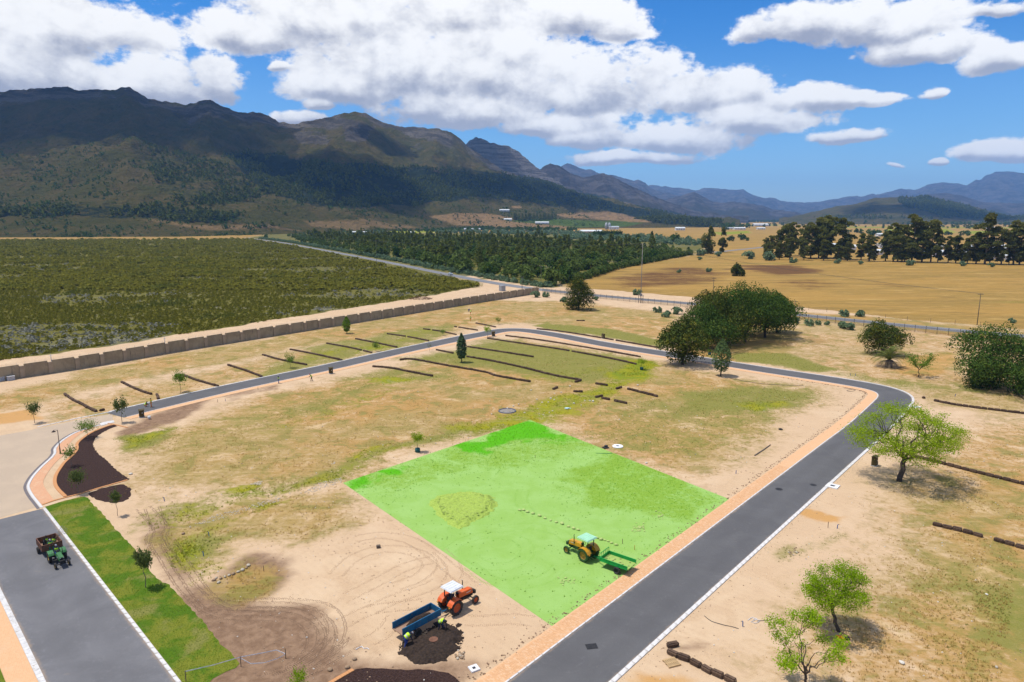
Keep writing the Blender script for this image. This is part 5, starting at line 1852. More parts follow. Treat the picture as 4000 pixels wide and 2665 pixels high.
for i in range(6):
    x = 1800 + i * 100 + R.uniform(-25, 25)
    plant('row_bush', gb[i % 3], G(x, 603 + (x - 1780) * 0.02 + R.uniform(-1, 1)), 'grey-green bush at the foot of the gum row', 'bush', None, 'bushes below the gum row', R.uniform(1.6, 2.4))

# --- woodland between the road and the farms: single trees, near rows individually
wood_pines = [np_mesh('pine_tree', *(lambda tr, cr: (np.concatenate([tr[0], cr[0]]), np.concatenate([tr[1], cr[1] + len(tr[0])])))(
    (np.array([(-.25, -.25, 0), (.25, -.25, 0), (.25, .25, 0), (-.25, .25, 0), (-.08, -.08, 10), (.08, -.08, 10), (.08, .08, 10), (-.08, .08, 10)], float), np.array([(0, 1, 5, 4), (1, 2, 6, 5), (2, 3, 7, 6), (3, 0, 4, 7)])),
    (lambda r_: (lambda P_, N_: leaf_arrays(P_, N_, np.full(len(P_), 0.62), r_))(
        *(lambda t, a, lump: (np.stack([np.cos(a) * (2.9 * (1.05 - t) + 0.4) * lump, np.sin(a) * (2.9 * (1.05 - t) + 0.4) * lump, 1.4 + 10.6 * t], 1), np.stack([np.cos(a), np.sin(a), np.full(len(a), .7)], 1) + r_.normal(size=(len(a), 3)) * .5))(
            (tt := r_.uniform(0, 1, 420)), (aa := r_.uniform(0, 6.283, 420)), r_.uniform(.45, 1.0, 420) * (0.7 + 0.6 * vnoise(aa * 2, tt * 7, 3)))))(np.random.default_rng(500 + i))), [L_PINE]) for i in range(4)]


def round_mesh(name, seed, w, h, lobes, leaves, size, m):
    rr = np.random.default_rng(seed)
    V, F, _ = dense_crown(rr, w, w, 0.0, h, lobes, leaves, size)
    return np_mesh(name, V, F, [m])


wood_round = [round_mesh('wattle_bush', 520 + i, 6.2, 5.4, 7, 460, 0.55, m) for i, m in enumerate((L_WAT, L_WAT, L_DEEP, L_GREY))]
roadside = [round_mesh('roadside_shrub', 540 + i, 3.2, 2.6, 5, 200, 0.42, L_GREY) for i in range(3)]
wood_poly = GP([(700, 562), (900, 598), (1060, 628), (1180, 650), (1275, 662), (1330, 640), (1420, 614), (1500, 598), (1590, 580), (1500, 566), (1400, 565), (1240, 552), (1000, 546), (800, 543), (660, 543)])
rw = np.random.default_rng(77)
xs_ = [p.x for p in wood_poly]
ys_ = [p.y for p in wood_poly]
cand = []
while len(cand) < 1500:
    X_, Y_ = rw.uniform(min(xs_), max(xs_), 4000), rw.uniform(min(ys_), max(ys_), 4000)
    sd = poly_sd(X_, Y_, wood_poly)
    for x, y, s in zip(X_, Y_, sd):
        if s > 1.5:
            cand.append((x, y, s))
cand = sorted(cand[:1500], key=lambda c: c[1])
stuff_V = {0: [], 1: []}
n_ind = 0
far_sets = {'pine': [], 'round': [], 'grey': []}
for (x, y, s) in cand:
    d = s
    hedge = False
    edge_near = d < 14 and y < 420
    is_round = (d < 22) or (rw.random() < 0.72 if y < 560 else rw.random() < 0.55)
    if n_ind < 290:
        n_ind += 1
        if is_round:
            me = wood_round[int(rw.integers(0, 3))]
            o = obj('wattle_tree', me, None, (x, y, -0.05), rw.uniform(0, 6.28))
            k = rw.uniform(.9, 1.7)
            o.scale = (k * rw.uniform(.9, 1.2), k * rw.uniform(.9, 1.2), k * rw.uniform(.8, 1.15))
            tag(o, 'rounded olive-green tree at the near edge of the roadside woodland', 'tree', 'rounded trees of the roadside woodland')
        else:
            o = obj('pine_tree', wood_pines[int(rw.integers(0, 4))], None, (x, y, -0.05), rw.uniform(0, 6.28))
            k = rw.uniform(.8, 1.3)
            o.scale = (k * 1.4, k * 1.4, k * rw.uniform(.7, .95))
            tag(o, 'dark pine standing in the roadside woodland', 'tree', 'pines of the roadside woodland')
    else:
        far_sets['round' if is_round else 'pine'].append((x, y, 0.0, rw.uniform(.75, 1.2)))


def scatter(name, base_me, pts, mats, kind='stuff', label=None, zs=None):
    """many copies of one small mesh joined into a single object"""
    nv = len(base_me.vertices)
    co = np.empty(nv * 3, np.float32)
    base_me.vertices.foreach_get('co', co)
    co = co.reshape(-1, 3)
    k = len(base_me.polygons[0].vertices)
    fi = np.empty(len(base_me.polygons) * k, np.int32)
    base_me.polygons.foreach_get('vertices', fi)
    fi = fi.reshape(-1, k)
    P = np.array([p[:3] for p in pts], np.float32)
    S = np.array([p[3] for p in pts], np.float32)
    rr = np.random.default_rng(len(pts))
    a = rr.uniform(0, 6.283, len(P)).astype(np.float32)
    c, s = np.cos(a), np.sin(a)
    zsc = (rr.uniform(0.8, 1.25, len(P)) if zs is None else zs).astype(np.float32)
    X = (co[None, :, 0] * c[:, None] - co[None, :, 1] * s[:, None]) * S[:, None] + P[:, 0:1]
    Y = (co[None, :, 0] * s[:, None] + co[None, :, 1] * c[:, None]) * S[:, None] + P[:, 1:2]
    Z = co[None, :, 2] * (S * zsc)[:, None] + P[:, 2:3]
    V = np.stack([X, Y, Z], 2).reshape(-1, 3)
    F = (fi[None] + (np.arange(len(P)) * nv)[:, None, None]).reshape(-1, k)
    me = np_mesh(name, V, F, mats)
    o = obj(name, me)
    o['kind'] = kind
    return o


pine_lo = np_mesh('pl', *(lambda r_: leaf_arrays((lambda t, a: np.stack([np.cos(a) * 2.8 * (1.05 - t), np.sin(a) * 2.8 * (1.05 - t), 1 + 10.5 * t], 1))(r_.uniform(0, 1, 44), r_.uniform(0, 6.28, 44)), r_.normal(size=(44, 3)) + np.array([0, 0, .6]), np.full(44, 1.6), r_))(np.random.default_rng(3)), [L_PINE])
round_lo = round_mesh('rl', 9, 6.0, 5.0, 5, 40, 1.45, L_WAT)
grey_lo = round_mesh('gl', 10, 3.6, 2.6, 4, 32, 0.95, L_GREY)
scatter('far_pine_wood', pine_lo, far_sets['pine'], [L_PINE])
scatter('far_round_wood', round_lo, far_sets['round'], [L_WAT])
# hedge line along the golden field
hl = resample(catmull(GP([(1290, 652), (1350, 640), (1420, 618), (1500, 602), (1590, 585)]), 4), 5.5)
for i, p in enumerate(hl):
    o = obj('hedge_bush', wood_round[i % 3], None, (p.x + R.uniform(-1, 1), p.y + R.uniform(-1.5, 1.5), -.05), R.uniform(0, 6))
    o.scale = (R.uniform(.7, 1.0),) * 3
    tag(o, 'rounded bush in the hedge line beside the golden field', 'bush', 'hedge line along the golden field')
# shrubs along the far side of the public road
rs = []
side = offset(PUB, -8.5)
for p in side:
    if 230 < p.y < 1150 and p.x < 18:
        for _ in range(3):
            rs.append((p.x + R.uniform(-1.0, 4.5), p.y + R.uniform(-1, 7), -0.1, R.uniform(.55, 1.15)))
rs.sort(key=lambda q: q[1])
for i, q in enumerate(rs[:110]):
    o = obj('roadside_shrub', roadside[i % 3], None, q[:3], R.uniform(0, 6))
    o.scale = (q[3],) * 3
    tag(o, 'grey-green shrub along the far verge of the public road', 'bush', 'shrubs along the public road')
scatter('roadside_shrubs', grey_lo, rs[110:], [L_GREY])

# far woods and farm trees on the plain (note pixels rows), one mass per stretch
far_pts = {'p': [], 'r': [], 'g': []}


def band(poly, n, kind, smin, smax):
    W3 = GP(poly)
    xs, ys = [p.x for p in W3], [p.y for p in W3]
    got = 0
    while got < n:
        X_, Y_ = rw.uniform(min(xs), max(xs), 2000), rw.uniform(min(ys), max(ys), 2000)
        ok = in_poly(X_, Y_, W3)
        for x, y in zip(X_[ok], Y_[ok]):
            far_pts[kind].append((x, y, -0.2, rw.uniform(smin, smax)))
            got += 1
            if got >= n:
                break


band([(1000, 536), (1330, 543), (1600, 558), (1600, 552), (1330, 534), (1000, 530)], 420, 'g', 1.2, 2.4)
band([(1020, 531), (1300, 534), (1330, 528), (1100, 526)], 160, 'r', 1.0, 1.8)
band([(860, 534), (1100, 533), (1080, 524), (900, 524)], 220, 'r', 0.9, 1.7)
band([(1270, 548), (1600, 566), (1640, 556), (1400, 545), (1290, 541)], 300, 'g', 1.0, 2.0)
band([(640, 536), (760, 536), (900, 538), (880, 532), (700, 531)], 140, 'g', 1.0, 1.8)
band([(690, 528), (800, 520), (880, 520), (900, 527), (800, 529)], 90, 'p', 0.9, 1.5)
band([(1360, 523), (1640, 519), (1640, 513), (1500, 513), (1370, 518)], 420, 'p', 0.9, 1.4)
band([(1640, 511), (1880, 512), (1880, 509), (1660, 509)], 240, 'r', 1.6, 3.0)
band([(1880, 515), (2400, 518), (2400, 510), (1880, 511)], 420, 'r', 1.6, 3.2)
band([(1640, 520), (1900, 524), (2353, 527), (2353, 521), (1900, 518), (1640, 516)], 120, 'r', 1.0, 2.2)
band([(1880, 536), (2353, 545), (2353, 540), (1900, 532)], 40, 'r', 0.8, 1.8)
band([(1640, 526), (1700, 530), (1740, 524), (1660, 521)], 14, 'r', 2.0, 3.2)
band([(0, 545), (260, 546), (400, 543), (300, 538), (0, 540)], 60, 'r', 0.7, 1.5)
band([(590, 533), (720, 531), (700, 526), (600, 528)], 110, 'p', 0.6, 1.0)
scatter('far_pines', pine_lo, far_pts['p'], [L_PINE])
scatter('far_trees', round_lo, far_pts['r'], [L_DEEP])
scatter('far_willows', grey_lo, far_pts['g'], [L_GREY])
# single trees standing apart on the plain
SOLO = [(x2(1870, 270), 1.7, 'round', 'umbrella-shaped tree alone on the pasture before the sheds'), (x2(945, 250), 1.9, 'pine', 'thin tall pine beside a small bush on the pasture'), (x2(2205, 295), 2.3, 'round', 'dark spreading tree near the end of the pasture'),
        (x2(1990, 330), 1.5, 'pine', 'pointed tree beside the yellow weeds'), (x2(1610, 370), 1.5, 'pine', 'pointed pine at the sandy farm track'), (x2(1225, 350), 1.3, 'pine', 'slender pine at the start of the farm track'),
        (x2(2325, 262), 0.7, 'round', 'tiny round tree near the power line'), (x3(1245, 370), 1.9, 'round', 'round dark tree behind the twin tall trees'), (x3(1115, 385), 1.6, 'round', 'round tree between the twin trees and the farm'),
        (x3(1310, 380), 1.1, 'round', 'small round tree right of the dark round one'), (x3(588, 350), 0.9, 'round', 'small tree on the tan pasture'), (x4(425, 265), 2.0, 'round', 'round tree seen through the first gap of the gum row'),
        (x4(615, 300), 2.2, 'round', 'dark round tree behind the gum row gap'), (x4(1470, 290), 1.6, 'round', 'small bush on the far tan field'), (x4(1695, 280), 1.6, 'round', 'lone bushy tree on the far tan field'),
        (x1(1180, 235), 1.4, 'round', 'small dark tree on the pale meadow'), (x1(1280, 265), 1.4, 'round', 'small dark tree at the meadow edge'), (x1(120, 325), 1.3, 'round', 'dark bush where the road leaves the field'),
        (x1(990, 160), 2.3, 'round', 'dark round tree at the foot of the mountain'), (x1(435, 165), 2.0, 'round', 'dark bush on the lower slope track')]
for (p, s, k, lab) in SOLO:
    g = G(p[0], max(p[1], 512))
    o = obj('lone_tree', wood_round[2] if k == 'round' else wood_pines[1], None, (g.x, g.y, -0.1), R.uniform(0, 6))
    o.scale = (s,) * 3
    tag(o, lab, 'tree')
for i in range(9):
    g = G(*x2(1475 + i * 27, 250 + R.uniform(-3, 3)))
    o = obj('shelter_tree', wood_round[2], None, (g.x, g.y, 0), R.uniform(0, 6))
    o.scale = (1.9, 1.9, 2.2)
    tag(o, 'dark tree of the shelter group in front of the long shed', 'tree', 'shelter trees before the shed')

# --- trees and scrub on the mountain slopes
PXm, PYm, Zm, Tm, Am = TERR['mountain_range']
flat = np.stack([PXm.ravel(), PYm.ravel(), Zm.ravel()], 1)
fm = Am[:, 1] * (Tm.ravel() < 0.97)
nz = fbm(flat[:, 0] / 70, flat[:, 1] / 70, 4, 41)
pr = np.clip(fm * 1.3 - 0.30, 0, 1) * sstep(0.36, 0.6, nz)
idx = rw.choice(len(flat), 6500, p=pr / pr.sum())
jit = rw.normal(size=(len(idx), 2)) * 7
pine_far = np_mesh('pf', *(lambda r_: leaf_arrays((lambda t, a: np.stack([np.cos(a) * 3.4 * (1.05 - t), np.sin(a) * 3.4 * (1.05 - t), 1 + 11 * t], 1))(r_.uniform(0, 1, 14), r_.uniform(0, 6.28, 14)), r_.normal(size=(14, 3)) + np.array([0, -.4, .6]), np.full(14, 2.9), r_))(np.random.default_rng(3)), [L_PINE])
scatter('mountain_pines', pine_far, [(flat[i, 0] + j[0], flat[i, 1] + j[1], flat[i, 2] - 1.5, rw.uniform(.7, 1.35)) for i, j in zip(idx, jit)], [L_PINE])
low = (Tm.ravel() < 0.55) & (Tm.ravel() > 0.01) & (PXm.ravel() < 300)
pr = low * (0.15 + sstep(0.5, 0.65, nz))
idx = rw.choice(len(flat), 9500, p=pr / pr.sum())
jit = rw.normal(size=(len(idx), 2)) * 8
bush_far = round_mesh('bf', 12, 5.5, 4.5, 3, 9, 2.4, L_DEEP)
scatter('mountain_scrub', bush_far, [(flat[i, 0] + j[0], flat[i, 1] + j[1], flat[i, 2] - 1.0, rw.uniform(.35, 1.0) * (1.8 if rw.random() < .06 else 1)) for i, j in zip(idx, jit)], [L_DEEP])
PXw, PYw, Zw, Tw, Aw = TERR['wooded_hill']
fl2 = np.stack([PXw.ravel(), PYw.ravel(), Zw.ravel()], 1)
pr = np.clip(Aw[:, 1] - 0.2, 0, 1) * (Tw.ravel() < 1.0)
idx = rw.choice(len(fl2), 1800, p=pr / pr.sum())
scatter('hill_pines', pine_far, [(fl2[i, 0], fl2[i, 1], fl2[i, 2] - 1, rw.uniform(.9, 1.7)) for i in idx], [L_PINE])

# --- fynbos field: bushes beyond count
FW = GP(FYN_POLY)
ROADZONE = offset(PUB, -7)[::4] + offset(PUB, 13)[::4][::-1]
nb_, tries = [], 0
fx0, fx1 = -520, 20
while len(nb_) < 21000:
    n = 20000
    # more bushes where they show larger
    Y_ = 135 * (1130 / 135.0) ** rw.uniform(0, 1, n)
    X_ = rw.uniform(-0.86, 0.06, n) * Y_ * 1.0
    ok = (poly_sd(X_, Y_, FW) > 0.6) & (poly_sd(X_, Y_, ROADZONE) < 0)
    bare = fbm(X_ / 60, Y_ / 22, 4, 88)
    ok &= (bare < 0.60) | (rw.random(n) < 0.16)
    for x, y, bq in zip(X_[ok], Y_[ok], bare[ok]):
        nb_.append((x, y, -0.08, rw.uniform(.5, 1.0) * (0.62 + y / 800.0), bq))
nb_ = nb_[:21000]
fy_near = round_mesh('fn', 21, 2.6, 0.95, 5, 26, 0.42, L_FYN)
fy_far = round_mesh('ff', 22, 3.2, 1.3, 3, 9, 1.15, L_FYN)
scatter('fynbos_near', fy_near, [q[:4] for q in nb_ if q[1] < 330], [L_FYN])
scatter('fynbos_far', fy_far, [q[:4] for q in nb_ if q[1] >= 330], [L_FYN])
gq = []
while len(gq) < 1600:
    n = 4000
    Y_ = 135 * (900 / 135.0) ** rw.uniform(0, 1, n)
    X_ = rw.uniform(-0.86, 0.06, n) * Y_
    ok = (poly_sd(X_, Y_, FW) > 1) & (fbm(X_ / 60, Y_ / 22, 4, 88) > 0.585)
    gq += [(x, y, -0.05, rw.uniform(.35, .8)) for x, y in zip(X_[ok], Y_[ok])]
scatter('grey_fynbos', round_mesh('fg', 23, 2.4, 1.1, 4, 16, 0.5, L_FYNG), gq[:1600], [L_FYNG])

# ------------------------------------------------------------------ tractors and trailers
RUBBER = pm('tyre_rubber', (0.022, 0.021, 0.020), (0.040, 0.037, 0.034), 5, 0.85, 0.2, dirt=(0.20, 0.15, 0.11), dirt_amt=0.06)
DARKM = pm('dark_metal', (0.022, 0.022, 0.024), (0.040, 0.038, 0.036), 6, 0.6, 0.1, metal=0.3)
CHROME = pm('grey_metal', (0.30, 0.30, 0.30), None, 6, 0.4, metal=0.6)
CANOPY = pm('white_canopy', (0.66, 0.67, 0.68), (0.56, 0.57, 0.58), 2, 0.6)
CANOPYG = pm('pale_green_canopy', (0.34, 0.62, 0.42), (0.30, 0.55, 0.36), 2, 0.6)
SEATM = pm('black_seat', (0.02, 0.02, 0.022), None, 6, 0.7)
GLASSY = pm('lamp_glass', (0.5, 0.5, 0.46), None, 8, 0.2)
AMBER = pm('amber_lamp', (0.75, 0.30, 0.02), None, 8, 0.3)
TX = Matrix.Rotation(math.pi / 2, 4, 'X')


def wheel(name, parent, pos, r, w, rimm, lugs=0, tyrem=None):
    """wheel with tyre and rim; axle along local Y"""
    wl = empty(name, pos)
    wl.parent = parent
    t = M()
    hw = w / 2
    t.lathe([(r * .60, -hw * .72), (r * .72, -hw), (r * .90, -hw * .98), (r * .97, -hw * .7), (r * .985, 0), (r * .97, hw * .7), (r * .90, hw * .98), (r * .72, hw), (r * .60, hw * .72)], 28, 0, TX, True)
    for k in range(lugs):
        for s in (-1, 1):
            a = 2 * math.pi * (k + (0.5 if s > 0 else 0)) / lugs
            X = Matrix.Rotation(a, 4, 'Y') @ Matrix.Translation((r * .985, s * hw * .48, 0)) @ Matrix.Rotation(s * 0.7, 4, 'X')
            t.box((0, 0, 0), (r * .07, hw * 1.05, r * .07), 0, 0, X)
    t.build('tyre', tyrem or RUBBER, wl, smooth=False)
    m = M()
    m.lathe([(r * .62, -hw * .75), (r * .60, -hw * .5), (r * .52, -hw * .25), (r * .20, -hw * .25), (r * .18, -hw * .45), (0.001, -hw * .45)], 24, 0, TX)
    m.lathe([(0.001, hw * .45), (r * .18, hw * .45), (r * .20, hw * .25), (r * .52, hw * .25), (r * .60, hw * .5), (r * .62, hw * .75)], 24, 0, TX)
    for k in range(8):
        a = k * math.pi / 4
        for s in (-1, 1):
            m.box((math.cos(a) * r * .36, s * hw * .28, math.sin(a) * r * .36), (.035, .03, .035))
    m.build('rim', rimm, wl)
    return wl


def tractor(name, loc, rz, label, paint, rimm, canopy=None, s=1.0, rr_=0.70, fr_=0.40, fender=True, exhaust_side=1, tint=None):
    """origin on the ground below the rear axle, nose along +X"""
    root = empty(name, loc, rz, label, 'tractor')
    root.scale = (s, s, s)
    ty = 0.80
    TYM, DARKM = (tint, tint) if tint else (RUBBER, globals()['DARKM'])
    wheel('rear_wheel', root, (0, -ty, rr_), rr_, 0.36, rimm, 18, TYM)
    wheel('rear_wheel', root, (0, ty, rr_), rr_, 0.36, rimm, 18, TYM)
    wheel('front_wheel', root, (2.42, -0.72, fr_), fr_, 0.22, rimm, 0, TYM)
    wheel('front_wheel', root, (2.42, 0.72, fr_), fr_, 0.22, rimm, 0, TYM)
    c = M()
    c.box((0.15, 0, 0.72), (0.9, 0.55, 0.55)).tube([(0, -ty, rr_), (0, ty, rr_)], 0.12, 10)
    c.box((1.25, 0, 0.78), (1.5, 0.36, 0.46)).box((2.3, 0, 0.62), (0.7, 0.26, 0.18)).tube([(2.42, -0.62, fr_ + .04), (2.42, 0.62, fr_ + .04)], 0.06, 8)
    c.box((1.4, 0.24, 0.86), (0.5, 0.16, 0.3)).box((1.5, -0.24, 0.80), (0.6, 0.14, 0.22)).tube([(1.1, -0.22, 1.0), (1.9, -0.22, 0.98)], 0.05, 8)
    c.box((0.72, -0.42, 0.52), (0.75, 0.34, 0.05)).box((0.72, 0.42, 0.52), (0.75, 0.34, 0.05))
    c.build('chassis', DARKM, root, bevel=0.012)
    h = M()
    prof = [(0.82, 1.02), (0.82, 1.40), (1.0, 1.46), (2.30, 1.38), (2.50, 1.30), (2.54, 0.86), (2.1, 0.92), (1.6, 0.98)]
    V = [(x, -0.29 if z < 1.3 else -0.25, z) for x, z in prof] + [(x, 0.29 if z < 1.3 else 0.25, z) for x, z in prof]
    n = len(prof)
    h.add(V, [tuple(range(n)), tuple(range(2 * n - 1, n - 1, -1))] + [(i, n + i, n + (i + 1) % n, (i + 1) % n) for i in range(n)])
    bon = h.build('bonnet', paint, root, bevel=0.03)
    M().box((2.553, 0, 1.08), (0.02, 0.46, 0.36)).build('grille', DARKM, bon)
    for sy in (-1, 1):
        M().box((2.56, sy * 0.17, 1.24), (0.03, 0.12, 0.09)).build('headlight', GLASSY, bon)
        M().box((1.95, sy * 0.296, 1.20), (0.55, 0.004, 0.05)).build('white_stripe', pm('stripe_white', (0.7, 0.7, 0.68), None, 8, 0.5), bon)
    w = M()
    for k in range(5):
        w.box((2.78, -0.24 + k * 0.12, 0.86), (0.26, 0.10, 0.34))
    w.box((2.62, 0, 0.82), (0.16, 0.5, 0.14))
    w.build('front_weights', DARKM, root, bevel=0.015)
    if fender:
        for sy in (-1, 1):
            f = M()
            ang = [rad(a) for a in (30, 50, 70, 90, 112, 134, 156)]
            R0 = rr_ + 0.10
            P = [(math.cos(a) * R0, math.sin(a) * R0 + rr_) for a in ang]
            y0, y1 = sy * 0.36, sy * 0.98
            V = [(x, y0, z) for x, z in P] + [(x, y1, z) for x, z in P] + [(x, y0, z - .03) for x, z in P] + [(x, y1, z - .03) for x, z in P]
            k = len(P)
            F = [(i, i + 1, k + i + 1, k + i) for i in range(k - 1)] + [(2 * k + i, 3 * k + i, 3 * k + i + 1, 2 * k + i + 1) for i in range(k - 1)]
            F += [(i, 2 * k + i, 2 * k + i + 1, i + 1) for i in range(k - 1)] + [(k + i, k + i + 1, 3 * k + i + 1, 3 * k + i) for i in range(k - 1)]
            F += [(0, k, 3 * k, 2 * k), (k - 1, 3 * k - 1, 4 * k - 1, 2 * k - 1)]
            f.add(V, F)
            # inner cheek
            f.add([(x, y0, z) for x, z in P] + [(P[-1][0] + .1, y0, 0.95), (P[0][0] - .05, y0, 0.95)], [tuple(range(k + 2))])
            fo = f.build('fender', paint, root)
            M().box((-0.83, sy * 0.80, 0.98), (0.05, 0.18, 0.10)).build('tail_light', AMBER, fo)
    st = M()
    st.box((0.05, 0, 1.02), (0.46, 0.48, 0.12)).box((-0.20, 0, 1.26), (0.10, 0.48, 0.42))
    st.build('seat', SEATM, root, bevel=0.03)
    sw = M()
    sw.tube([(0.86, 0, 1.2), (0.66, 0, 1.52)], 0.03, 8)
    X = Matrix.Translation((0.64, 0, 1.55)) @ Matrix.Rotation(rad(-32), 4, 'Y')
    ring = [(0.21 * math.cos(k * math.pi / 8), 0.21 * math.sin(k * math.pi / 8), 0) for k in range(17)]
    sw.tube(ring, 0.018, 6, 0, False, X)
    for k in range(3):
        a = k * 2.094
        sw.tube([(0, 0, 0), (0.2 * math.cos(a), 0.2 * math.sin(a), 0)], 0.012, 5, 0, True, X)
    sw.box((0.84, 0, 1.42), (0.12, 0.34, 0.18))
    sw.build('steering_wheel', DARKM, root)
    ex = M().tube([(1.75, exhaust_side * 0.30, 1.2), (1.75, exhaust_side * 0.30, 1.95), (1.78, exhaust_side * 0.30, 2.12), (1.70, exhaust_side * 0.30, 2.24)], [0.05, 0.045, 0.035, 0.035], 8)
    ex.build('exhaust_pipe', DARKM, root)
    if canopy:
        ps = M()
        for sy in (-1, 1):
            ps.box((-0.28, sy * 0.46, 1.62), (0.09, 0.07, 1.36))
        ps.box((-0.28, 0, 2.26), (0.10, 0.98, 0.07))
        ps.build('roll_bar', DARKM, root, bevel=0.01)
        cn = M()
        cn.box((0.22, 0, 2.36), (1.50, 1.46, 0.10), 0, 0, None, 0.94)
        for k in (-0.48, -0.16, 0.16, 0.48):
            cn.box((0.22, k, 2.425), (1.30, 0.13, 0.035))
        cn.box((0.22, 0, 2.30), (1.54, 1.50, 0.03))
        cn.build('canopy', canopy, root, bevel=0.012)
    ht = M().box((-0.62, 0, 0.45), (0.7, 0.12, 0.08)).tube([(-0.3, -0.3, 0.5), (-0.85, -0.38, 0.4)], 0.035, 6).tube([(-0.3, 0.3, 0.5), (-0.85, 0.38, 0.4)], 0.035, 6)
    ht.build('hitch', DARKM, root)
    return root


ORANGE = pm('orange_paint', (0.68, 0.105, 0.010), (0.58, 0.10, 0.016), 1.6, 0.5, spec=0.4, dirt=(0.40, 0.17, 0.08), dirt_amt=0.09)
ORANGE_RIM = pm('orange_rim', (0.52, 0.085, 0.012), (0.36, 0.07, 0.02), 3, 0.6, dirt=(0.25, 0.16, 0.10), dirt_amt=0.08)
AMBERP = pm('amber_paint', (0.55, 0.265, 0.006), (0.49, 0.235, 0.006), 1.2, 0.4, spec=0.5)
AMBER_RIM = pm('amber_rim', (0.40, 0.19, 0.02), (0.26, 0.15, 0.03), 3, 0.6)
GREENP = pm('green_paint', (0.032, 0.165, 0.042), (0.026, 0.12, 0.034), 2.5, 0.55, spec=0.4, dirt=(0.12, 0.17, 0.10), dirt_amt=0.07)
YELLOW_RIM = pm('yellow_rim', (0.62, 0.40, 0.08), (0.5, 0.32, 0.07), 3, 0.6)
BLUEP = pm('blue_trailer_paint', (0.008, 0.118, 0.230), (0.006, 0.090, 0.185), 2.2, 0.65, dirt=(0.10, 0.12, 0.14), dirt_amt=0.09)
GREENT = pm('green_trailer_paint', (0.012, 0.33, 0.060), (0.010, 0.26, 0.045), 1.2, 0.5)
RUST = pm('rusty_brown_board', (0.16, 0.075, 0.045), (0.11, 0.05, 0.032), 2, 0.85, 0.2)
FLOORW = pm('worn_trailer_floor', (0.30, 0.19, 0.12), (0.22, 0.13, 0.09), 2, 0.9)
SOILM = pm('dark_compost', (0.045, 0.028, 0.018), (0.020, 0.013, 0.009), 5, 0.97, 0.8, 9)

tr1 = tractor('tractor', (-5.55, 56.30, 0), rad(46.6), 'orange tractor with white canopy hitched to the blue trailer', ORANGE, ORANGE_RIM, CANOPY, exhaust_side=1)
tr2 = tractor('tractor', (7.95, 65.88, 0.008), rad(133), 'amber tractor with pale green canopy standing on the bright green plot', AMBERP, AMBER_RIM, CANOPYG, exhaust_side=1, tint=pm('green_black', (0.020, 0.060, 0.016), (0.035, 0.085, 0.024), 5, 0.7))
tr3 = tractor('tractor', (-47.15, 65.60, 0.016), rad(-44), 'small open green tractor with yellow wheel hubs on the grey road', GREENP, YELLOW_RIM, None, 0.82)


def box_trailer(name, loc, rz, label, L, Wd, zf, zr, paint, floor, wheel_x, wr, open_rear=True, headboard=None, posts=True):
    """origin on the ground under the box centre, drawbar along +X"""
    root = empty(name, loc, rz, label, 'trailer')
    M().box((0, 0, zf), (L, Wd, 0.06)).box((0, -Wd * .3, zf - .08), (L, .08, .1)).box((0, Wd * .3, zf - .08), (L, .08, .1)).build('bed', floor, root)
    hgt = zr - zf
    for sy in (-1, 1):
        b = M().box((0, sy * (Wd / 2), (zf + zr) / 2), (L, 0.05, hgt)).box((0, sy * (Wd / 2 + .005), zr), (L + .04, 0.075, 0.05))
        if posts:
            for k in (-0.5, -0.17, 0.17, 0.5):
                b.box((k * L * 0.98, sy * (Wd / 2 + .035), (zf + zr) / 2), (0.06, 0.04, hgt))
            b.box((0, sy * (Wd / 2 + .03), zf + 0.03), (L, 0.05, 0.08))
        b.build('side_board', paint, root)
    if headboard:
        hb_ = M()
        for k in range(6):
            hb_.box((L / 2, -Wd / 2 + k * Wd / 5, (zr + headboard) / 2 - 0.1), (0.04, 0.04, headboard - zr + .2))
        hb_.box((L / 2, 0, headboard), (0.05, Wd, 0.05)).box((L / 2, 0, (zf + zr) / 2 + .0), (0.05, Wd - .06, hgt))
        hb_.build('headboard', paint, root)
    else:
        M().box((L / 2, 0, (zf + zr) / 2), (0.05, Wd - 0.06, hgt)).box((L / 2 + .005, 0, zr), (.075, Wd, .05)).build('headboard', paint, root)
    if not open_rear:
        M().box((-L / 2, 0, (zf + zr) / 2), (0.05, Wd - 0.06, hgt)).box((-L / 2, 0, zr), (.075, Wd, .05)).build('tailboard', paint, root)
    for sy in (-1, 1):
        wheel('wheel', root, (wheel_x, sy * (Wd / 2 + 0.13), wr), wr, 0.22, DARKM if paint is not RUST else RUST)
    a = M().tube([(wheel_x, -Wd / 2 - .1, wr), (wheel_x, Wd / 2 + .1, wr)], 0.05, 8).box((wheel_x, -Wd * .3, (wr + zf) / 2), (.1, .1, zf - wr)).box((wheel_x, Wd * .3, (wr + zf) / 2), (.1, .1, zf - wr))
    a.build('axle', DARKM, root)
    d = M().tube([(L / 2 - .1, -Wd * .3, zf - .1), (L / 2 + 1.05, 0, 0.45)], 0.045, 6).tube([(L / 2 - .1, Wd * .3, zf - .1), (L / 2 + 1.05, 0, 0.45)], 0.045, 6).tube([(L / 2 + .95, 0, .45), (L / 2 + 1.25, 0, 0.45)], 0.05, 6)
    d.build('drawbar', paint if paint is not RUST else DARKM, root)
    return root


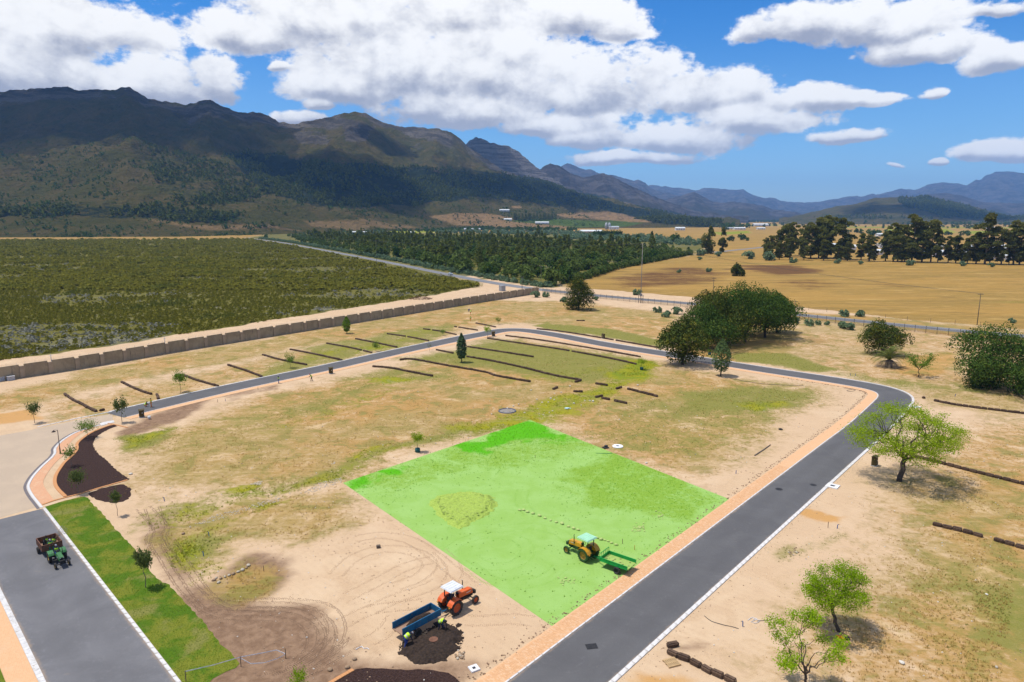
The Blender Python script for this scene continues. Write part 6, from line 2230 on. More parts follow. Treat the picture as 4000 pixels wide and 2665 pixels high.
def heap(name, poly, hmax, mat, soft, seed, step=0.1, parent=None, z=0.0, rough=0.10, origin=None):
    """loose material heaped inside a plan outline"""
    xs, ys = [p[0] for p in poly], [p[1] for p in poly]
    X, Y = np.meshgrid(np.arange(min(xs) - .2, max(xs) + .2, step), np.arange(min(ys) - .2, max(ys) + .2, step))
    sh = X.shape
    X, Y = X.ravel(), Y.ravel()
    wx = X + (fbm(X * 1.3, Y * 1.3, 4, seed) - .5) * soft * 0.9
    wy = Y + (fbm(X * 1.3 + 9, Y * 1.3, 4, seed) - .5) * soft * 0.9
    sd = poly_sd(wx, wy, poly)
    t = np.clip(sd / soft, 0, 1)
    Z = hmax * (1 - (1 - t) ** 1.8) + rough * (fbm(X * 3.1, Y * 3.1, 5, seed + 3) - .5) * np.clip(t * 3, 0, 1) - 0.02
    i = np.arange(len(X)).reshape(sh)
    F = np.stack([i[:-1, :-1].ravel(), i[:-1, 1:].ravel(), i[1:, 1:].ravel(), i[1:, :-1].ravel()], 1)
    keep = (sd[F] > -0.06).any(1)
    o0 = origin or (0, 0, 0)
    V = np.stack([X - o0[0], Y - o0[1], Z + z], 1)
    me = np_mesh(name, V, F[keep], [mat], smooth=False)
    bm = bmesh.new()
    bm.from_mesh(me)
    bmesh.ops.delete(bm, geom=[v for v in bm.verts if not v.link_faces], context='VERTS')
    bm.to_mesh(me)
    bm.free()
    return obj(name, me, parent, origin)


TB = (-8.16, 53.45)
tb = box_trailer('trailer', (TB[0], TB[1], 0), rad(46), 'blue open-tailed trailer loaded with dark compost beside the compost heap', 4.15, 1.36, 0.78, 1.36, BLUEP, FLOORW, -0.55, 0.38)
ld_ = heap('compost_load', [(-0.9, -0.45), (0.2, -0.6), (1.3, -0.45), (1.55, 0.2), (0.9, 0.52), (-0.4, 0.55), (-1.0, 0.2)], 0.46, SOILM, 0.55, 5, 0.07)
ld_.location = (TB[0], TB[1], 0.82)
ld_.rotation_euler = (0, 0, rad(46))
tag(ld_, 'small heap of dark compost lying in the blue trailer', 'compost')
TG = (10.70, 63.92)
tg = box_trailer('trailer', (TG[0], TG[1], 0.008), rad(142), 'low green flatbed trailer with barred headboard on the green plot', 3.14, 1.80, 0.72, 1.08, GREENT, pm('green_bed', (0.30, 0.42, 0.10), (0.24, 0.35, 0.08), 2, 0.9), -0.45, 0.36, True, 1.5)
TBR = (-49.25, 67.65)
tbr = box_trailer('trailer', (TBR[0], TBR[1], 0.016), rad(-44), 'rusty brown box trailer carrying workers behind the small green tractor', 2.45, 1.75, 0.62, 1.28, RUST, FLOORW, -0.2, 0.36, False)
# clods in the green trailer, forks standing in the brown one
for k in range(16):
    o = M().blob((0, 0, 0), (R.uniform(.05, .13), R.uniform(.05, .12), R.uniform(.04, .08)), 0, 1, 0.2, k).build('clod', pm('yellow_clod', (0.36, 0.40, 0.14), None, 5, 0.95))
    a, b = R.uniform(-1.3, 1.3), R.uniform(-.7, .7)
    c, s = math.cos(rad(142)), math.sin(rad(142))
    o.location = (TG[0] + a * c - b * s, TG[1] + a * s + b * c, 0.80)
    tag(o, 'small clod lying on the bed of the green flatbed trailer', 'clod', 'clods on the green trailer')
c, s = math.cos(rad(-44)), math.sin(rad(-44))


def trl(a, b, z):
    return (TBR[0] + a * c - b * s, TBR[1] + a * s + b * c, z)


for k in range(5):
    f = M()
    f.tube([(0, 0, 0), (0.9, 0.25, 0.55)], 0.018, 6, 0)
    for q in range(4):
        f.tube([(0.9, 0.25 + (q - 1.5) * .06, 0.55), (1.25, 0.34 + (q - 1.5) * .06, 0.66)], 0.008, 4, 1)
    o = f.build('garden_fork', [STAKE, CHROME])
    o.location = trl(-0.55 + k * 0.12, 0.55, 1.05 + k * .03)
    o.rotation_euler = (0, -0.12 * k + .1, rad(-4 + k * 13))
    tag(o, 'long-handled garden fork sticking out of the brown trailer', 'garden fork', 'forks in the brown trailer')

# compost heap beside the blue trailer
mound_px = conv(y2, [(300, 1290), (290, 1180), (400, 1130), (480, 1100), (620, 1040), (700, 960), (820, 920), (850, 840), (960, 840), (1080, 890), (1100, 930), (1180, 960), (1210, 1020), (1260, 1090), (1230, 1160), (1180, 1250), (1080, 1330), (960, 1400), (800, 1470), (640, 1480), (500, 1440), (400, 1380)])
mpoly = [(p.x, p.y) for p in GP(mound_px)]
mc = (sum(p[0] for p in mpoly) / len(mpoly), sum(p[1] for p in mpoly) / len(mpoly), 0.0)
o = heap('compost_heap', mpoly, 0.42, SOILM, 1.5, 9, 0.075, origin=mc, rough=0.16)
tag(o, 'wide dark compost heap between the blue trailer and the rock pile', 'heap')
sat = [(p.x, p.y) for p in GP(conv(y2, [(1110, 900), (1170, 862), (1235, 885), (1215, 925), (1140, 940)]))]
o = heap('compost_heap', sat, 0.12, SOILM, 0.4, 14, 0.06, origin=(sat[0][0], sat[0][1], 0))
tag(o, 'little patch of spilt compost next to the wide heap', 'heap')
g = G(*y2(795, 1200))
o = M().lathe([(0, 0.0), (0.38, 0.0), (0.38, 0.05), (0.33, 0.07), (0.29, 0.05), (0.18, 0.05), (0.14, 0.075), (0, 0.075)], 24).build('manhole_cover', pm('rusty_cover', (0.13, 0.058, 0.034), (0.19, 0.09, 0.055), 6, 0.9))
o.location = (g.x, g.y + 0.2, 0.40)
tag(o, 'round rust-brown manhole cover on top of the compost heap', 'manhole cover')

# ------------------------------------------------------------------ people
SKIN = pm('skin_dark', (0.085, 0.045, 0.028), None, 6, 0.6)
HAIR = pm('hair_black', (0.010, 0.009, 0.009), None, 8, 0.8)
VEST = pm('hi_vis_yellow', (0.52, 0.78, 0.03), (0.42, 0.66, 0.03), 6, 0.7)
VESTB = pm('vest_band', (0.55, 0.56, 0.52), None, 6, 0.4)
NAVY = pm('navy_cloth', (0.012, 0.017, 0.045), (0.020, 0.028, 0.06), 4, 0.9)
BLUEC = pm('blue_cloth', (0.018, 0.045, 0.20), (0.03, 0.06, 0.24), 4, 0.9)
ORANGEC = pm('orange_overall', (0.72, 0.20, 0.015), (0.62, 0.16, 0.012), 4, 0.9)
GREENC = pm('green_overall', (0.02, 0.15, 0.085), (0.02, 0.11, 0.07), 4, 0.9)
DARKC = pm('dark_cloth', (0.022, 0.02, 0.022), (0.035, 0.03, 0.03), 4, 0.9)
REDCAP = pm('red_cloth', (0.42, 0.02, 0.05), None, 4, 0.8)
GREYCAP = pm('grey_cap', (0.30, 0.30, 0.33), None, 4, 0.8)
BOOT = pm('boot', (0.02, 0.018, 0.016), None, 4, 0.8)
EYE = pm('eye_dark', (0.01, 0.01, 0.01), None, 4, 0.4)


def pose_joints(kind):
    """joint positions for a 1.70 m figure facing +X, origin between the feet (or below the seat)"""
    J = {}
    if kind == 'stand':
        J.update(pel=(0, 0, .93), che=(0.01, 0, 1.28), nec=(0.01, 0, 1.46), hea=(0.03, 0, 1.60))
        for s, k in ((1, 'l'), (-1, 'r')):
            J.update({'sh' + k: (0, s * .19, 1.40), 'el' + k: (-.02, s * .26, 1.13), 'wr' + k: (.08, s * .25, .90), 'hi' + k: (0, s * .09, .90), 'kn' + k: (.03, s * .10, .49), 'an' + k: (-.01 + .05 * s, s * .11, .08)})
    elif kind == 'phone':
        J = pose_joints('stand')
        J['ell'], J['wrl'] = (.10, .30, 1.16), (.10, .17, 1.42)
        J['elr'], J['wrr'] = (-.05, -.30, 1.15), (.12, -.20, 1.05)
    elif kind == 'bend':
        J.update(pel=(-.12, 0, .88), che=(.22, 0, 1.08), nec=(.38, 0, 1.12), hea=(.51, 0, 1.10))
        for s, k in ((1, 'l'), (-1, 'r')):
            J.update({'sh' + k: (.33, s * .18, 1.06), 'el' + k: (.40, s * .22, .80), 'wr' + k: (.50, s * .12, .56), 'hi' + k: (-.12, s * .09, .86), 'kn' + k: (.02 + .10 * s, s * .11, .47), 'an' + k: (-.06 + .14 * s, s * .12, .08)})
    elif kind == 'rake':
        J.update(pel=(-.05, 0, .91), che=(.13, 0, 1.22), nec=(.22, 0, 1.37), hea=(.31, 0, 1.48))
        for s, k in ((1, 'l'), (-1, 'r')):
            J.update({'sh' + k: (.17, s * .18, 1.32), 'el' + k: (.32, s * .22, 1.10), 'wr' + k: (.48, s * .06, .98 + .08 * s), 'hi' + k: (-.05, s * .09, .89), 'kn' + k: (.03 + .08 * s, s * .10, .48), 'an' + k: (-.03 + .16 * s, s * .11, .08)})
    elif kind == 'crouch':
        J.update(pel=(-.16, 0, .36), che=(.08, 0, .66), nec=(.18, 0, .80), hea=(.27, 0, .90))
        for s, k in ((1, 'l'), (-1, 'r')):
            J.update({'sh' + k: (.13, s * .18, .75), 'el' + k: (.30, s * .20, .54), 'wr' + k: (.46, s * .10, .36), 'hi' + k: (-.15, s * .10, .34), 'kn' + k: (.26, s * .16, .46), 'an' + k: (.02, s * .13, .08)})
    elif kind == 'sit':      # seat surface at z = 0
        J.update(pel=(0, 0, .12), che=(.05, 0, .46), nec=(.07, 0, .63), hea=(.11, 0, .77))
        for s, k in ((1, 'l'), (-1, 'r')):
            J.update({'sh' + k: (.06, s * .19, .57), 'el' + k: (.18, s * .24, .34), 'wr' + k: (.42, s * .14, .38), 'hi' + k: (.03, s * .10, .10), 'kn' + k: (.44, s * .15, .12), 'an' + k: (.48, s * .15, -.32)})
    return J


def person(label, loc, rz, kind, top, legs, vest=True, cap=None, capname='cap', skin=SKIN, boots=BOOT, scale=1.0, group=None):
    J = {k: Vector(v) for k, v in pose_joints(kind).items()}
    segs = [('pel', 'che', .150, .155, 'top'), ('che', 'nec', .150, .070, 'top'), ('nec', 'hea', .055, .060, 'skin')]
    for k in 'lr':
        segs += [('sh' + k, 'el' + k, .058, .045, 'top'), ('el' + k, 'wr' + k, .044, .032, 'top'), ('che', 'sh' + k, .12, .065, 'top'), ('pel', 'hi' + k, .13, .105, 'legs'), ('hi' + k, 'kn' + k, .098, .068, 'legs'), ('kn' + k, 'an' + k, .064, .045, 'legs')]
    mb = M()
    marks = []

    def cap_seg(a, b, r0, r1, m):
        d = b - a
        n = max(2, int(d.length / 0.05))
        pts = [a.lerp(b, i / n) for i in range(n + 1)]
        mb.tube(pts, [r0 + (r1 - r0) * i / n for i in range(n + 1)], 10)
        mb.blob(a, (r0, r0, r0), 0, 1)
        mb.blob(b, (r1, r1, r1), 0, 1)
        marks.append((a, b, m, max(r0, r1)))

    for a, b, r0, r1, m in segs:
        cap_seg(J[a], J[b], r0, r1, m)
    face = (J['hea'] - J['nec'])
    fwd = Vector((1, 0, 0)) if kind not in ('bend',) else Vector((.35, 0, -1)).normalized()
    if kind in ('rake', 'crouch'):
        fwd = Vector((1, 0, -.5)).normalized()
    upv = (face - fwd * face.dot(fwd)).normalized() if kind != 'bend' else Vector((.9, 0, .3)).normalized()
    side = upv.cross(fwd).normalized()
    hc = J['hea'] + upv * 0.02
    Hm = Matrix((side, fwd, upv)).transposed().to_4x4()
    Hm.translation = hc
    mb.blob((0, 0, 0), (.076, .096, .115), 0, 2, 0, 0, Hm)
    mb.blob((0, .098, -.015), (.014, .022, .026), 0, 1, 0, 0, Hm)
    for s in (-1, 1):
        mb.blob((s * .078, -.005, 0), (.012, .022, .032), 0, 1, 0, 0, Hm)
    mb.blob((0, .07, -.085), (.04, .03, .025), 0, 1, 0, 0, Hm)
    marks.append((hc, hc + upv * .01, 'skin', .12))
    for k in 'lr':
        w, e = J['wr' + k], J['el' + k]
        d = (w - e).normalized()
        sd = d.cross(Vector((0, 0, 1)))
        sd = sd.normalized() if sd.length > .1 else Vector((0, 1, 0))
        nn = sd.cross(d)
        cap_seg(w, w + d * .085, .034, .036, 'skin')
        for q, L in enumerate((.062, .075, .070, .055)):
            b0 = w + d * .085 + sd * (q - 1.5) * .021
            b1 = b0 + d * L * .6 + nn * .008
            cap_seg(b0, b1, .0115, .0105, 'skin')
            cap_seg(b1, b1 + d * L * .35 - nn * .02, .0105, .010, 'skin')
        tb0 = w + d * .03 + sd * .034
        cap_seg(tb0, tb0 + d * .05 + sd * .03, .013, .011, 'skin')
        a = J['an' + k]
        kn = J['kn' + k]
        fd = Vector((1, 0, 0))
        cap_seg(a + Vector((-.05, 0, -.035)), a + fd * .15 + Vector((0, 0, -.045)), .045, .036, 'boot')
    root = empty('person', loc, rz, label, 'person', group)
    root.scale = (scale,) * 3
    tmp = mb.build('body', [top, legs, skin, boots, EYE], root)
    rm = tmp.modifiers.new('r', 'REMESH')
    rm.mode, rm.voxel_size = 'VOXEL', 0.017
    dm = tmp.modifiers.new('d', 'DECIMATE')
    dm.ratio = 0.28
    dg = bpy.context.evaluated_depsgraph_get()
    me = bpy.data.meshes.new_from_object(tmp.evaluated_get(dg))
    tmp.modifiers.clear()
    tmp.data = me
    me.materials.clear()
    for m in (top, legs, skin, boots, EYE):
        me.materials.append(m)
    n = len(me.polygons)
    C = np.empty(n * 3)
    me.polygons.foreach_get('center', C)
    C = C.reshape(-1, 3)
    best, mi = np.full(n, 9.0), np.zeros(n, int)
    idx = {'top': 0, 'legs': 1, 'skin': 2, 'boot': 3}
    for a, b, m, r in marks:
        A_, B_ = np.array(a), np.array(b)
        ab = B_ - A_
        t = np.clip(((C - A_) @ ab) / max(1e-9, ab @ ab), 0, 1)
        dd_ = np.linalg.norm(C - (A_ + t[:, None] * ab), axis=1) - r * 0.9
        u = dd_ < best
        best[u], mi[u] = dd_[u], idx[m]
    for s in (-1, 1):
        ep = np.array(Hm @ Vector((s * .032, .09, .012)))
        mi[np.linalg.norm(C - ep, axis=1) < .015] = 4
    me.polygons.foreach_set('material_index', mi.astype(np.int32))
    me.polygons.foreach_set('use_smooth', [True] * n)
    me.update()
    if cap:
        cm = M()
        cm.lathe([(.088, .0), (.098, .03), (.09, .075), (.06, .105), (.001, .118)], 14, 0, Hm @ Matrix.Scale(1.18, 4, (0, 1, 0)) @ Matrix.Translation((0, -.004, .02)))
        cm.box((0, .135, .045), (.12, .10, .012), 0, 0, Hm)
        cm.build(capname, cap, root, smooth=True)
    else:
        cm = M()
        cm.blob((0, -.014, .028), (.083, .098, .102), 0, 2, 0.05, 3, Hm)
        cm.build('hair', HAIR, root, smooth=True)
    if vest:
        p, c_ = J['pel'], J['che']
        ax = (c_ - p).normalized()
        top_ = J['nec'].lerp(c_, .35)
        vm_ = M()
        sdv = Vector((0, 1, 0))
        fw_ = ax.cross(sdv) * -1
        rings = [(p + ax * .05, .185, .150), (p + ax * .16, .182, .150), (p + ax * .26, .190, .158), (c_, .205, .160), (c_.lerp(top_, .6), .205, .140), (top_, .17, .105)]
        V, F = [], []
        for (cc, ry, rx) in rings:
            for k in range(16):
                a = 2 * math.pi * k / 16
                V.append(cc + sdv * math.cos(a) * ry * 1.03 + fw_ * math.sin(a) * rx * 1.16)
        for i in range(len(rings) - 1):
            for k in range(16):
                F.append((i * 16 + k, i * 16 + (k + 1) % 16, (i + 1) * 16 + (k + 1) % 16, (i + 1) * 16 + k))
        vm_.add(V, F, 0)
        for i in range(16):
            vm_.mi[1 * 16 + i] = 1
        vm_.build('safety_vest', [VEST, VESTB], root, smooth=True)
    return root


g1 = G(*y2(400, 1232))
person('worker in yellow vest and blue trousers bending at the trailer tail', (g1.x, g1.y, 0.05), rad(28), 'bend', NAVY, BLUEC, True, GREYCAP)
g2 = G(*y2(905, 1005))
person('worker in yellow vest and navy trousers bent over beside the trailer', (g2.x, g2.y, 0.06), rad(-28), 'bend', NAVY, NAVY, True, None)
# driver on the orange tractor, reaching back
c1, s1 = math.cos(rad(46.6)), math.sin(rad(46.6))
person('driver in navy overalls sitting on the orange tractor', (-5.55 + 0.05 * c1, 56.30 + 0.05 * s1, 1.08), rad(46.6 + 25), 'sit', NAVY, NAVY, False, DARKC, 'beanie')
c3, s3 = math.cos(rad(-44)), math.sin(rad(-44))
person('driver in yellow vest and blue trousers on the small green tractor', (-47.15 + 0.02 * c3, 65.60 + 0.02 * s3, 0.90), rad(-44), 'sit', NAVY, BLUEC, True, GREYCAP)
person('passenger in green overall and yellow vest at the trailer front', trl(0.85, -0.1, 0.80), rad(-44), 'sit', GREENC, GREENC, True, GREYCAP)
person('passenger in yellow vest with dark hair at the trailer side', trl(0.15, 0.45, 0.80), rad(-80), 'sit', DARKC, BLUEC, True, None)
person('passenger in dark clothes at the trailer corner', trl(0.15, -0.50, 0.80), rad(10), 'sit', DARKC, DARKC, False, None)
person('passenger in yellow vest at the back of the brown trailer', trl(-0.45, -0.15, 0.80), rad(-60), 'sit', DARKC, NAVY, True, None)
for lab, p, rz, kind, top, legs, vest, cap in (
        ('crouching worker in orange trousers and yellow vest on the road edge', z4(957, 1160), 20, 'crouch', DARKC, ORANGEC, True, None),
        ('standing worker in orange overalls beside the crouching one', z4(995, 1162), 200, 'stand', ORANGEC, ORANGEC, True, None),
        ('worker in yellow vest holding a phone on the road', z4(1831, 1006), 200, 'phone', NAVY, BLUEC, True, GREYCAP),
        ('worker in dark clothes and red cap raking beside the kerb', z4(2047, 990), 190, 'rake', DARKC, DARKC, True, REDCAP),
        ('worker in blue overalls bending at the trench by the wall', z5(893, 537), 330, 'bend', BLUEC, BLUEC, False, None),
        ('middle worker of the trench team in yellow vest', z5(905, 553), 60, 'rake', DARKC, ORANGEC, True, None),
        ('nearest worker of the trench team in orange trousers', z5(905, 597), 90, 'stand', DARKC, ORANGEC, True, None)):
    g = G(*p)
    person(lab, (g.x, g.y, 0.02), rad(rz), kind, top, legs, vest, cap)

# ------------------------------------------------------------------ sod bales in rows
BALE = [pm('sod_bale_a', (0.105, 0.064, 0.040), (0.055, 0.034, 0.022), 4, 0.97, 0.9, 14), pm('sod_bale_b', (0.145, 0.092, 0.058), (0.080, 0.050, 0.032), 4, 0.97, 0.9, 14)]
bale_me = []
for i in range(4):
    bm = bmesh.new()
    bmesh.ops.create_cube(bm, size=1.0)
    bmesh.ops.scale(bm, vec=(1.0, 0.48, 0.46), verts=bm.verts)
    bmesh.ops.bevel(bm, geom=bm.edges[:], offset=0.09, segments=2, affect='EDGES')
    r_ = random.Random(i)
    for v in bm.verts:
        v.co += Vector((r_.uniform(-.025, .025), r_.uniform(-.025, .025), r_.uniform(-.02, .02)))
        v.co.z += 0.20
    me = bpy.data.meshes.new('sod_bale')
    bm.to_mesh(me)
    bm.free()
    me.materials.append(BALE[i % 2])
    bale_me.append(me)
ROWS = [
    (z4, [(425, 1080), (480, 1118), (530, 1142), (590, 1175), (645, 1200)], 'first stand row from the plaza'), (z4, [(655, 1190), (692, 1180)], 'short stack ending the first stand row'),
    (z4, [(800, 1000), (860, 1030), (930, 1060), (1000, 1082)], 'second stand row from the plaza'), (z4, [(1030, 1082), (1042, 1112)], 'pair of bales at the road beside the orange workers'),
    (z4, [(1195, 952), (1300, 990), (1440, 1030)], 'third stand row from the plaza'), (z4, [(1497, 888), (1600, 920), (1735, 970)], 'fourth stand row from the plaza'),
    (z4, [(1725, 820), (1850, 855), (2020, 888)], 'fifth stand row from the plaza'), (z5, [(-280, 785), (-100, 820), (62, 857)], 'sixth stand row from the plaza'),
    (z5, [(-40, 745), (120, 775), (260, 808)], 'seventh stand row from the plaza'), (z5, [(150, 715), (300, 745), (430, 773)], 'eighth stand row from the plaza'),
    (z5, [(357, 682), (500, 703), (637, 730)], 'ninth stand row from the plaza'), (z5, [(595, 650), (700, 665), (812, 688)], 'tenth stand row from the plaza'),
    (z5, [(800, 635), (955, 660)], 'eleventh stand row, short, near the corner'), (z5, [(940, 612), (1080, 640)], 'last stand row behind the road corner'),
    (z5, [(1340, 650), (1500, 667), (1780, 712), (2170, 780)], 'long row on the grass strip outside the loop road'),
    (z5, [(1135, 695), (1300, 715), (1500, 745), (1800, 795), (2040, 838)], 'long row closest inside the loop road'), (z5, [(1015, 712), (1200, 740), (1500, 785), (1800, 840), (2005, 885)], 'second long row inside the loop road'),
    (z5, [(885, 767), (1100, 800), (1320, 835)], 'row right of the upright conifer'), (z5, [(680, 788), (800, 812)], 'short row left of the upright conifer'),
    (z5, [(880, 832), (1050, 862), (1250, 905), (1450, 955), (1640, 990)], 'long row starting at the foot of the conifer'),
    (z5, [(440, 855), (520, 850), (760, 893), (1000, 935), (1080, 960), (1320, 1002)], 'longest row on the near side of the conifer'), (z5, [(260, 898), (380, 908), (520, 935), (665, 963)], 'nearest short row on the straw grass'),
    (z5, [(1725, 1010), (1820, 1025)], 'short row among the yellow weeds'), (z5, [(1580, 1062), (1665, 1066)], 'loose bale cluster on the yellow weeds'), (z5, [(1860, 1045), (1910, 1030)], 'two bales set askew before the grid'),
    (z5, [(1935, 1045), (2140, 1097)], 'upper row of the open bale pen'), (z5, [(1725, 1100), (1775, 1090)], 'two bales at the corner of the open pen'), (z5, [(1765, 1105), (1950, 1145)], 'lower row of the open bale pen'),
    (z5, [(1445, 1048), (1490, 1030)], 'small loose stack beside the weeds'), (z5, [(1600, 595), (1675, 597)], 'bale pile on the dry grass behind the loop road'), (z5, [(1590, 1000), (1640, 988)], 'loose bales at the end of the long row'),
    (z6, [(1760, 1290), (1950, 1325), (2354, 1375), (2500, 1395)], 'row beyond the road bend'), (y1, [(1600, 80), (1810, 130), (2100, 205), (2354, 268), (2600, 335)], 'row behind the big open tree'),
    (y1, [(1750, 530), (2000, 590), (2354, 690), (2560, 750)], 'row across the mown stand below the open tree'), (y1, [(10, 1372), (75, 1400), (150, 1425), (250, 1480), (330, 1520), (420, 1555), (520, 1610)], 'nearest row beside the pallet'),
]
allb = []
for z, pts, lab in ROWS:
    line = catmull(GP(conv(z, pts)), 0.5)
    pp = resample(line, 0.98)
    if len(pp) < 2:
        pp = [line[0], line[-1]]
    for a, b in zip(pp, pp[1:]):
        if R.random() < 0.02:
            continue
        allb.append(((a + b) / 2, math.atan2(b.y - a.y, b.x - a.x), lab))
allb.append((G(*y1(45, 1330)), 0.2, 'single bale'))
cam_p = Vector((0, 0, CAM_H))
allb.sort(key=lambda q: (q[0] - cam_p).length)
rest = []
for i, (p, a, lab) in enumerate(allb):
    if i < 300:
        o = obj('sod_bale', bale_me[R.randrange(4)], None, (p.x + R.uniform(-.04, .04), p.y + R.uniform(-.05, .05), 0.0), a + R.uniform(-.06, .06))
        o.scale = (R.uniform(.92, 1.0), R.uniform(.92, 1.08), R.uniform(.9, 1.08))
        if lab == 'single bale':
            tag(o, 'loose brown sod bale lying askew at the head of the pallet row', 'sod bale', 'sod bales')
            o.rotation_euler.z = 0.3
        else:
            tag(o, 'brown sod bale in the ' + lab, 'sod bale', 'sod bales, ' + lab)
    else:
        rest.append((p.x, p.y, 0.0, a))
# rest: one object
if rest:
    mb = M()
    for (x, y, z, a) in rest:
        mb.box((x, y, 0.19), (0.98, 0.46 + R.uniform(-.05, .05), 0.40 + R.uniform(-.06, .05)), R.randrange(2), a + R.uniform(-.06, .06), None, 0.9)
    o = mb.build('sod_bales', BALE)
    o['kind'] = 'stuff'

# ------------------------------------------------------------------ street furniture
KIOSK = pm('olive_brown_kiosk', (0.085, 0.062, 0.018), (0.065, 0.047, 0.014), 2, 0.7)
LABELW = pm('white_label', (0.7, 0.7, 0.68), None, 6, 0.6)


def kiosk(p, rz, label):
    g = G(*p)
    r_ = empty('meter_kiosk', (g.x, g.y, 0), rz, label, 'kiosk', 'olive electrical kiosks')
    M().box((0, 0, 0.06), (0.95, 0.75, 0.12)).build('plinth', CONC, r_, bevel=0.01)
    M().box((0, 0, 0.74), (0.84, 0.62, 1.24)).build('cabinet', KIOSK, r_, bevel=0.015)
    M().add([(-.50, -.40, 1.36), (.50, -.40, 1.36), (.50, .40, 1.36), (-.50, .40, 1.36), (-.50, 0, 1.56), (.50, 0, 1.56)], [(0, 1, 5, 4), (2, 3, 4, 5), (0, 4, 3), (1, 2, 5), (0, 3, 2, 1)]).build('lid', KIOSK, r_)
    d = M().box((0, -.318, 0.74), (0.70, 0.02, 1.08)).build('door', KIOSK, r_, bevel=0.006)
    M().box((0.12, -.332, 0.85), (0.14, 0.008, 0.12)).build('label_plate', LABELW, d)
    M().box((-.28, -.34, 0.72), (0.03, 0.03, 0.14)).build('handle', DARKM, d)
    M().tube([(.35, -.36, 0), (.35, -.36, .62)], .03, 6).build('cable_pipe', CHROME, r_)


for p, rz, lab in ((z4(932, 1228), 0.5, 'olive kiosk beside the white bucket at the asphalt start'), (z4(2174, 942), 0.5, 'olive kiosk on the brick strip near the raking worker'), (z5(1055, 697), 0.5, 'olive kiosk inside the road corner'),
                   (z5(1776, 712), -0.9, 'olive kiosk on the grass strip outside the loop road'), (z6(417, 1008), -0.8, 'olive kiosk beside the drooping tree'), (y1(1370, 142), 0.8, 'olive kiosk under the large open tree')):
    kiosk(p, rz, lab)

LAMPM = pm('dark_lamp_post', (0.055, 0.028, 0.020), (0.035, 0.022, 0.018), 3, 0.6)
g = G(*z4(397, 1468))
lp_ = empty('street_lamp', (g.x, g.y, 0), 0.0, 'dark brown street lamp with bell shade on the pink pavement', 'street lamp')
hL = 3.75
M().tube([(0, 0, 0), (0, 0, 0.9), (0, 0, 1.0), (0, 0, hL)], [0.09, 0.08, 0.055, 0.04], 10).lathe([(0.0, 0), (.16, 0), (.16, .06), (.1, .12), (.09, .3)], 12).build('post', LAMPM, lp_, smooth=True)
M().tube([(0, 0, hL - .12), (-.3, 0, hL - .02), (-.62, 0, hL - .08)], 0.028, 6).build('arm', LAMPM, lp_)
sh = M().lathe([(0.04, 0.16), (0.07, 0.10), (0.16, 0.03), (0.30, -0.10), (0.27, -0.10), (0.13, 0.0), (0.03, 0.06)], 16).build('lamp_shade', LAMPM, lp_, smooth=True)
sh.location = (-.62, 0, hL - .22)
M().blob((0, 0, -.03), (.09, .09, .08), 0, 2).build('bulb', GLASSY, sh, smooth=True)
GALV = pm('galvanised_pole', (0.36, 0.37, 0.38), (0.30, 0.31, 0.32), 2, 0.5, metal=0.4)
for p, lab in ((z4(347, 937), 'slim steel camera pole at the wall nearest the plaza'), (z4(1090, 812), 'slim steel camera pole at the middle of the wall')):
    g = G(*p)
    e = empty('camera_pole', (g.x, g.y, 0), 0.7, lab, 'pole', 'steel poles along the wall')
    M().tube([(0, 0, 0), (0, 0, 2.2), (0, 0, 4.4)], [0.10, 0.085, 0.06], 10).build('pole', GALV, e, smooth=True)
    M().tube([(-.3, 0, 4.05), (.3, 0, 4.05)], .02, 6).build('cross_arm', GALV, e)
    for s in (-1, 1):
        M().box((s * .3, -.08, 4.12), (.12, .28, .12)).build('camera_head', LABELW, e, bevel=.01)
    M().tube([(0, 0, 4.4), (0, 0, 4.95)], .012, 5).build('spike', GALV, e)

# power poles and wires
POLEM = pm('timber_pole', (0.13, 0.105, 0.085), (0.09, 0.072, 0.06), 2, 0.95, 0.2)
POLEG = pm('grey_pole', (0.30, 0.28, 0.25), (0.22, 0.20, 0.18), 2, 0.9, 0.2)
tops = {}


def pole(key, base, toppx, label, grey=False, arms=1, legs=False):
    g = G(*base)
    d = depth(*base)
    h = (base[1] - toppx) * d / (FPX / D) * 1.01
    e = empty('power_pole', (g.x, g.y, 0), 0.0, label, 'power pole', 'timber power poles')
    r0 = 0.17 if grey else 0.13
    M().tube([(0, 0, -.3), (0, 0, h * .5), (0, 0, h)], [r0, r0 * .85, r0 * .65], 9).build('pole', POLEG if grey else POLEM, e, smooth=True)
    for k in range(arms):
        a = M().box((0, 0, h - .35 - k * .8), (1.9 if k == 0 else .9, .10, .12))
        a.build('cross_arm', POLEM, e)
    ins = M()
    for x in (-.8, 0, .8):
        ins.lathe([(.0, 0), (.05, 0), (.05, .06), (.03, .08), (.05, .1), (.03, .18), (0, .18)], 8, 0, Matrix.Translation((x, 0, h - .28)))
    ins.build('insulators', GLASSY, e)
    if legs:
        for s in (-1, 1):
            M().tube([(s * .9, 0, 0), (s * .9, 0, 3.2)], .10, 8).build('side_post', POLEM, e)
        M().box((0, 0, 3.0), (2.4, 1.0, .10)).build('platform', POLEG, e)
        M().box((0, -.2, 3.5), (.8, .6, .9)).build('transformer', pm('grey_steel', (0.25, 0.26, 0.27), None, 3, 0.6), e)
    tops[key] = Vector((g.x, g.y, h - .1))


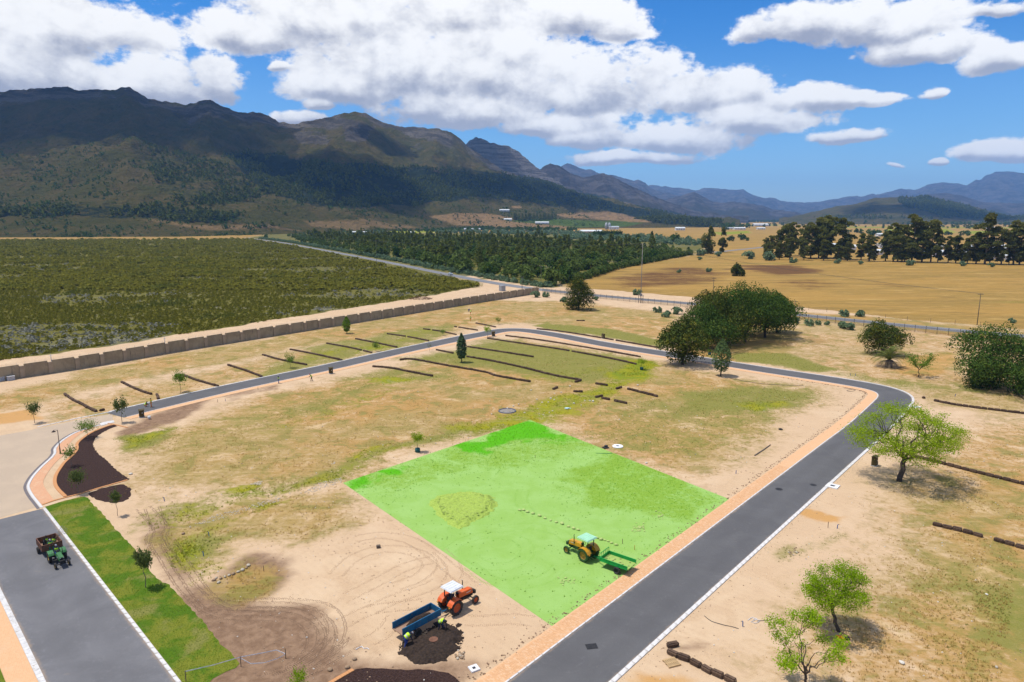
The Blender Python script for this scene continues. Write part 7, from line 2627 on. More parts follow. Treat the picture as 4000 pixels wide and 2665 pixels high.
pole('a', x1(1390, 665), x1(1380, 360)[1], 'power pole with stay wires at the edge of the bush field')
pole('b', x1(400, 455), x1(397, 290)[1], 'farthest power pole where the public road rises')
pole('c', z5(840, 268), z5(838, 180)[1], 'slim power pole at the woodland edge')
pole('d', z5(1367, 372), z5(1367, 235)[1], 'power pole behind the end of the wall', False, 2)
pole('e', z5(2022, 478), z5(2027, 95)[1], 'tall grey power pole with transformer beside the fence', True, 1, True)
pole('f', z6(308, 660), z6(312, 480)[1], 'thin power pole left of the dark clump', False, 2)
pole('g', z6(843, 748), z6(845, 630)[1], 'short power pole right of the dark clump')
pole('h', z6(2045, 792), z6(2064, 583)[1], 'power pole standing alone in the field beyond the fence')
pole('k', z5(1243, 392), z5(1243, 305)[1], 'small stayed pole beside the steel box')
wm = pm('wire', (0.10, 0.10, 0.10), None, 3, 0.6)


def wires(a, b, label, off=(-.8, 0, .8), sag=0.8):
    e = empty('power_line', a, 0.0, label, 'power line', 'overhead lines')
    for o_ in off:
        p, q = Vector((o_, 0, 0)), b - a + Vector((o_, 0, 0))
        pts = []
        for i in range(13):
            t = i / 12
            v = p.lerp(q, t)
            v.z -= 4 * sag * t * (1 - t)
            pts.append(v)
        M().tube(pts, 0.022, 4).build('wire', wm, e)


wires(tops['b'], tops['a'], 'overhead line between the two far roadside poles')
wires(tops['a'], tops['e'], 'overhead line from the bush field to the tall grey pole', sag=2.2)
far_top = Vector((tops['e'].x + 130, tops['e'].y + 200, tops['e'].z - 2.0))
wires(tops['e'], tops['h'], 'overhead line crossing the golden field from the tall pole', sag=1.5)
wires(tops['a'], tops['d'], 'overhead line along the woodland edge', (0,), 1.0)
# palisade fence along the public road
fl = catmull(GP(conv(z5, [(1385, 405), (1500, 412), (1700, 440)]) + [(1440, 690.5), (1600, 708), (1830, 733), (2100, 764), (2353, 789), (2600, 815)]), 2.0)
fl = catmull(GP([(1247, 672), (1330, 682), (1440, 693), (1600, 709), (1830, 734), (2100, 763), (2353, 789), (2600, 816)]), 2.0)
fp = resample(fl, 3.0)
fence = empty('palisade_fence', fp[0], 0.0, 'long dark palisade fence between the estate and the public road', 'fence')
FEN = pm('fence_black', (0.045, 0.035, 0.028), None, 3, 0.7)
post_me = M().box((0, 0, 1.15), (0.09, 0.09, 2.3)).mesh('post', FEN)
pk, rl = M(), M()
for a, b in zip(fp, fp[1:]):
    obj('post', post_me, fence, a - fp[0])
    d = b - a
    for k in range(1, 17):
        p = a + d * (k / 17) - fp[0]
        pk.box((p.x, p.y, 1.0), (0.035, 0.02, 1.9))
    for zz in (0.45, 1.65):
        rl.tube([(a - fp[0]) + Vector((0, 0, zz)), (b - fp[0]) + Vector((0, 0, zz))], 0.025, 4)
o = pk.build('pale', FEN, fence)
o['kind'] = 'stuff'
rl.build('rail', FEN, fence)
# thin wire fence on the other side of the road
wf = resample(catmull(GP([(1640, 690), (1850, 712), (2100, 738), (2353, 757), (2600, 778)]), 3), 7.0)
wfe = empty('wire_fence', wf[0], 0.0, 'thin wire stock fence along the edge of the golden field', 'fence')
for a, b in zip(wf, wf[1:]):
    M().tube([(0, 0, 0), (0, 0, 1.5)], .05, 5).build('post', POLEM, wfe, loc=a - wf[0])
    st = M()
    for zz in (.5, .9, 1.3):
        st.tube([Vector((0, 0, zz)), b - a + Vector((0, 0, zz))], .010, 3)
    st.build('strand', wm, wfe, loc=a - wf[0])

# steel box, white service boxes
g = G(*z5(1113, 398))
bx = empty('steel_container', (g.x, g.y, 0), rad(35), 'grey steel box standing on the sand outside the wall', 'container')
M().box((0, 0, 1.35), (2.4, 2.2, 2.7)).build('shell', GALV, bx, bevel=.03)
for k in range(5):
    M().box((-1.0 + k * .5, -1.115, 1.35), (.06, .03, 2.5)).build('rib', GALV, bx)
M().box((1.215, 0, 1.3), (.03, 1.6, 2.3)).build('door', pm('grey_steel', (0.25, 0.26, 0.27)), bx)
for p, lab in ((z4(5, 990), 'pale service box cut by the picture edge at the wall'), (z4(72, 985), 'pale service box standing at the foot of the wall')):
    g = G(*p)
    b_ = empty('service_box', (g.x, g.y, 0), 0.9, lab, 'box', 'pale service boxes')
    M().box((0, 0, .45), (1.4, .8, .9)).build('casing', pm('pale_box', (0.45, 0.47, 0.50), None, 3, 0.7), b_, bevel=.03)
    M().box((0, 0, .93), (1.5, .9, .08)).build('lid', CONC, b_, bevel=.01)
g = G(*x7(1808, 495))
tk = empty('steel_drum', (g.x, g.y, 0), 0, 'grey steel drum on the ground behind the big tree', 'drum')
M().lathe([(0, 0), (.55, 0), (.58, .5), (.55, 1.25), (0, 1.25)], 16).build('barrel', GALV, tk, smooth=True)
M().lathe([(0, 1.25), (.60, 1.25), (.60, 1.32), (0, 1.36)], 16).build('rim_lid', CONC, tk)

# inlets and covers
def inlet(p, rz, label, s=1.5):
    g = G(*p)
    e = empty('storm_inlet', (g.x, g.y, 0), rz, label, 'drain inlet', 'white storm water inlets')
    m = M()
    h = s / 2
    for (cx_, cy_, sx_, sy_) in ((0, -h * .68, s, h * .64), (0, h * .68, s, h * .64), (-h * .68, 0, h * .64, h * .72), (h * .68, 0, h * .64, h * .72)):
        m.box((cx_, cy_, .06), (sx_, sy_, .14))
    m.build('frame_slab', pm('white_concrete', (0.68, 0.67, 0.65), (0.60, 0.58, 0.56), 2, 0.85), e, bevel=.006)
    M().box((0, 0, .03), (h * .7, h * .7, .06)).build('grate', DARKM, e)


inlet(y1(1097, 278), rad(49), 'white storm inlet slab with dark grate beside the long straight road')
inlet(z6(1645, 1330), rad(20), 'white storm inlet slab at the outside of the road bend', 1.3)
inlet(z8(928, 1478), rad(30), 'small white cover slab with dark marks near the compost heap', 0.75)
g = G(*x8(1510, 868))
o = M().lathe([(0.28, 0.05), (0.30, 0.14), (0.78, 0.14), (0.83, 0.10), (0.83, -.02)], 28).build('concrete_ring', pm('white_ring', (0.78, 0.78, 0.77), (0.70, 0.70, 0.69), 2, 0.8), smooth=False)
o.location = (g.x, g.y, 0)
tag(o, 'white round concrete manhole ring on the dry grass', 'manhole')
M().lathe([(0, 0.02), (0.29, 0.02)], 20).build('dark_opening', DARKM, o)
g = G(*x8(1370, 885))
o = M().box((0, 0, .12), (0.9, .75, .10), 0, .4).box((.1, .3, .22), (.5, .4, .25), 0, .9).build('black_crate', pm('black_plastic', (0.02, 0.021, 0.024), None, 4, 0.7), bevel=.02)
o.location = (g.x, g.y, 0)
tag(o, 'broken black crate lying beside the white manhole ring', 'crate')
for p, s, lab in ((y1(970, 269), .38, 'dark round cover in the asphalt nearest the storm inlet'), (y1(745, 297), .42, 'faint round cover on the middle of the straight road')):
    g = G(*p)
    o = M().lathe([(0, .022), (s, .022), (s + .04, .018)], 20).build('road_cover', DARKM)
    o.location = (g.x, g.y, 0)
    tag(o, lab, 'manhole cover')
g = G(*z8(1700, 1330))
o = M().box((0, 0, .012), (.95, .7, .02)).box((0, 0, .022), (.8, .55, .012)).build('road_cover', DARKM)
o.location, o.rotation_euler = (g.x, g.y, 0.008), (0, 0, rad(10))
tag(o, 'square dark cover plate in the asphalt near the bottom edge', 'manhole cover')
g = G(*x8(240, 460))
o = M().lathe([(1.45, 0.0), (1.5, .14), (1.62, .14), (1.66, 0)], 26).build('pond_liner', pm('blue_grey_liner', (0.10, 0.12, 0.17), None, 3, 0.7))
o.location = (g.x, g.y, 0)
tag(o, 'dark blue-grey ring liner lying on the yellow weeds', 'ring')
M().lathe([(0, .02), (1.46, .02)], 20).build('grey_fill', pm('grey_fill', (0.28, 0.25, 0.22), None, 3, 0.9), o)
g = G(*x8(925, 435))
o = M().blob((0, 0, .12), (.45, .30, .16), 0, 2, .25, 4).blob((.45, .15, .08), (.30, .16, .10), 0, 2, .25, 5).build('plastic_sheet', pm('pale_blue_plastic', (0.45, 0.66, 0.68), (0.55, 0.72, 0.72), 3, 0.5))
o.location = (g.x, g.y, 0)
tag(o, 'crumpled pale blue plastic sheet on the weeds', 'plastic sheet')

# stakes, blue meter pipes
BLUEPIPE = pm('blue_pipe', (0.02, 0.12, 0.34), None, 3, 0.5)
for i, (p, lab) in enumerate(((y1(1127, 555), 'blue pipe stub beside a thin stake below the yellow sand'), (y1(507, 1198), 'blue pipe stub beside the tangled white cord'), (y1(462, 195), 'blue pipe stub beside the corner of the green plot'),
                              (z7(1337, 735), 'blue pipe stub in the dry dark grass'), (z7(1373, 605), 'blue pipe stub on the weeds left of the sand'), (z7(1080, 375), 'blue pipe stub at the end of the dirt tracks'),
                              (x7(357, 935), 'left pipe of the blue pair beside the upper road'), (x7(415, 938), 'right pipe of the blue pair beside the upper road'), (x7(1562, 1175), 'blue pipe stub above the far sod row'), (z4(1480, 1122), 'blue pipe stub on the verge of the far road'))):
    g = G(*p)
    e = empty('meter_pipe', (g.x, g.y, 0), R.uniform(0, 6), lab, 'pipe', 'blue water meter pipes')
    M().tube([(0, 0, -.05), (.02, 0, .42), (.06, 0, .52)], .045, 8).build('pipe', BLUEPIPE, e)
    M().tube([(.06, 0, .50), (.12, 0, .56), (.22, 0, .52)], .02, 6).build('tap', DARKM, e)
for i, (p, h_, lab) in enumerate(((y1(1066, 550), .75, 'thin wooden stake left of the blue pipe stub'), (z7(1733, 835), .6, 'rusty stake in the dark dry patch'), (x8(1650 - 1650 + 560, 1000), .5, 'thin stake on the upper green plot'),
                                  (y3(1655, 500), .6, 'thin pale stake behind the green trailer'), (y3(1935, 640), .55, 'short amber stake right of the green trailer'), (z4(1695, 1050), .7, 'thin stake on the far verge'), (z4(1430, 1130), .6, 'short rusty stake on the far verge'))):
    g = G(*p)
    o = M().box((0, 0, h_ / 2), (.05, .05, h_)).build('marker_stake', STAKE if 'amber' not in lab else AMBERP)
    o.location = (g.x, g.y, 0)
    tag(o, lab, 'stake')

# barrier tape on stakes by the lawn
T0, T1, T2 = G(*y8(90, 715)), G(*y8(813, 522)), G(*y8(1400, 415))
TAPE = pm('white_tape', (0.78, 0.78, 0.80), None, 5, 0.5)
for k, (p, lab) in enumerate(((T0, 'tape stake on the lawn at the bottom edge'), (T1, 'tape stake at the corner of the lawn strip'), (T2, 'tape stake beside the tyre tracks'))):
    o = M().box((0, 0, .45), (.05, .05, .95)).build('tape_stake', STAKE)
    o.location = (p.x, p.y, 0)
    tag(o, lab, 'stake')


def tape(name, pts, label):
    V, F = [], []
    for i, p in enumerate(pts):
        V += [p + Vector((0, 0, .035)), p - Vector((0, 0, .035)), p + Vector((.012, .012, .035)), p + Vector((.012, .012, -.035))]
        if i:
            b = (i - 1) * 4
            F += [(b, b + 4, b + 5, b + 1), (b + 2, b + 3, b + 7, b + 6), (b, b + 2, b + 6, b + 4), (b + 1, b + 5, b + 7, b + 3)]
    o0 = pts[0].copy()
    o0.z = 0
    o = M().add([v - o0 for v in V], F).build(name, TAPE)
    o.location = o0
    tag(o, label, 'barrier tape', 'white barrier tapes')


up_ = Vector((0, 0, .86))
tape('barrier_tape', [T0 + up_, T0.lerp(T1, .5) + up_ - Vector((0, 0, .08)), T1 + up_], 'white tape stretched over the lawn corner')
mid = T1.lerp(T2, .5)
tape('barrier_tape', [T1 + up_, mid + Vector((0, .35, .66)), mid.lerp(T2, .5) + Vector((0, .5, .6)), T2 + Vector((0, 0, .42))], 'white tape bowing over the bare soil, upper strand')
tape('barrier_tape', [T1 + up_ - Vector((0, 0, .1)), T1.lerp(T2, .25) + Vector((0, -.3, .3)), mid + Vector((.2, -.35, .25)), T2 + Vector((-.6, -.2, .15)), T2 + Vector((0, 0, .40))], 'slack white tape sagging to the soil, lower strand')

# pallet
g = G(*y1(40, 1440))
pa_ = empty('pallet', (g.x, g.y, 0), rad(20), 'wooden pallet lying on the sand beside the sod bales', 'pallet')
PAL = pm('pallet_wood', (0.52, 0.36, 0.18), (0.44, 0.29, 0.14), 5, 0.85)
for k in range(7):
    M().box((-.48 + k * .16, 0, .13), (.10, 1.0, .022)).build('slat', PAL, pa_)
for k in range(3):
    M().box((0, -.44 + k * .44, .065), (1.1, .09, .10)).build('runner', PAL, pa_)

# orange jacket and dark bag under the tree, tyre, log, bucket
g = G(*y6(1020, 990))
o = M().blob((0, 0, .09), (.24, .17, .10), 0, 2, .22, 2).blob((-.15, .12, .10), (.12, .16, .09), 0, 2, .25, 3).blob((.12, -.12, .07), (.12, .10, .07), 0, 2, .25, 4).build('orange_jacket', pm('orange_cloth', (0.85, 0.30, 0.01), (0.75, 0.24, 0.01), 5, 0.8))
o.location = (g.x, g.y, 0)
tag(o, 'crumpled orange jacket lying in the shade of the leaning tree', 'jacket')
g = G(*y6(1110, 1010))
o = M().blob((0, 0, .14), (.22, .17, .16), 0, 2, .15, 6).tube([(-.1, 0, .26), (0, 0, .38), (.1, 0, .26)], .02, 6).build('dark_bag', SEATM)
o.location = (g.x, g.y, 0)
tag(o, 'dark bag next to the orange jacket', 'bag')
g = G(*z6(755, 1478))
o = M().lathe([(.18, -.06), (.28, -.10), (.34, -.05), (.34, .05), (.28, .10), (.18, .06)], 20, 0, None, True).build('old_tyre', RUBBER, smooth=True)
o.location = (g.x, g.y, .10)
tag(o, 'old black tyre lying flat on the sand right of the plot', 'tyre')
a, b = G(*y1(585, 78)), G(*y1(688, 8))
o = M().tube([(0, 0, .09), (b - a) * .5 + Vector((0.05, 0, .10)), (b - a) + Vector((0, 0, .08))], [.09, .085, .07], 8).build('log', BARK_PALE, smooth=True)
o.location = a
tag(o, 'thin log lying on the sand above the green plot', 'log')
g = G(*z4(981, 1240))
bk = empty('bucket', (g.x, g.y, 0), 0, 'white bucket standing beside the kiosk at the asphalt start', 'bucket')
M().lathe([(0, 0.01), (.20, .01), (.27, .55), (.25, .55), (.19, .05), (0, .05)], 16).build('shell', LABELW, bk, smooth=True)
M().tube([(-.26, 0, .52), (-.1, .1, .70), (.1, .1, .70), (.26, 0, .52)], .012, 5).build('handle', CHROME, bk)
g = G(*z8(300, 682))
o = M().box((0, 0, .16), (.42, .32, .34), 0, .3).build('concrete_block', pm('brown_block', (0.13, 0.10, 0.075), None, 5, 0.9), bevel=.03)
o.location = (g.x, g.y, 0)
tag(o, 'dark block standing alone on the pale sand', 'block')
g = G(*x7(1200, 1197))
o = M().blob((0, 0, .2), (.34, .27, .26), 0, 2, .12, 8).build('boulder', BALE[0])
o.location = (g.x, g.y, 0)
tag(o, 'dark clod standing outside the road bend', 'clod')

# ------------------------------------------------------------------ stones
STONE = [pm('pale_stone', (0.46, 0.40, 0.30), (0.36, 0.30, 0.22), 5, 0.9, 0.3), pm('brown_stone', (0.32, 0.22, 0.13), (0.24, 0.16, 0.10), 5, 0.9, 0.3), pm('greenish_stone', (0.42, 0.50, 0.17), (0.34, 0.42, 0.13), 5, 0.9, 0.3), pm('white_stone', (0.62, 0.58, 0.50), (0.52, 0.48, 0.40), 5, 0.9, 0.3)]
smesh = {}
for mi_ in range(4):
    for v in range(3):
        smesh[(mi_, v)] = M().blob((0, 0, 0), (1.0, .78, .6), 0, 2, .10, 20 + v + mi_ * 3).mesh('stone', STONE[mi_], smooth=True)


def stone(g, s, mi_, label, group):
    o = obj('stone', smesh[(mi_, R.randrange(3))], None, (g.x, g.y, s * .38), R.uniform(0, 6))
    o.scale = (s, s * R.uniform(.85, 1.1), s * R.uniform(.8, 1.1))
    tag(o, label, 'stone', group)


line_pts = [z8(*p) for p in ((1228, 438), (1253, 436), (1279, 449), (1314, 460), (1357, 474), (1393, 490), (1430, 505), (1468, 517), (1506, 526), (1548, 545), (1581, 557), (1612, 567), (1735, 619), (1762, 630), (1785, 634), (1808, 642), (1830, 652), (1860, 665))]
for i, p in enumerate(line_pts):
    stone(G(*p), R.uniform(.17, .27), 2, 'rounded stone in the line across the green plot behind the amber tractor', 'stone line on the green plot')
for i, p in enumerate(((1405, 897), (1420, 882), (1437, 912), (1450, 885), (1478, 875), (1505, 865), (1533, 856), (1565, 842), (1593, 830), (1618, 815), (1632, 800))):
    stone(G(*z7(*p)), R.uniform(.16, .24), 0 if i % 3 else 1, 'ochre stone in the curved row on the dark dry patch', 'stone row on the dark patch')
for i in range(24):
    g = G(*y2(1185 + R.gauss(0, 42), 1365 + R.gauss(0, 30)))
    stone(g, R.uniform(.09, .19), R.choice((0, 1, 1)), 'stone of the small rock pile beside the compost heap', 'rock pile by the compost heap')
for (cx_, cy_, n, z_, mi_, lab) in ((2010, 555, 40, z8, 2, 'upper stone patch'), (2145, 470, 22, z8, 2, 'smaller stone patch'), (1545, 905, 22, z8, 2, 'lower stone patch')):
    for i in range(n):
        g = G(*z_(cx_ + R.gauss(0, 26), cy_ + R.gauss(0, 13)))
        stone(g, R.uniform(.06, .14), mi_, 'greenish stone of the ' + lab + ' on the green plot', 'stones of the ' + lab)
for i in range(22):
    g = G(*y1(830 + R.gauss(0, 20), 712 + R.gauss(0, 14)))
    stone(g, R.uniform(.06, .14), R.choice((0, 1)), 'brown stone of the little pile on the sand right of the road', 'little stone pile right of the road')
for i, (x, y) in enumerate(((783, 262), (580, 328), (712, 360), (740, 318), (780, 333), (860, 247), (640, 365), (437, 482), (655, 505), (725, 480), (760, 460), (1005, 375), (1130, 343), (1190, 345), (1225, 350), (1090, 395), (60, 497), (240, 432), (310, 405), (370, 383), (1740, 165), (1630, 190), (1840, 1060), (1530, 560), (515, 222), (960, 175))):
    stone(G(*x8(x, y)), R.uniform(.14, .26), 3, 'pale stone scattered among the yellow weeds', 'pale stones among the weeds')
for (z_, x, y, s, mi_, lab) in ((z8, 143, 1417, .2, 1, 'brown stone left of the white cord'), (z8, 97, 1471, .22, 1, 'dark stone beside the low orange edging'), (y8, 1980, 568, .24, 1, 'rounded brown stone right of the tyre tracks'), (y8, 2208, 540, .2, 1, 'dark round stone above the mulch corner'),
                               (z7, 858, 200, .26, 3, 'grey stone at the tip of the mulch bed'), (y1, 1550, 1440, .24, 3, 'white stone on the mown stand'), (y1, 2108, 990, .15, 3, 'small white stone on the green stand'), (y1, 2172, 1468, .16, 0, 'yellowish stone at the corner of the stand'), (z7, 1204, 592, .22, 1, 'dark stone in the weeds left of the plot')):
    stone(G(*z_(x, y)), s, mi_, lab, None)

# gravel pile on the green plot
gp = [(p.x, p.y) for p in GP(conv(z8, [(632, 400), (680, 345), (800, 320), (930, 315), (1030, 335), (1090, 385), (1060, 430), (1000, 480), (920, 520), (830, 560), (770, 530), (690, 470)]))]
gc_ = (sum(p[0] for p in gp) / len(gp), sum(p[1] for p in gp) / len(gp), 0.0)
GRAVM = pm('yellow_green_gravel', (0.34, 0.44, 0.08), (0.24, 0.34, 0.05), 6, 0.97, 0.9, 9)
o = heap('gravel_pile', gp, 0.35, GRAVM, 1.6, 33, 0.1, origin=gc_, rough=0.25)
tag(o, 'low yellow-green gravel pile spread on the green plot', 'gravel pile')

# brush pile and broken ground outside the wall
g = G(*z5(575, 452))
BRUSH = pm('brushwood', (0.17, 0.085, 0.05), (0.11, 0.06, 0.04), 3, 0.95)
mb = M()
rb = random.Random(3)
for k in range(320):
    a = rb.uniform(0, 6.28)
    r0 = rb.random() ** .6
    x, y = math.cos(a) * r0 * 5.2, math.sin(a) * r0 * 3.4
    z = (1 - r0) * 1.9 * rb.random() + .1
    d = Vector((rb.uniform(-1, 1), rb.uniform(-1, 1), rb.uniform(-.3, .5))) * rb.uniform(.5, 1.3)
    mb.tube([(x, y, z), Vector((x, y, z)) + d], [.06, .02], 4)
o = mb.build('brush_pile', BRUSH)
o.location = (g.x, g.y, 0)
tag(o, 'heap of reddish brown brushwood outside the boundary wall', 'brush pile')

# white cord tangle and hoses
def cord(z_, pts, r, m, name, label, cat='hose', zz=.03):
    W3 = catmull(GP(conv(z_, pts)), .3)
    o0 = W3[0].copy()
    o = M().tube([p - o0 + Vector((0, 0, zz + R.uniform(0, .02))) for p in W3], r, 5).build(name, m)
    o.location = o0
    tag(o, label, cat)


WHITEC = pm('white_cord', (0.75, 0.75, 0.75), None, 3, 0.6)
BLACKH = pm('black_hose', (0.03, 0.03, 0.03), None, 3, 0.6)
cord(z8, [(150, 1352), (170, 1340), (190, 1332), (205, 1345), (225, 1342), (238, 1350)], .03, WHITEC, 'white_cord', 'white cord tangled on the soil above the mulch corner', 'cord')
cord(y1, [(540, 1160), (570, 1140), (600, 1150), (560, 1170), (590, 1180), (620, 1160), (575, 1150)], .025, WHITEC, 'white_cord', 'white cord tangle beside the blue pipe stub', 'cord')
cord(y1, [(255, 1130), (300, 1165), (380, 1190), (430, 1200), (480, 1215)], .025, BLACKH, 'hose', 'thin hose curving over the damp patch')
cord(y1, [(600, 1165), (660, 1160), (700, 1155), (690, 1135), (660, 1130)], .02, BLACKH, 'hose', 'loop of thin hose right of the cord tangle')
cord(z6, [(420, 1140), (520, 1160), (620, 1175), (750, 1185), (905, 1188)], .04, BLACKH, 'hose', 'long black hose across the green strip inside the bend')
cord(z6, [(1170, 1205), (1220, 1210), (1245, 1220), (1210, 1228), (1190, 1222), (1230, 1212)], .03, BLACKH, 'hose', 'coiled hose on the sand inside the bend')
cord(x8, [(1255, 945), (1330, 948), (1400, 950), (1450, 946)], .035, pm('green_hose', (0.03, 0.25, 0.10), None, 3, 0.6), 'hose', 'dark green pipe on the far edge of the plot')

# ------------------------------------------------------------------ tyre tracks pressed into the sand (ribs of loose soil)
TRK = pm('track_soil', (0.19, 0.118, 0.072), (0.14, 0.088, 0.054), 2, 0.97)
TRKP = pm('track_sand_pale', (0.37, 0.25, 0.150), (0.31, 0.205, 0.12), 2, 0.97)


def track_lines(z_, pts, mb, w=0.34, step=0.17, gauge=1.5, mi=0):
    line = catmull(GP(conv(z_, pts)), .2)
    for off in (-gauge / 2, gauge / 2):
        L = resample(offset(line, off), step)
        for a, b in zip(L, L[1:]):
            t = (b - a).normalized()
            n = Vector((t.y, -t.x, 0))
            for s in (-1, 1):
                if R.random() < .10:
                    continue
                c = a + n * (s * w * .27 + R.gauss(0, .03))
                ang = math.atan2(t.y, t.x) + s * 0.62 + math.pi / 2
                mb.box((c.x, c.y, .004), (w * R.uniform(.35, .6), .06, .034), mi, ang + R.gauss(0, .15), None, .5)


mt = M()
track_lines(z7, [(1100, 640), (1160, 740), (1230, 850), (1330, 990), (1450, 1080), (1650, 1100), (1850, 1105), (1980, 1140), (2070, 1230), (2070, 1330), (2000, 1420), (1900, 1490), (1700, 1570)], mt)
track_lines(z7, [(1580, 1050), (1750, 1045), (1950, 1050), (2120, 1080), (2200, 1160), (2200, 1270), (2120, 1370), (2000, 1450)], mt)
track_lines(z7, [(1000, 420), (1040, 540), (1010, 620), (1060, 720)], mt)
track_lines(y8, [(2150, 120), (2020, 260), (1850, 420), (1600, 560), (1300, 700)], mt)
track_lines(z7, [(1450, 1060), (1700, 1070), (1900, 1075), (2050, 1120), (2140, 1210), (2140, 1310), (2070, 1400), (1960, 1480), (1800, 1560)], mt)
track_lines(z7, [(2330, 1300), (2200, 1380), (2050, 1470), (1880, 1560)], mt)
track_lines(z7, [(940, 420), (1000, 480), (1060, 560), (1040, 640), (1110, 760), (1200, 900), (1280, 990), (1400, 1090), (1600, 1130), (1800, 1130)], mt)
o = mt.build('tyre_tracks', TRK)
o['kind'] = 'stuff'
mt = M()
track_lines(z8, [(100, 1000), (300, 900), (450, 820), (560, 780), (660, 760)], mt, .3)
track_lines(z8, [(20, 860), (120, 760), (260, 700), (420, 690), (560, 720), (640, 790), (560, 880), (400, 940)], mt, .3)
track_lines(z8, [(250, 1090), (420, 1010), (600, 950), (700, 900)], mt, .3)
track_lines(z8, [(60, 1180), (250, 1090), (480, 1060), (620, 1040)], mt, .3)
track_lines(z8, [(150, 620), (330, 600), (520, 640), (700, 760), (820, 860), (900, 930)], mt, .3)
track_lines(z8, [(780, 1150), (960, 1160), (1180, 1150), (1330, 1170)], mt, .3)
track_lines(z8, [(700, 700), (780, 780), (800, 860), (760, 920)], mt, .3)
track_lines(z8, [(240, 1290), (330, 1240), (380, 1180), (420, 1120)], mt, .3)
o = mt.build('pale_tracks', TRKP)
o['kind'] = 'stuff'
mt = M()
PLT = pm('plot_track', (0.23, 0.42, 0.06), (0.20, 0.37, 0.05), 2, 0.97)
track_lines(z8, [(760, 700), (850, 640), (1000, 600), (1200, 620), (1280, 700), (1200, 790), (1020, 800), (900, 740)], mt, .3)
track_lines(z8, [(900, 800), (1050, 900), (1250, 920), (1400, 880), (1500, 800)], mt, .3)
track_lines(z8, [(1100, 560), (1300, 540), (1480, 580), (1560, 640)], mt, .3)
track_lines(z8, [(1250, 300), (1240, 380), (1300, 470)], mt, .3)
o = mt.build('plot_tracks', PLT)
o['kind'] = 'stuff'

# ------------------------------------------------------------------ loose pebbles, clods, tufts
def poly_pts(poly, n, seed, z=0.0, smin=.02, smax=.06, avoid=()):
    W3 = GP(poly)
    r_ = np.random.default_rng(seed)
    xs, ys = [p.x for p in W3], [p.y for p in W3]
    out = []
    while len(out) < n:
        X, Y = r_.uniform(min(xs), max(xs), 3000), r_.uniform(min(ys), max(ys), 3000)
        ok = in_poly(X, Y, W3)
        for q in avoid:
            ok &= ~in_poly(X, Y, q)
        dens = fbm(X / 4, Y / 4, 3, seed)
        ok &= dens > 0.42
        S = r_.uniform(0, 1, 3000) ** 2.2 * (smax - smin) + smin
        out += [(x, y, z, s) for x, y, s in zip(X[ok], Y[ok], S[ok])]
    return out[:n]


road_poly = offset(CENTER, -ROADW / 2 - 2.2)[:120] + offset(CENTER, ROADW / 2 + .6)[:120][::-1]
side_poly = [LL[0], LL[-1], LR[-1], LR[0]]
peb = M().blob((0, 0, .3), (1, .8, .6), 0, 1, .15, 3).mesh('pebble', STONE[0])
PEBS = [pm('sand_clod', (0.36, 0.25, 0.155), (0.28, 0.185, 0.115), 3, 0.97), STONE[3], pm('green_clod', (0.20, 0.34, 0.05), (0.16, 0.28, 0.04), 3, .97)]
near_poly = [(430, 1250), (790, 1115), (1270, 1440), (1100, 1570), (600, 1570), (420, 1380)]
right_poly = [(1420, 1570), (1920, 1125), (2110, 950), (2353, 980), (2400, 1600)]
field_poly = [(300, 1120), (900, 870), (1300, 900), (1500, 850), (2000, 900), (1680, 1140), (1220, 965), (790, 1110), (450, 1200)]
scatter('sand_clods', peb, poly_pts(near_poly, 900, 5, 0, .02, .085, [mpoly]), [PEBS[0]])
scatter('field_clods', peb, poly_pts(right_poly, 1100, 6, 0, .02, .08, [road_poly]), [PEBS[0]])
scatter('grass_clods', peb, poly_pts(field_poly, 1200, 7, 0, .03, .11), [PEBS[0]])
scatter('white_pebbles', peb, poly_pts(near_poly, 160, 8, 0, .03, .09, [mpoly]) + poly_pts(right_poly, 240, 9, 0, .03, .09, [road_poly]) + poly_pts(field_poly, 420, 10, 0, .04, .12), [PEBS[1]])
scatter('plot_clods', peb, poly_pts([(800, 1112), (1218, 970), (1665, 1147), (1270, 1432)], 1200, 11, .008, .025, .10), [PEBS[2]])
scatter('gravel', peb, [(x + gc_[0] * 0, y, .28, s) for x, y, z, s in poly_pts([(z[0], z[1]) for z in conv(z8, [(680, 380), (800, 335), (930, 330), (1030, 350), (1070, 390), (1000, 460), (900, 510), (820, 530), (720, 470)])], 900, 12, 0, .04, .10)], [pm('gravel_stone', (0.36, 0.44, 0.12), (0.26, 0.34, 0.07), 4, .95)])
scatter('compost_clods', peb, [(x, y, .02, s) for x, y, z, s in poly_pts([p for p in mound_px], 700, 13, 0, .03, .11)], [SOILM])


edge_pts = []
for i, p in enumerate(offset(CENTER, -ROADW / 2 - 2.15)[:150]):
    for _ in range(7):
        edge_pts.append((p.x + R.gauss(-.12, .22), p.y + R.gauss(.12, .22), 0, R.uniform(.02, .11)))
for i, p in enumerate(offset(CENTER, ROADW / 2 + .55)[:150]):
    for _ in range(3):
        edge_pts.append((p.x + R.gauss(.15, .25), p.y + R.gauss(-.1, .25), 0, R.uniform(.015, .06)))
scatter('edge_clods', peb, edge_pts, [pm('edge_soil', (0.27, 0.17, 0.10), (0.20, 0.125, 0.075), 3, .97)])
strip = conv(z7, [(1190, 560), (1400, 470), (1600, 420), (1850, 330), (2100, 255), (2240, 215), (2250, 250), (2050, 320), (1850, 370), (1600, 450), (1400, 510), (1230, 600)])
scatter('stony_strip', peb, poly_pts(strip, 750, 21, 0, .03, .10), [pm('chalk_stone', (0.56, 0.50, 0.40), (0.46, 0.40, 0.31), 4, .95)])
strip2 = conv(z7, [(1640, 265), (1800, 215), (2050, 140), (2200, 110), (2200, 130), (1950, 200), (1700, 270)])
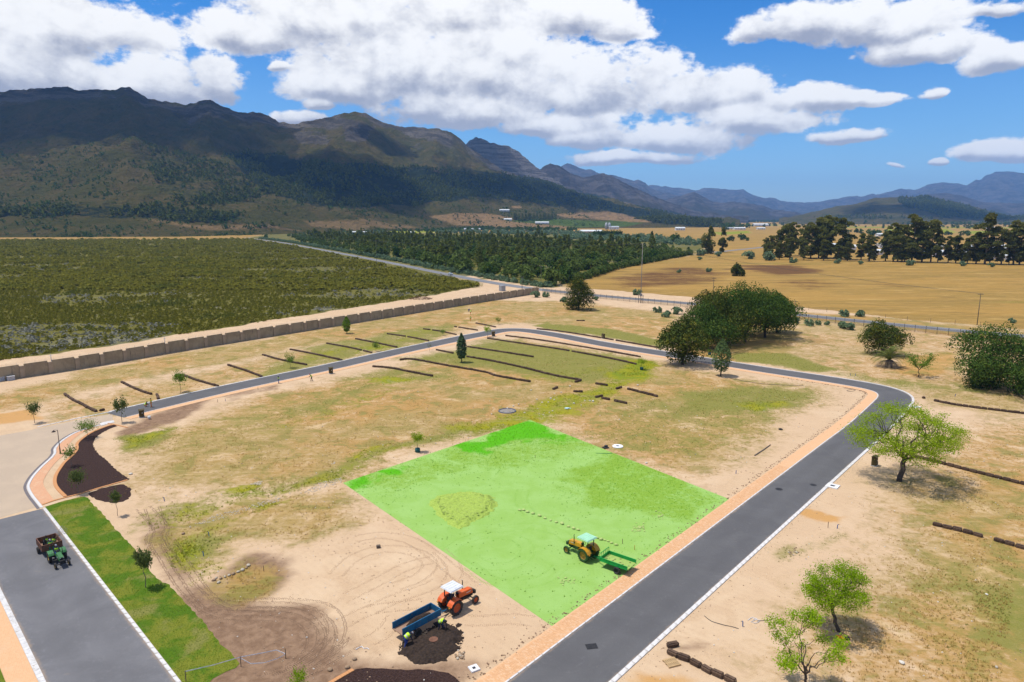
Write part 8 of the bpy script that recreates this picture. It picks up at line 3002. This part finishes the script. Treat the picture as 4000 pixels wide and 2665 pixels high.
scatter('stony_patch', peb, poly_pts(strip2, 200, 22, 0, .03, .09), [pm('chalk_stone', (0.56, 0.50, 0.40))])


def tuft_mesh(n, h, seed, m):
    r_ = np.random.default_rng(seed)
    V, F = [], []
    for i in range(n):
        a, t = r_.uniform(0, 6.28), r_.uniform(.2, .9)
        b = np.array([r_.normal() * .05, r_.normal() * .05, 0])
        w = np.array([-math.sin(a), math.cos(a), 0]) * .016
        tip = b + np.array([math.cos(a) * t * h * .7, math.sin(a) * t * h * .7, h * r_.uniform(.6, 1.1)])
        V += [b - w, b + w, tip]
        F.append((3 * i, 3 * i + 1, 3 * i + 2))
    return np_mesh('tuft', np.array(V), np.array(F), [m])


T_STRAW = leafmat('tuft_straw', (0.17, 0.105, 0.030), (0.23, 0.150, 0.050), None, .35)
T_GREEN = leafmat('tuft_green', (0.070, 0.085, 0.012), (0.115, 0.120, 0.022), None, .3)
T_LAWN = leafmat('tuft_lawn', (0.030, 0.070, 0.005), (0.075, 0.100, 0.010), None, .3)
T_PLOT = leafmat('tuft_plot', (0.070, 0.185, 0.008), (0.105, 0.23, 0.016), None, .3)
ts, tgm = tuft_mesh(5, .15, 1, T_STRAW), tuft_mesh(5, .17, 2, T_GREEN)


def zone_tufts(name, key, n, me, m, seed, smin, smax, ymax=240, avoid=()):
    r_ = np.random.default_rng(seed)
    out = []
    tot = 0
    while len(out) < n and tot < 60:
        tot += 1
        Y = 45 * (ymax / 45.0) ** r_.uniform(0, 1, 20000)
        X = r_.uniform(-.8, .8, 20000) * Y
        v = paint(X, Y, True)[key]
        ok = (v > r_.uniform(.25, .9, 20000)) & (fbm(X / 3, Y / 3, 4, seed) > .45)
        for q in avoid:
            ok &= ~in_poly(X, Y, q)
        S = r_.uniform(smin, smax, 20000)
        out += [(x, y, 0, s) for x, y, s in zip(X[ok], Y[ok], S[ok])]
    return scatter(name, me, out[:n], [m])


plotpoly = [(p.x, p.y) for p in Pq]
full_road = offset(CENTER, -ROADW / 2 - 2.2) + offset(CENTER, ROADW / 2 + .6)[::-1]
zone_tufts('straw_tufts', 'dry', 20000, ts, T_STRAW, 3, .6, 1.5, 300, [plotpoly, full_road])
zone_tufts('green_tufts', 'green', 8000, tgm, T_GREEN, 4, .5, 1.2, 240, [plotpoly, full_road])
zone_tufts('weed_tufts', 'weed', 3500, tgm, leafmat('tuft_weed', (0.095, 0.110, 0.006), (0.150, 0.150, 0.010), None, .3), 5, .6, 1.4, 200, [plotpoly, full_road])
pt = []
r_ = np.random.default_rng(8)
sel = r_.choice(len(PV), 5200, p=(pa[:, 0] + pa[:, 1] + .02) / (pa[:, 0] + pa[:, 1] + .02).sum())
scatter('plot_tufts', tgm, [(PV[i, 0] + r_.normal() * .3, PV[i, 1] + r_.normal() * .3, .006, r_.uniform(.4, 1.0)) for i in sel], [T_PLOT])
lawn_t = []
lpoly = [(p[0], p[1]) for p in lawn_poly]
xs, ys = [p[0] for p in lpoly], [p[1] for p in lpoly]
while len(lawn_t) < 11000:
    X, Y = r_.uniform(min(xs), max(xs), 9000), r_.uniform(min(ys), max(ys), 9000)
    ok = poly_sd(X, Y, lpoly) > .05
    lawn_t += [(x, y, .02, s) for x, y, s in zip(X[ok], Y[ok], r_.uniform(.22, .5, 9000)[ok])]
scatter('lawn_blades', tgm, lawn_t[:11000], [T_LAWN])

# ------------------------------------------------------------------ farm buildings on the plain
WHITEW = pm('white_wall', (0.72, 0.71, 0.68), (0.62, 0.61, 0.58), .4, 0.9)
TANW = pm('tan_wall', (0.42, 0.26, 0.15), (0.36, 0.22, 0.13), .4, 0.9)
ROOFW = pm('pale_sheet_roof', (0.62, 0.64, 0.63), (0.54, 0.56, 0.55), .4, 0.6)
ROOFG = pm('grey_sheet_roof', (0.40, 0.43, 0.45), (0.33, 0.36, 0.38), .4, 0.6)
PANE = pm('window_dark', (0.03, 0.035, 0.04), None, 3, 0.2)


def house(p, rz, w, d, h, rh, wallm, roofm, label, group=None, nwin=4, z=0.0):
    g = G(p[0], max(p[1], 506)) if z == 0 else None
    loc = (g.x, g.y, 0) if g else z
    e = empty('farm_building', loc, rz, label, 'building', group)
    M().box((0, 0, h / 2), (w, d, h)).build('wall', wallm, e)
    o_ = .5
    M().add([(-w / 2 - o_, -d / 2 - o_, h), (w / 2 + o_, -d / 2 - o_, h), (w / 2 + o_, d / 2 + o_, h), (-w / 2 - o_, d / 2 + o_, h), (-w / 2 - o_, 0, h + rh), (w / 2 + o_, 0, h + rh)],
            [(0, 1, 5, 4), (2, 3, 4, 5), (0, 4, 3), (1, 2, 5), (0, 3, 2, 1)]).build('roof', roofm, e)
    for k in range(nwin):
        M().box((-w / 2 + (k + .5) * w / nwin, -d / 2 - .03, h * .55), (min(1.6, w / nwin * .5), .08, h * .3)).build('window', PANE, e)
    M().box((w * .08, -d / 2 - .04, h * .36), (1.1, .09, h * .72)).build('door', TANW if wallm is WHITEW else PANE, e)
    return e


FARM = [
    (x2(1430, 222), .1, 46, 26, 6, 3, TANW, ROOFW, 'long tan farm shed with pale roof behind the shelter trees'), (x2(340, 195), .15, 42, 16, 5, 2.5, WHITEW, ROOFG, 'white farm house with grey roof in front of the tan field'),
    (x2(95, 175), .2, 16, 8, 4, 2, WHITEW, ROOFW, 'small white cottage among trees left of the tan field'), (x1(1790, 285), .4, 12, 8, 4, 2.4, WHITEW, ROOFW, 'white gabled cottage behind the pines'),
    (x1(1960, 155), .1, 22, 10, 4.5, 2, WHITEW, ROOFW, 'white cottage in the trees at the mountain foot'), (x1(2170, 208), .2, 18, 9, 4, 2, WHITEW, ROOFW, 'white cottage at the sandy farm lane'), (x1(1195, 270), .05, 34, 8, 3, 1.5, WHITEW, ROOFW, 'low white farm stable beyond the roadside woodland'),
    (x2(2250, 188), .0, 26, 14, 6, 3, WHITEW, ROOFW, 'white barn at the end of the far pine wood'), (x3(1015, 165), .0, 120, 40, 6, 3, WHITEW, ROOFW, 'very long white greenhouse on the plain'), (x3(1475, 200), .0, 60, 26, 7, 4, WHITEW, ROOFW, 'big white packing shed behind the gum row'),
    (x3(1100, 238), .0, 40, 14, 4, 2, WHITEW, ROOFG, 'low white farm row right of the far barn'), (x3(1215, 242), .1, 34, 14, 4.5, 2.5, WHITEW, ROOFW, 'white farm house cluster on the tan plain'), (x3(1480, 240), .1, 24, 12, 4, 2, WHITEW, ROOFW, 'white farm house below the packing shed'),
    (x2(1640, 180), .1, 30, 12, 7, 3, WHITEW, ROOFG, 'grey roofed mill building behind the shelter trees'), (x4(700, 305), .1, 14, 9, 4, 2, WHITEW, ROOFW, 'white cottage seen through the gum row'), (x4(1900, 215), .0, 60, 14, 4, 2, WHITEW, ROOFW, 'pale greenhouse at the foot of the wooded hill'),
]
for (p, rz, w, d, h, rh, wm_, rm_, lab) in FARM:
    house(p, rz, w, d, h, rh, wm_, rm_, lab, 'farm buildings on the plain')
# silo tower beside the mill
g = G(*x2(1585, 180))
sl = empty('silo_tower', (g.x, g.y, 0), 0, 'grey steel silo tower behind the shelter trees', 'tower')
for k in range(2):
    M().lathe([(0, 0), (4, 0), (4, 17), (1, 20), (0, 20)], 14, 0, Matrix.Translation((k * 9 - 4, 0, 0))).build('silo', ROOFG, sl, smooth=True)
M().box((0, 0, 21), (16, 2, 1.2)).build('walkway', ROOFG, sl)
# houses behind the gum row
for i, (x, y) in enumerate(((1395, 425), (1670, 430), (2040, 450), (2100, 425), (1380, 500), (1610, 500), (1760, 490), (2260, 510), (2300, 490), (720, 410), (330, 430), (190, 410), (640, 490), (2200, 545), (1990, 540), (1140, 520))):
    g = x4(x, y)
    house((g[0], g[1] + 5), R.uniform(-.3, .3), R.uniform(11, 16), 8, 3.4, 1.9, WHITEW, ROOFW, 'white-roofed settlement house glimpsed behind the gum row', 'settlement houses behind the gum row', 3)
# houses on the foot of the mountain
def on_slope(px, py):
    PX_, PY_, Z_, T_, A_ = TERR['mountain_range']
    P = np.stack([PX_.ravel(), PY_.ravel(), Z_.ravel()], 1)
    a, b = project(P)
    dd_ = (a - px) ** 2 + (b - py) ** 2 + (T_.ravel() > .9) * 1e6
    i = int(np.argmin(dd_))
    return (P[i, 0], P[i, 1], P[i, 2] - .5)


for (p, w, lab) in ((x2(630, 12), 34, 'white farm house beside pines above the tan field'), (x2(980, 130), 46, 'white pavilion tents on the vineyard'), (x2(660, 98), 26, 'white cottage at the edge of the vineyard')):
    house(p, .1, w, 12, 5, 3, WHITEW, ROOFW, lab, None, 3, on_slope(*p))
for i in range(15):
    q = on_slope(*x2(720 + i * 27, 92 + R.uniform(-2, 2)))
    o = obj('windbreak_pine', wood_pines[i % 4], None, q, R.uniform(0, 6))
    o.scale = (2.2, 2.2, 1.9)
    tag(o, 'dark pine of the windbreak above the green vineyard', 'tree', 'windbreak above the vineyard')

# car on the public road
g = PUB[min(range(len(PUB)), key=lambda i: (PUB[i] - G(*x1(2230, 750))).length)]
i_ = min(range(len(PUB)), key=lambda i: (PUB[i] - G(*x1(2230, 750))).length)
dv = PUB[i_ + 1] - PUB[i_ - 1]
car = empty('car', (g.x, g.y, .03), math.atan2(dv.y, dv.x), 'small silver car driving on the public road beyond the field', 'car')
SILV = pm('silver_paint', (0.40, 0.44, 0.45), None, 2, .35, spec=.5)
prof = [(-2.1, .35), (-2.15, .85), (-1.7, 1.0), (-1.2, 1.45), (.3, 1.48), (1.0, 1.02), (2.0, .88), (2.15, .6), (2.1, .32)]
V = [(x, -.82 if z < 1.2 else -.66, z) for x, z in prof] + [(x, .82 if z < 1.2 else .66, z) for x, z in prof]
n = len(prof)
M().add(V, [tuple(range(n)), tuple(range(2 * n - 1, n - 1, -1))] + [(i, n + i, n + (i + 1) % n, (i + 1) % n) for i in range(n)]).build('body', SILV, car, bevel=.04)
for s in (-1, 1):
    M().add([(-1.25, s * .79, 1.06), (-1.0, s * .70, 1.38), (.2, s * .70, 1.40), (.75, s * .79, 1.06)], [(0, 1, 2, 3)]).build('side_window', PANE, car)
    for x in (-1.35, 1.35):
        wheel('wheel', car, (x, s * .80, .31), .31, .2, CHROME)
    M().box((2.12, s * .6, .72), (.06, .3, .14)).build('headlight', GLASSY, car)
M().add([(.42, -.6, 1.44), (.42, .6, 1.44), (1.02, .72, 1.06), (1.02, -.72, 1.06)], [(0, 1, 2, 3)]).build('windscreen', PANE, car)
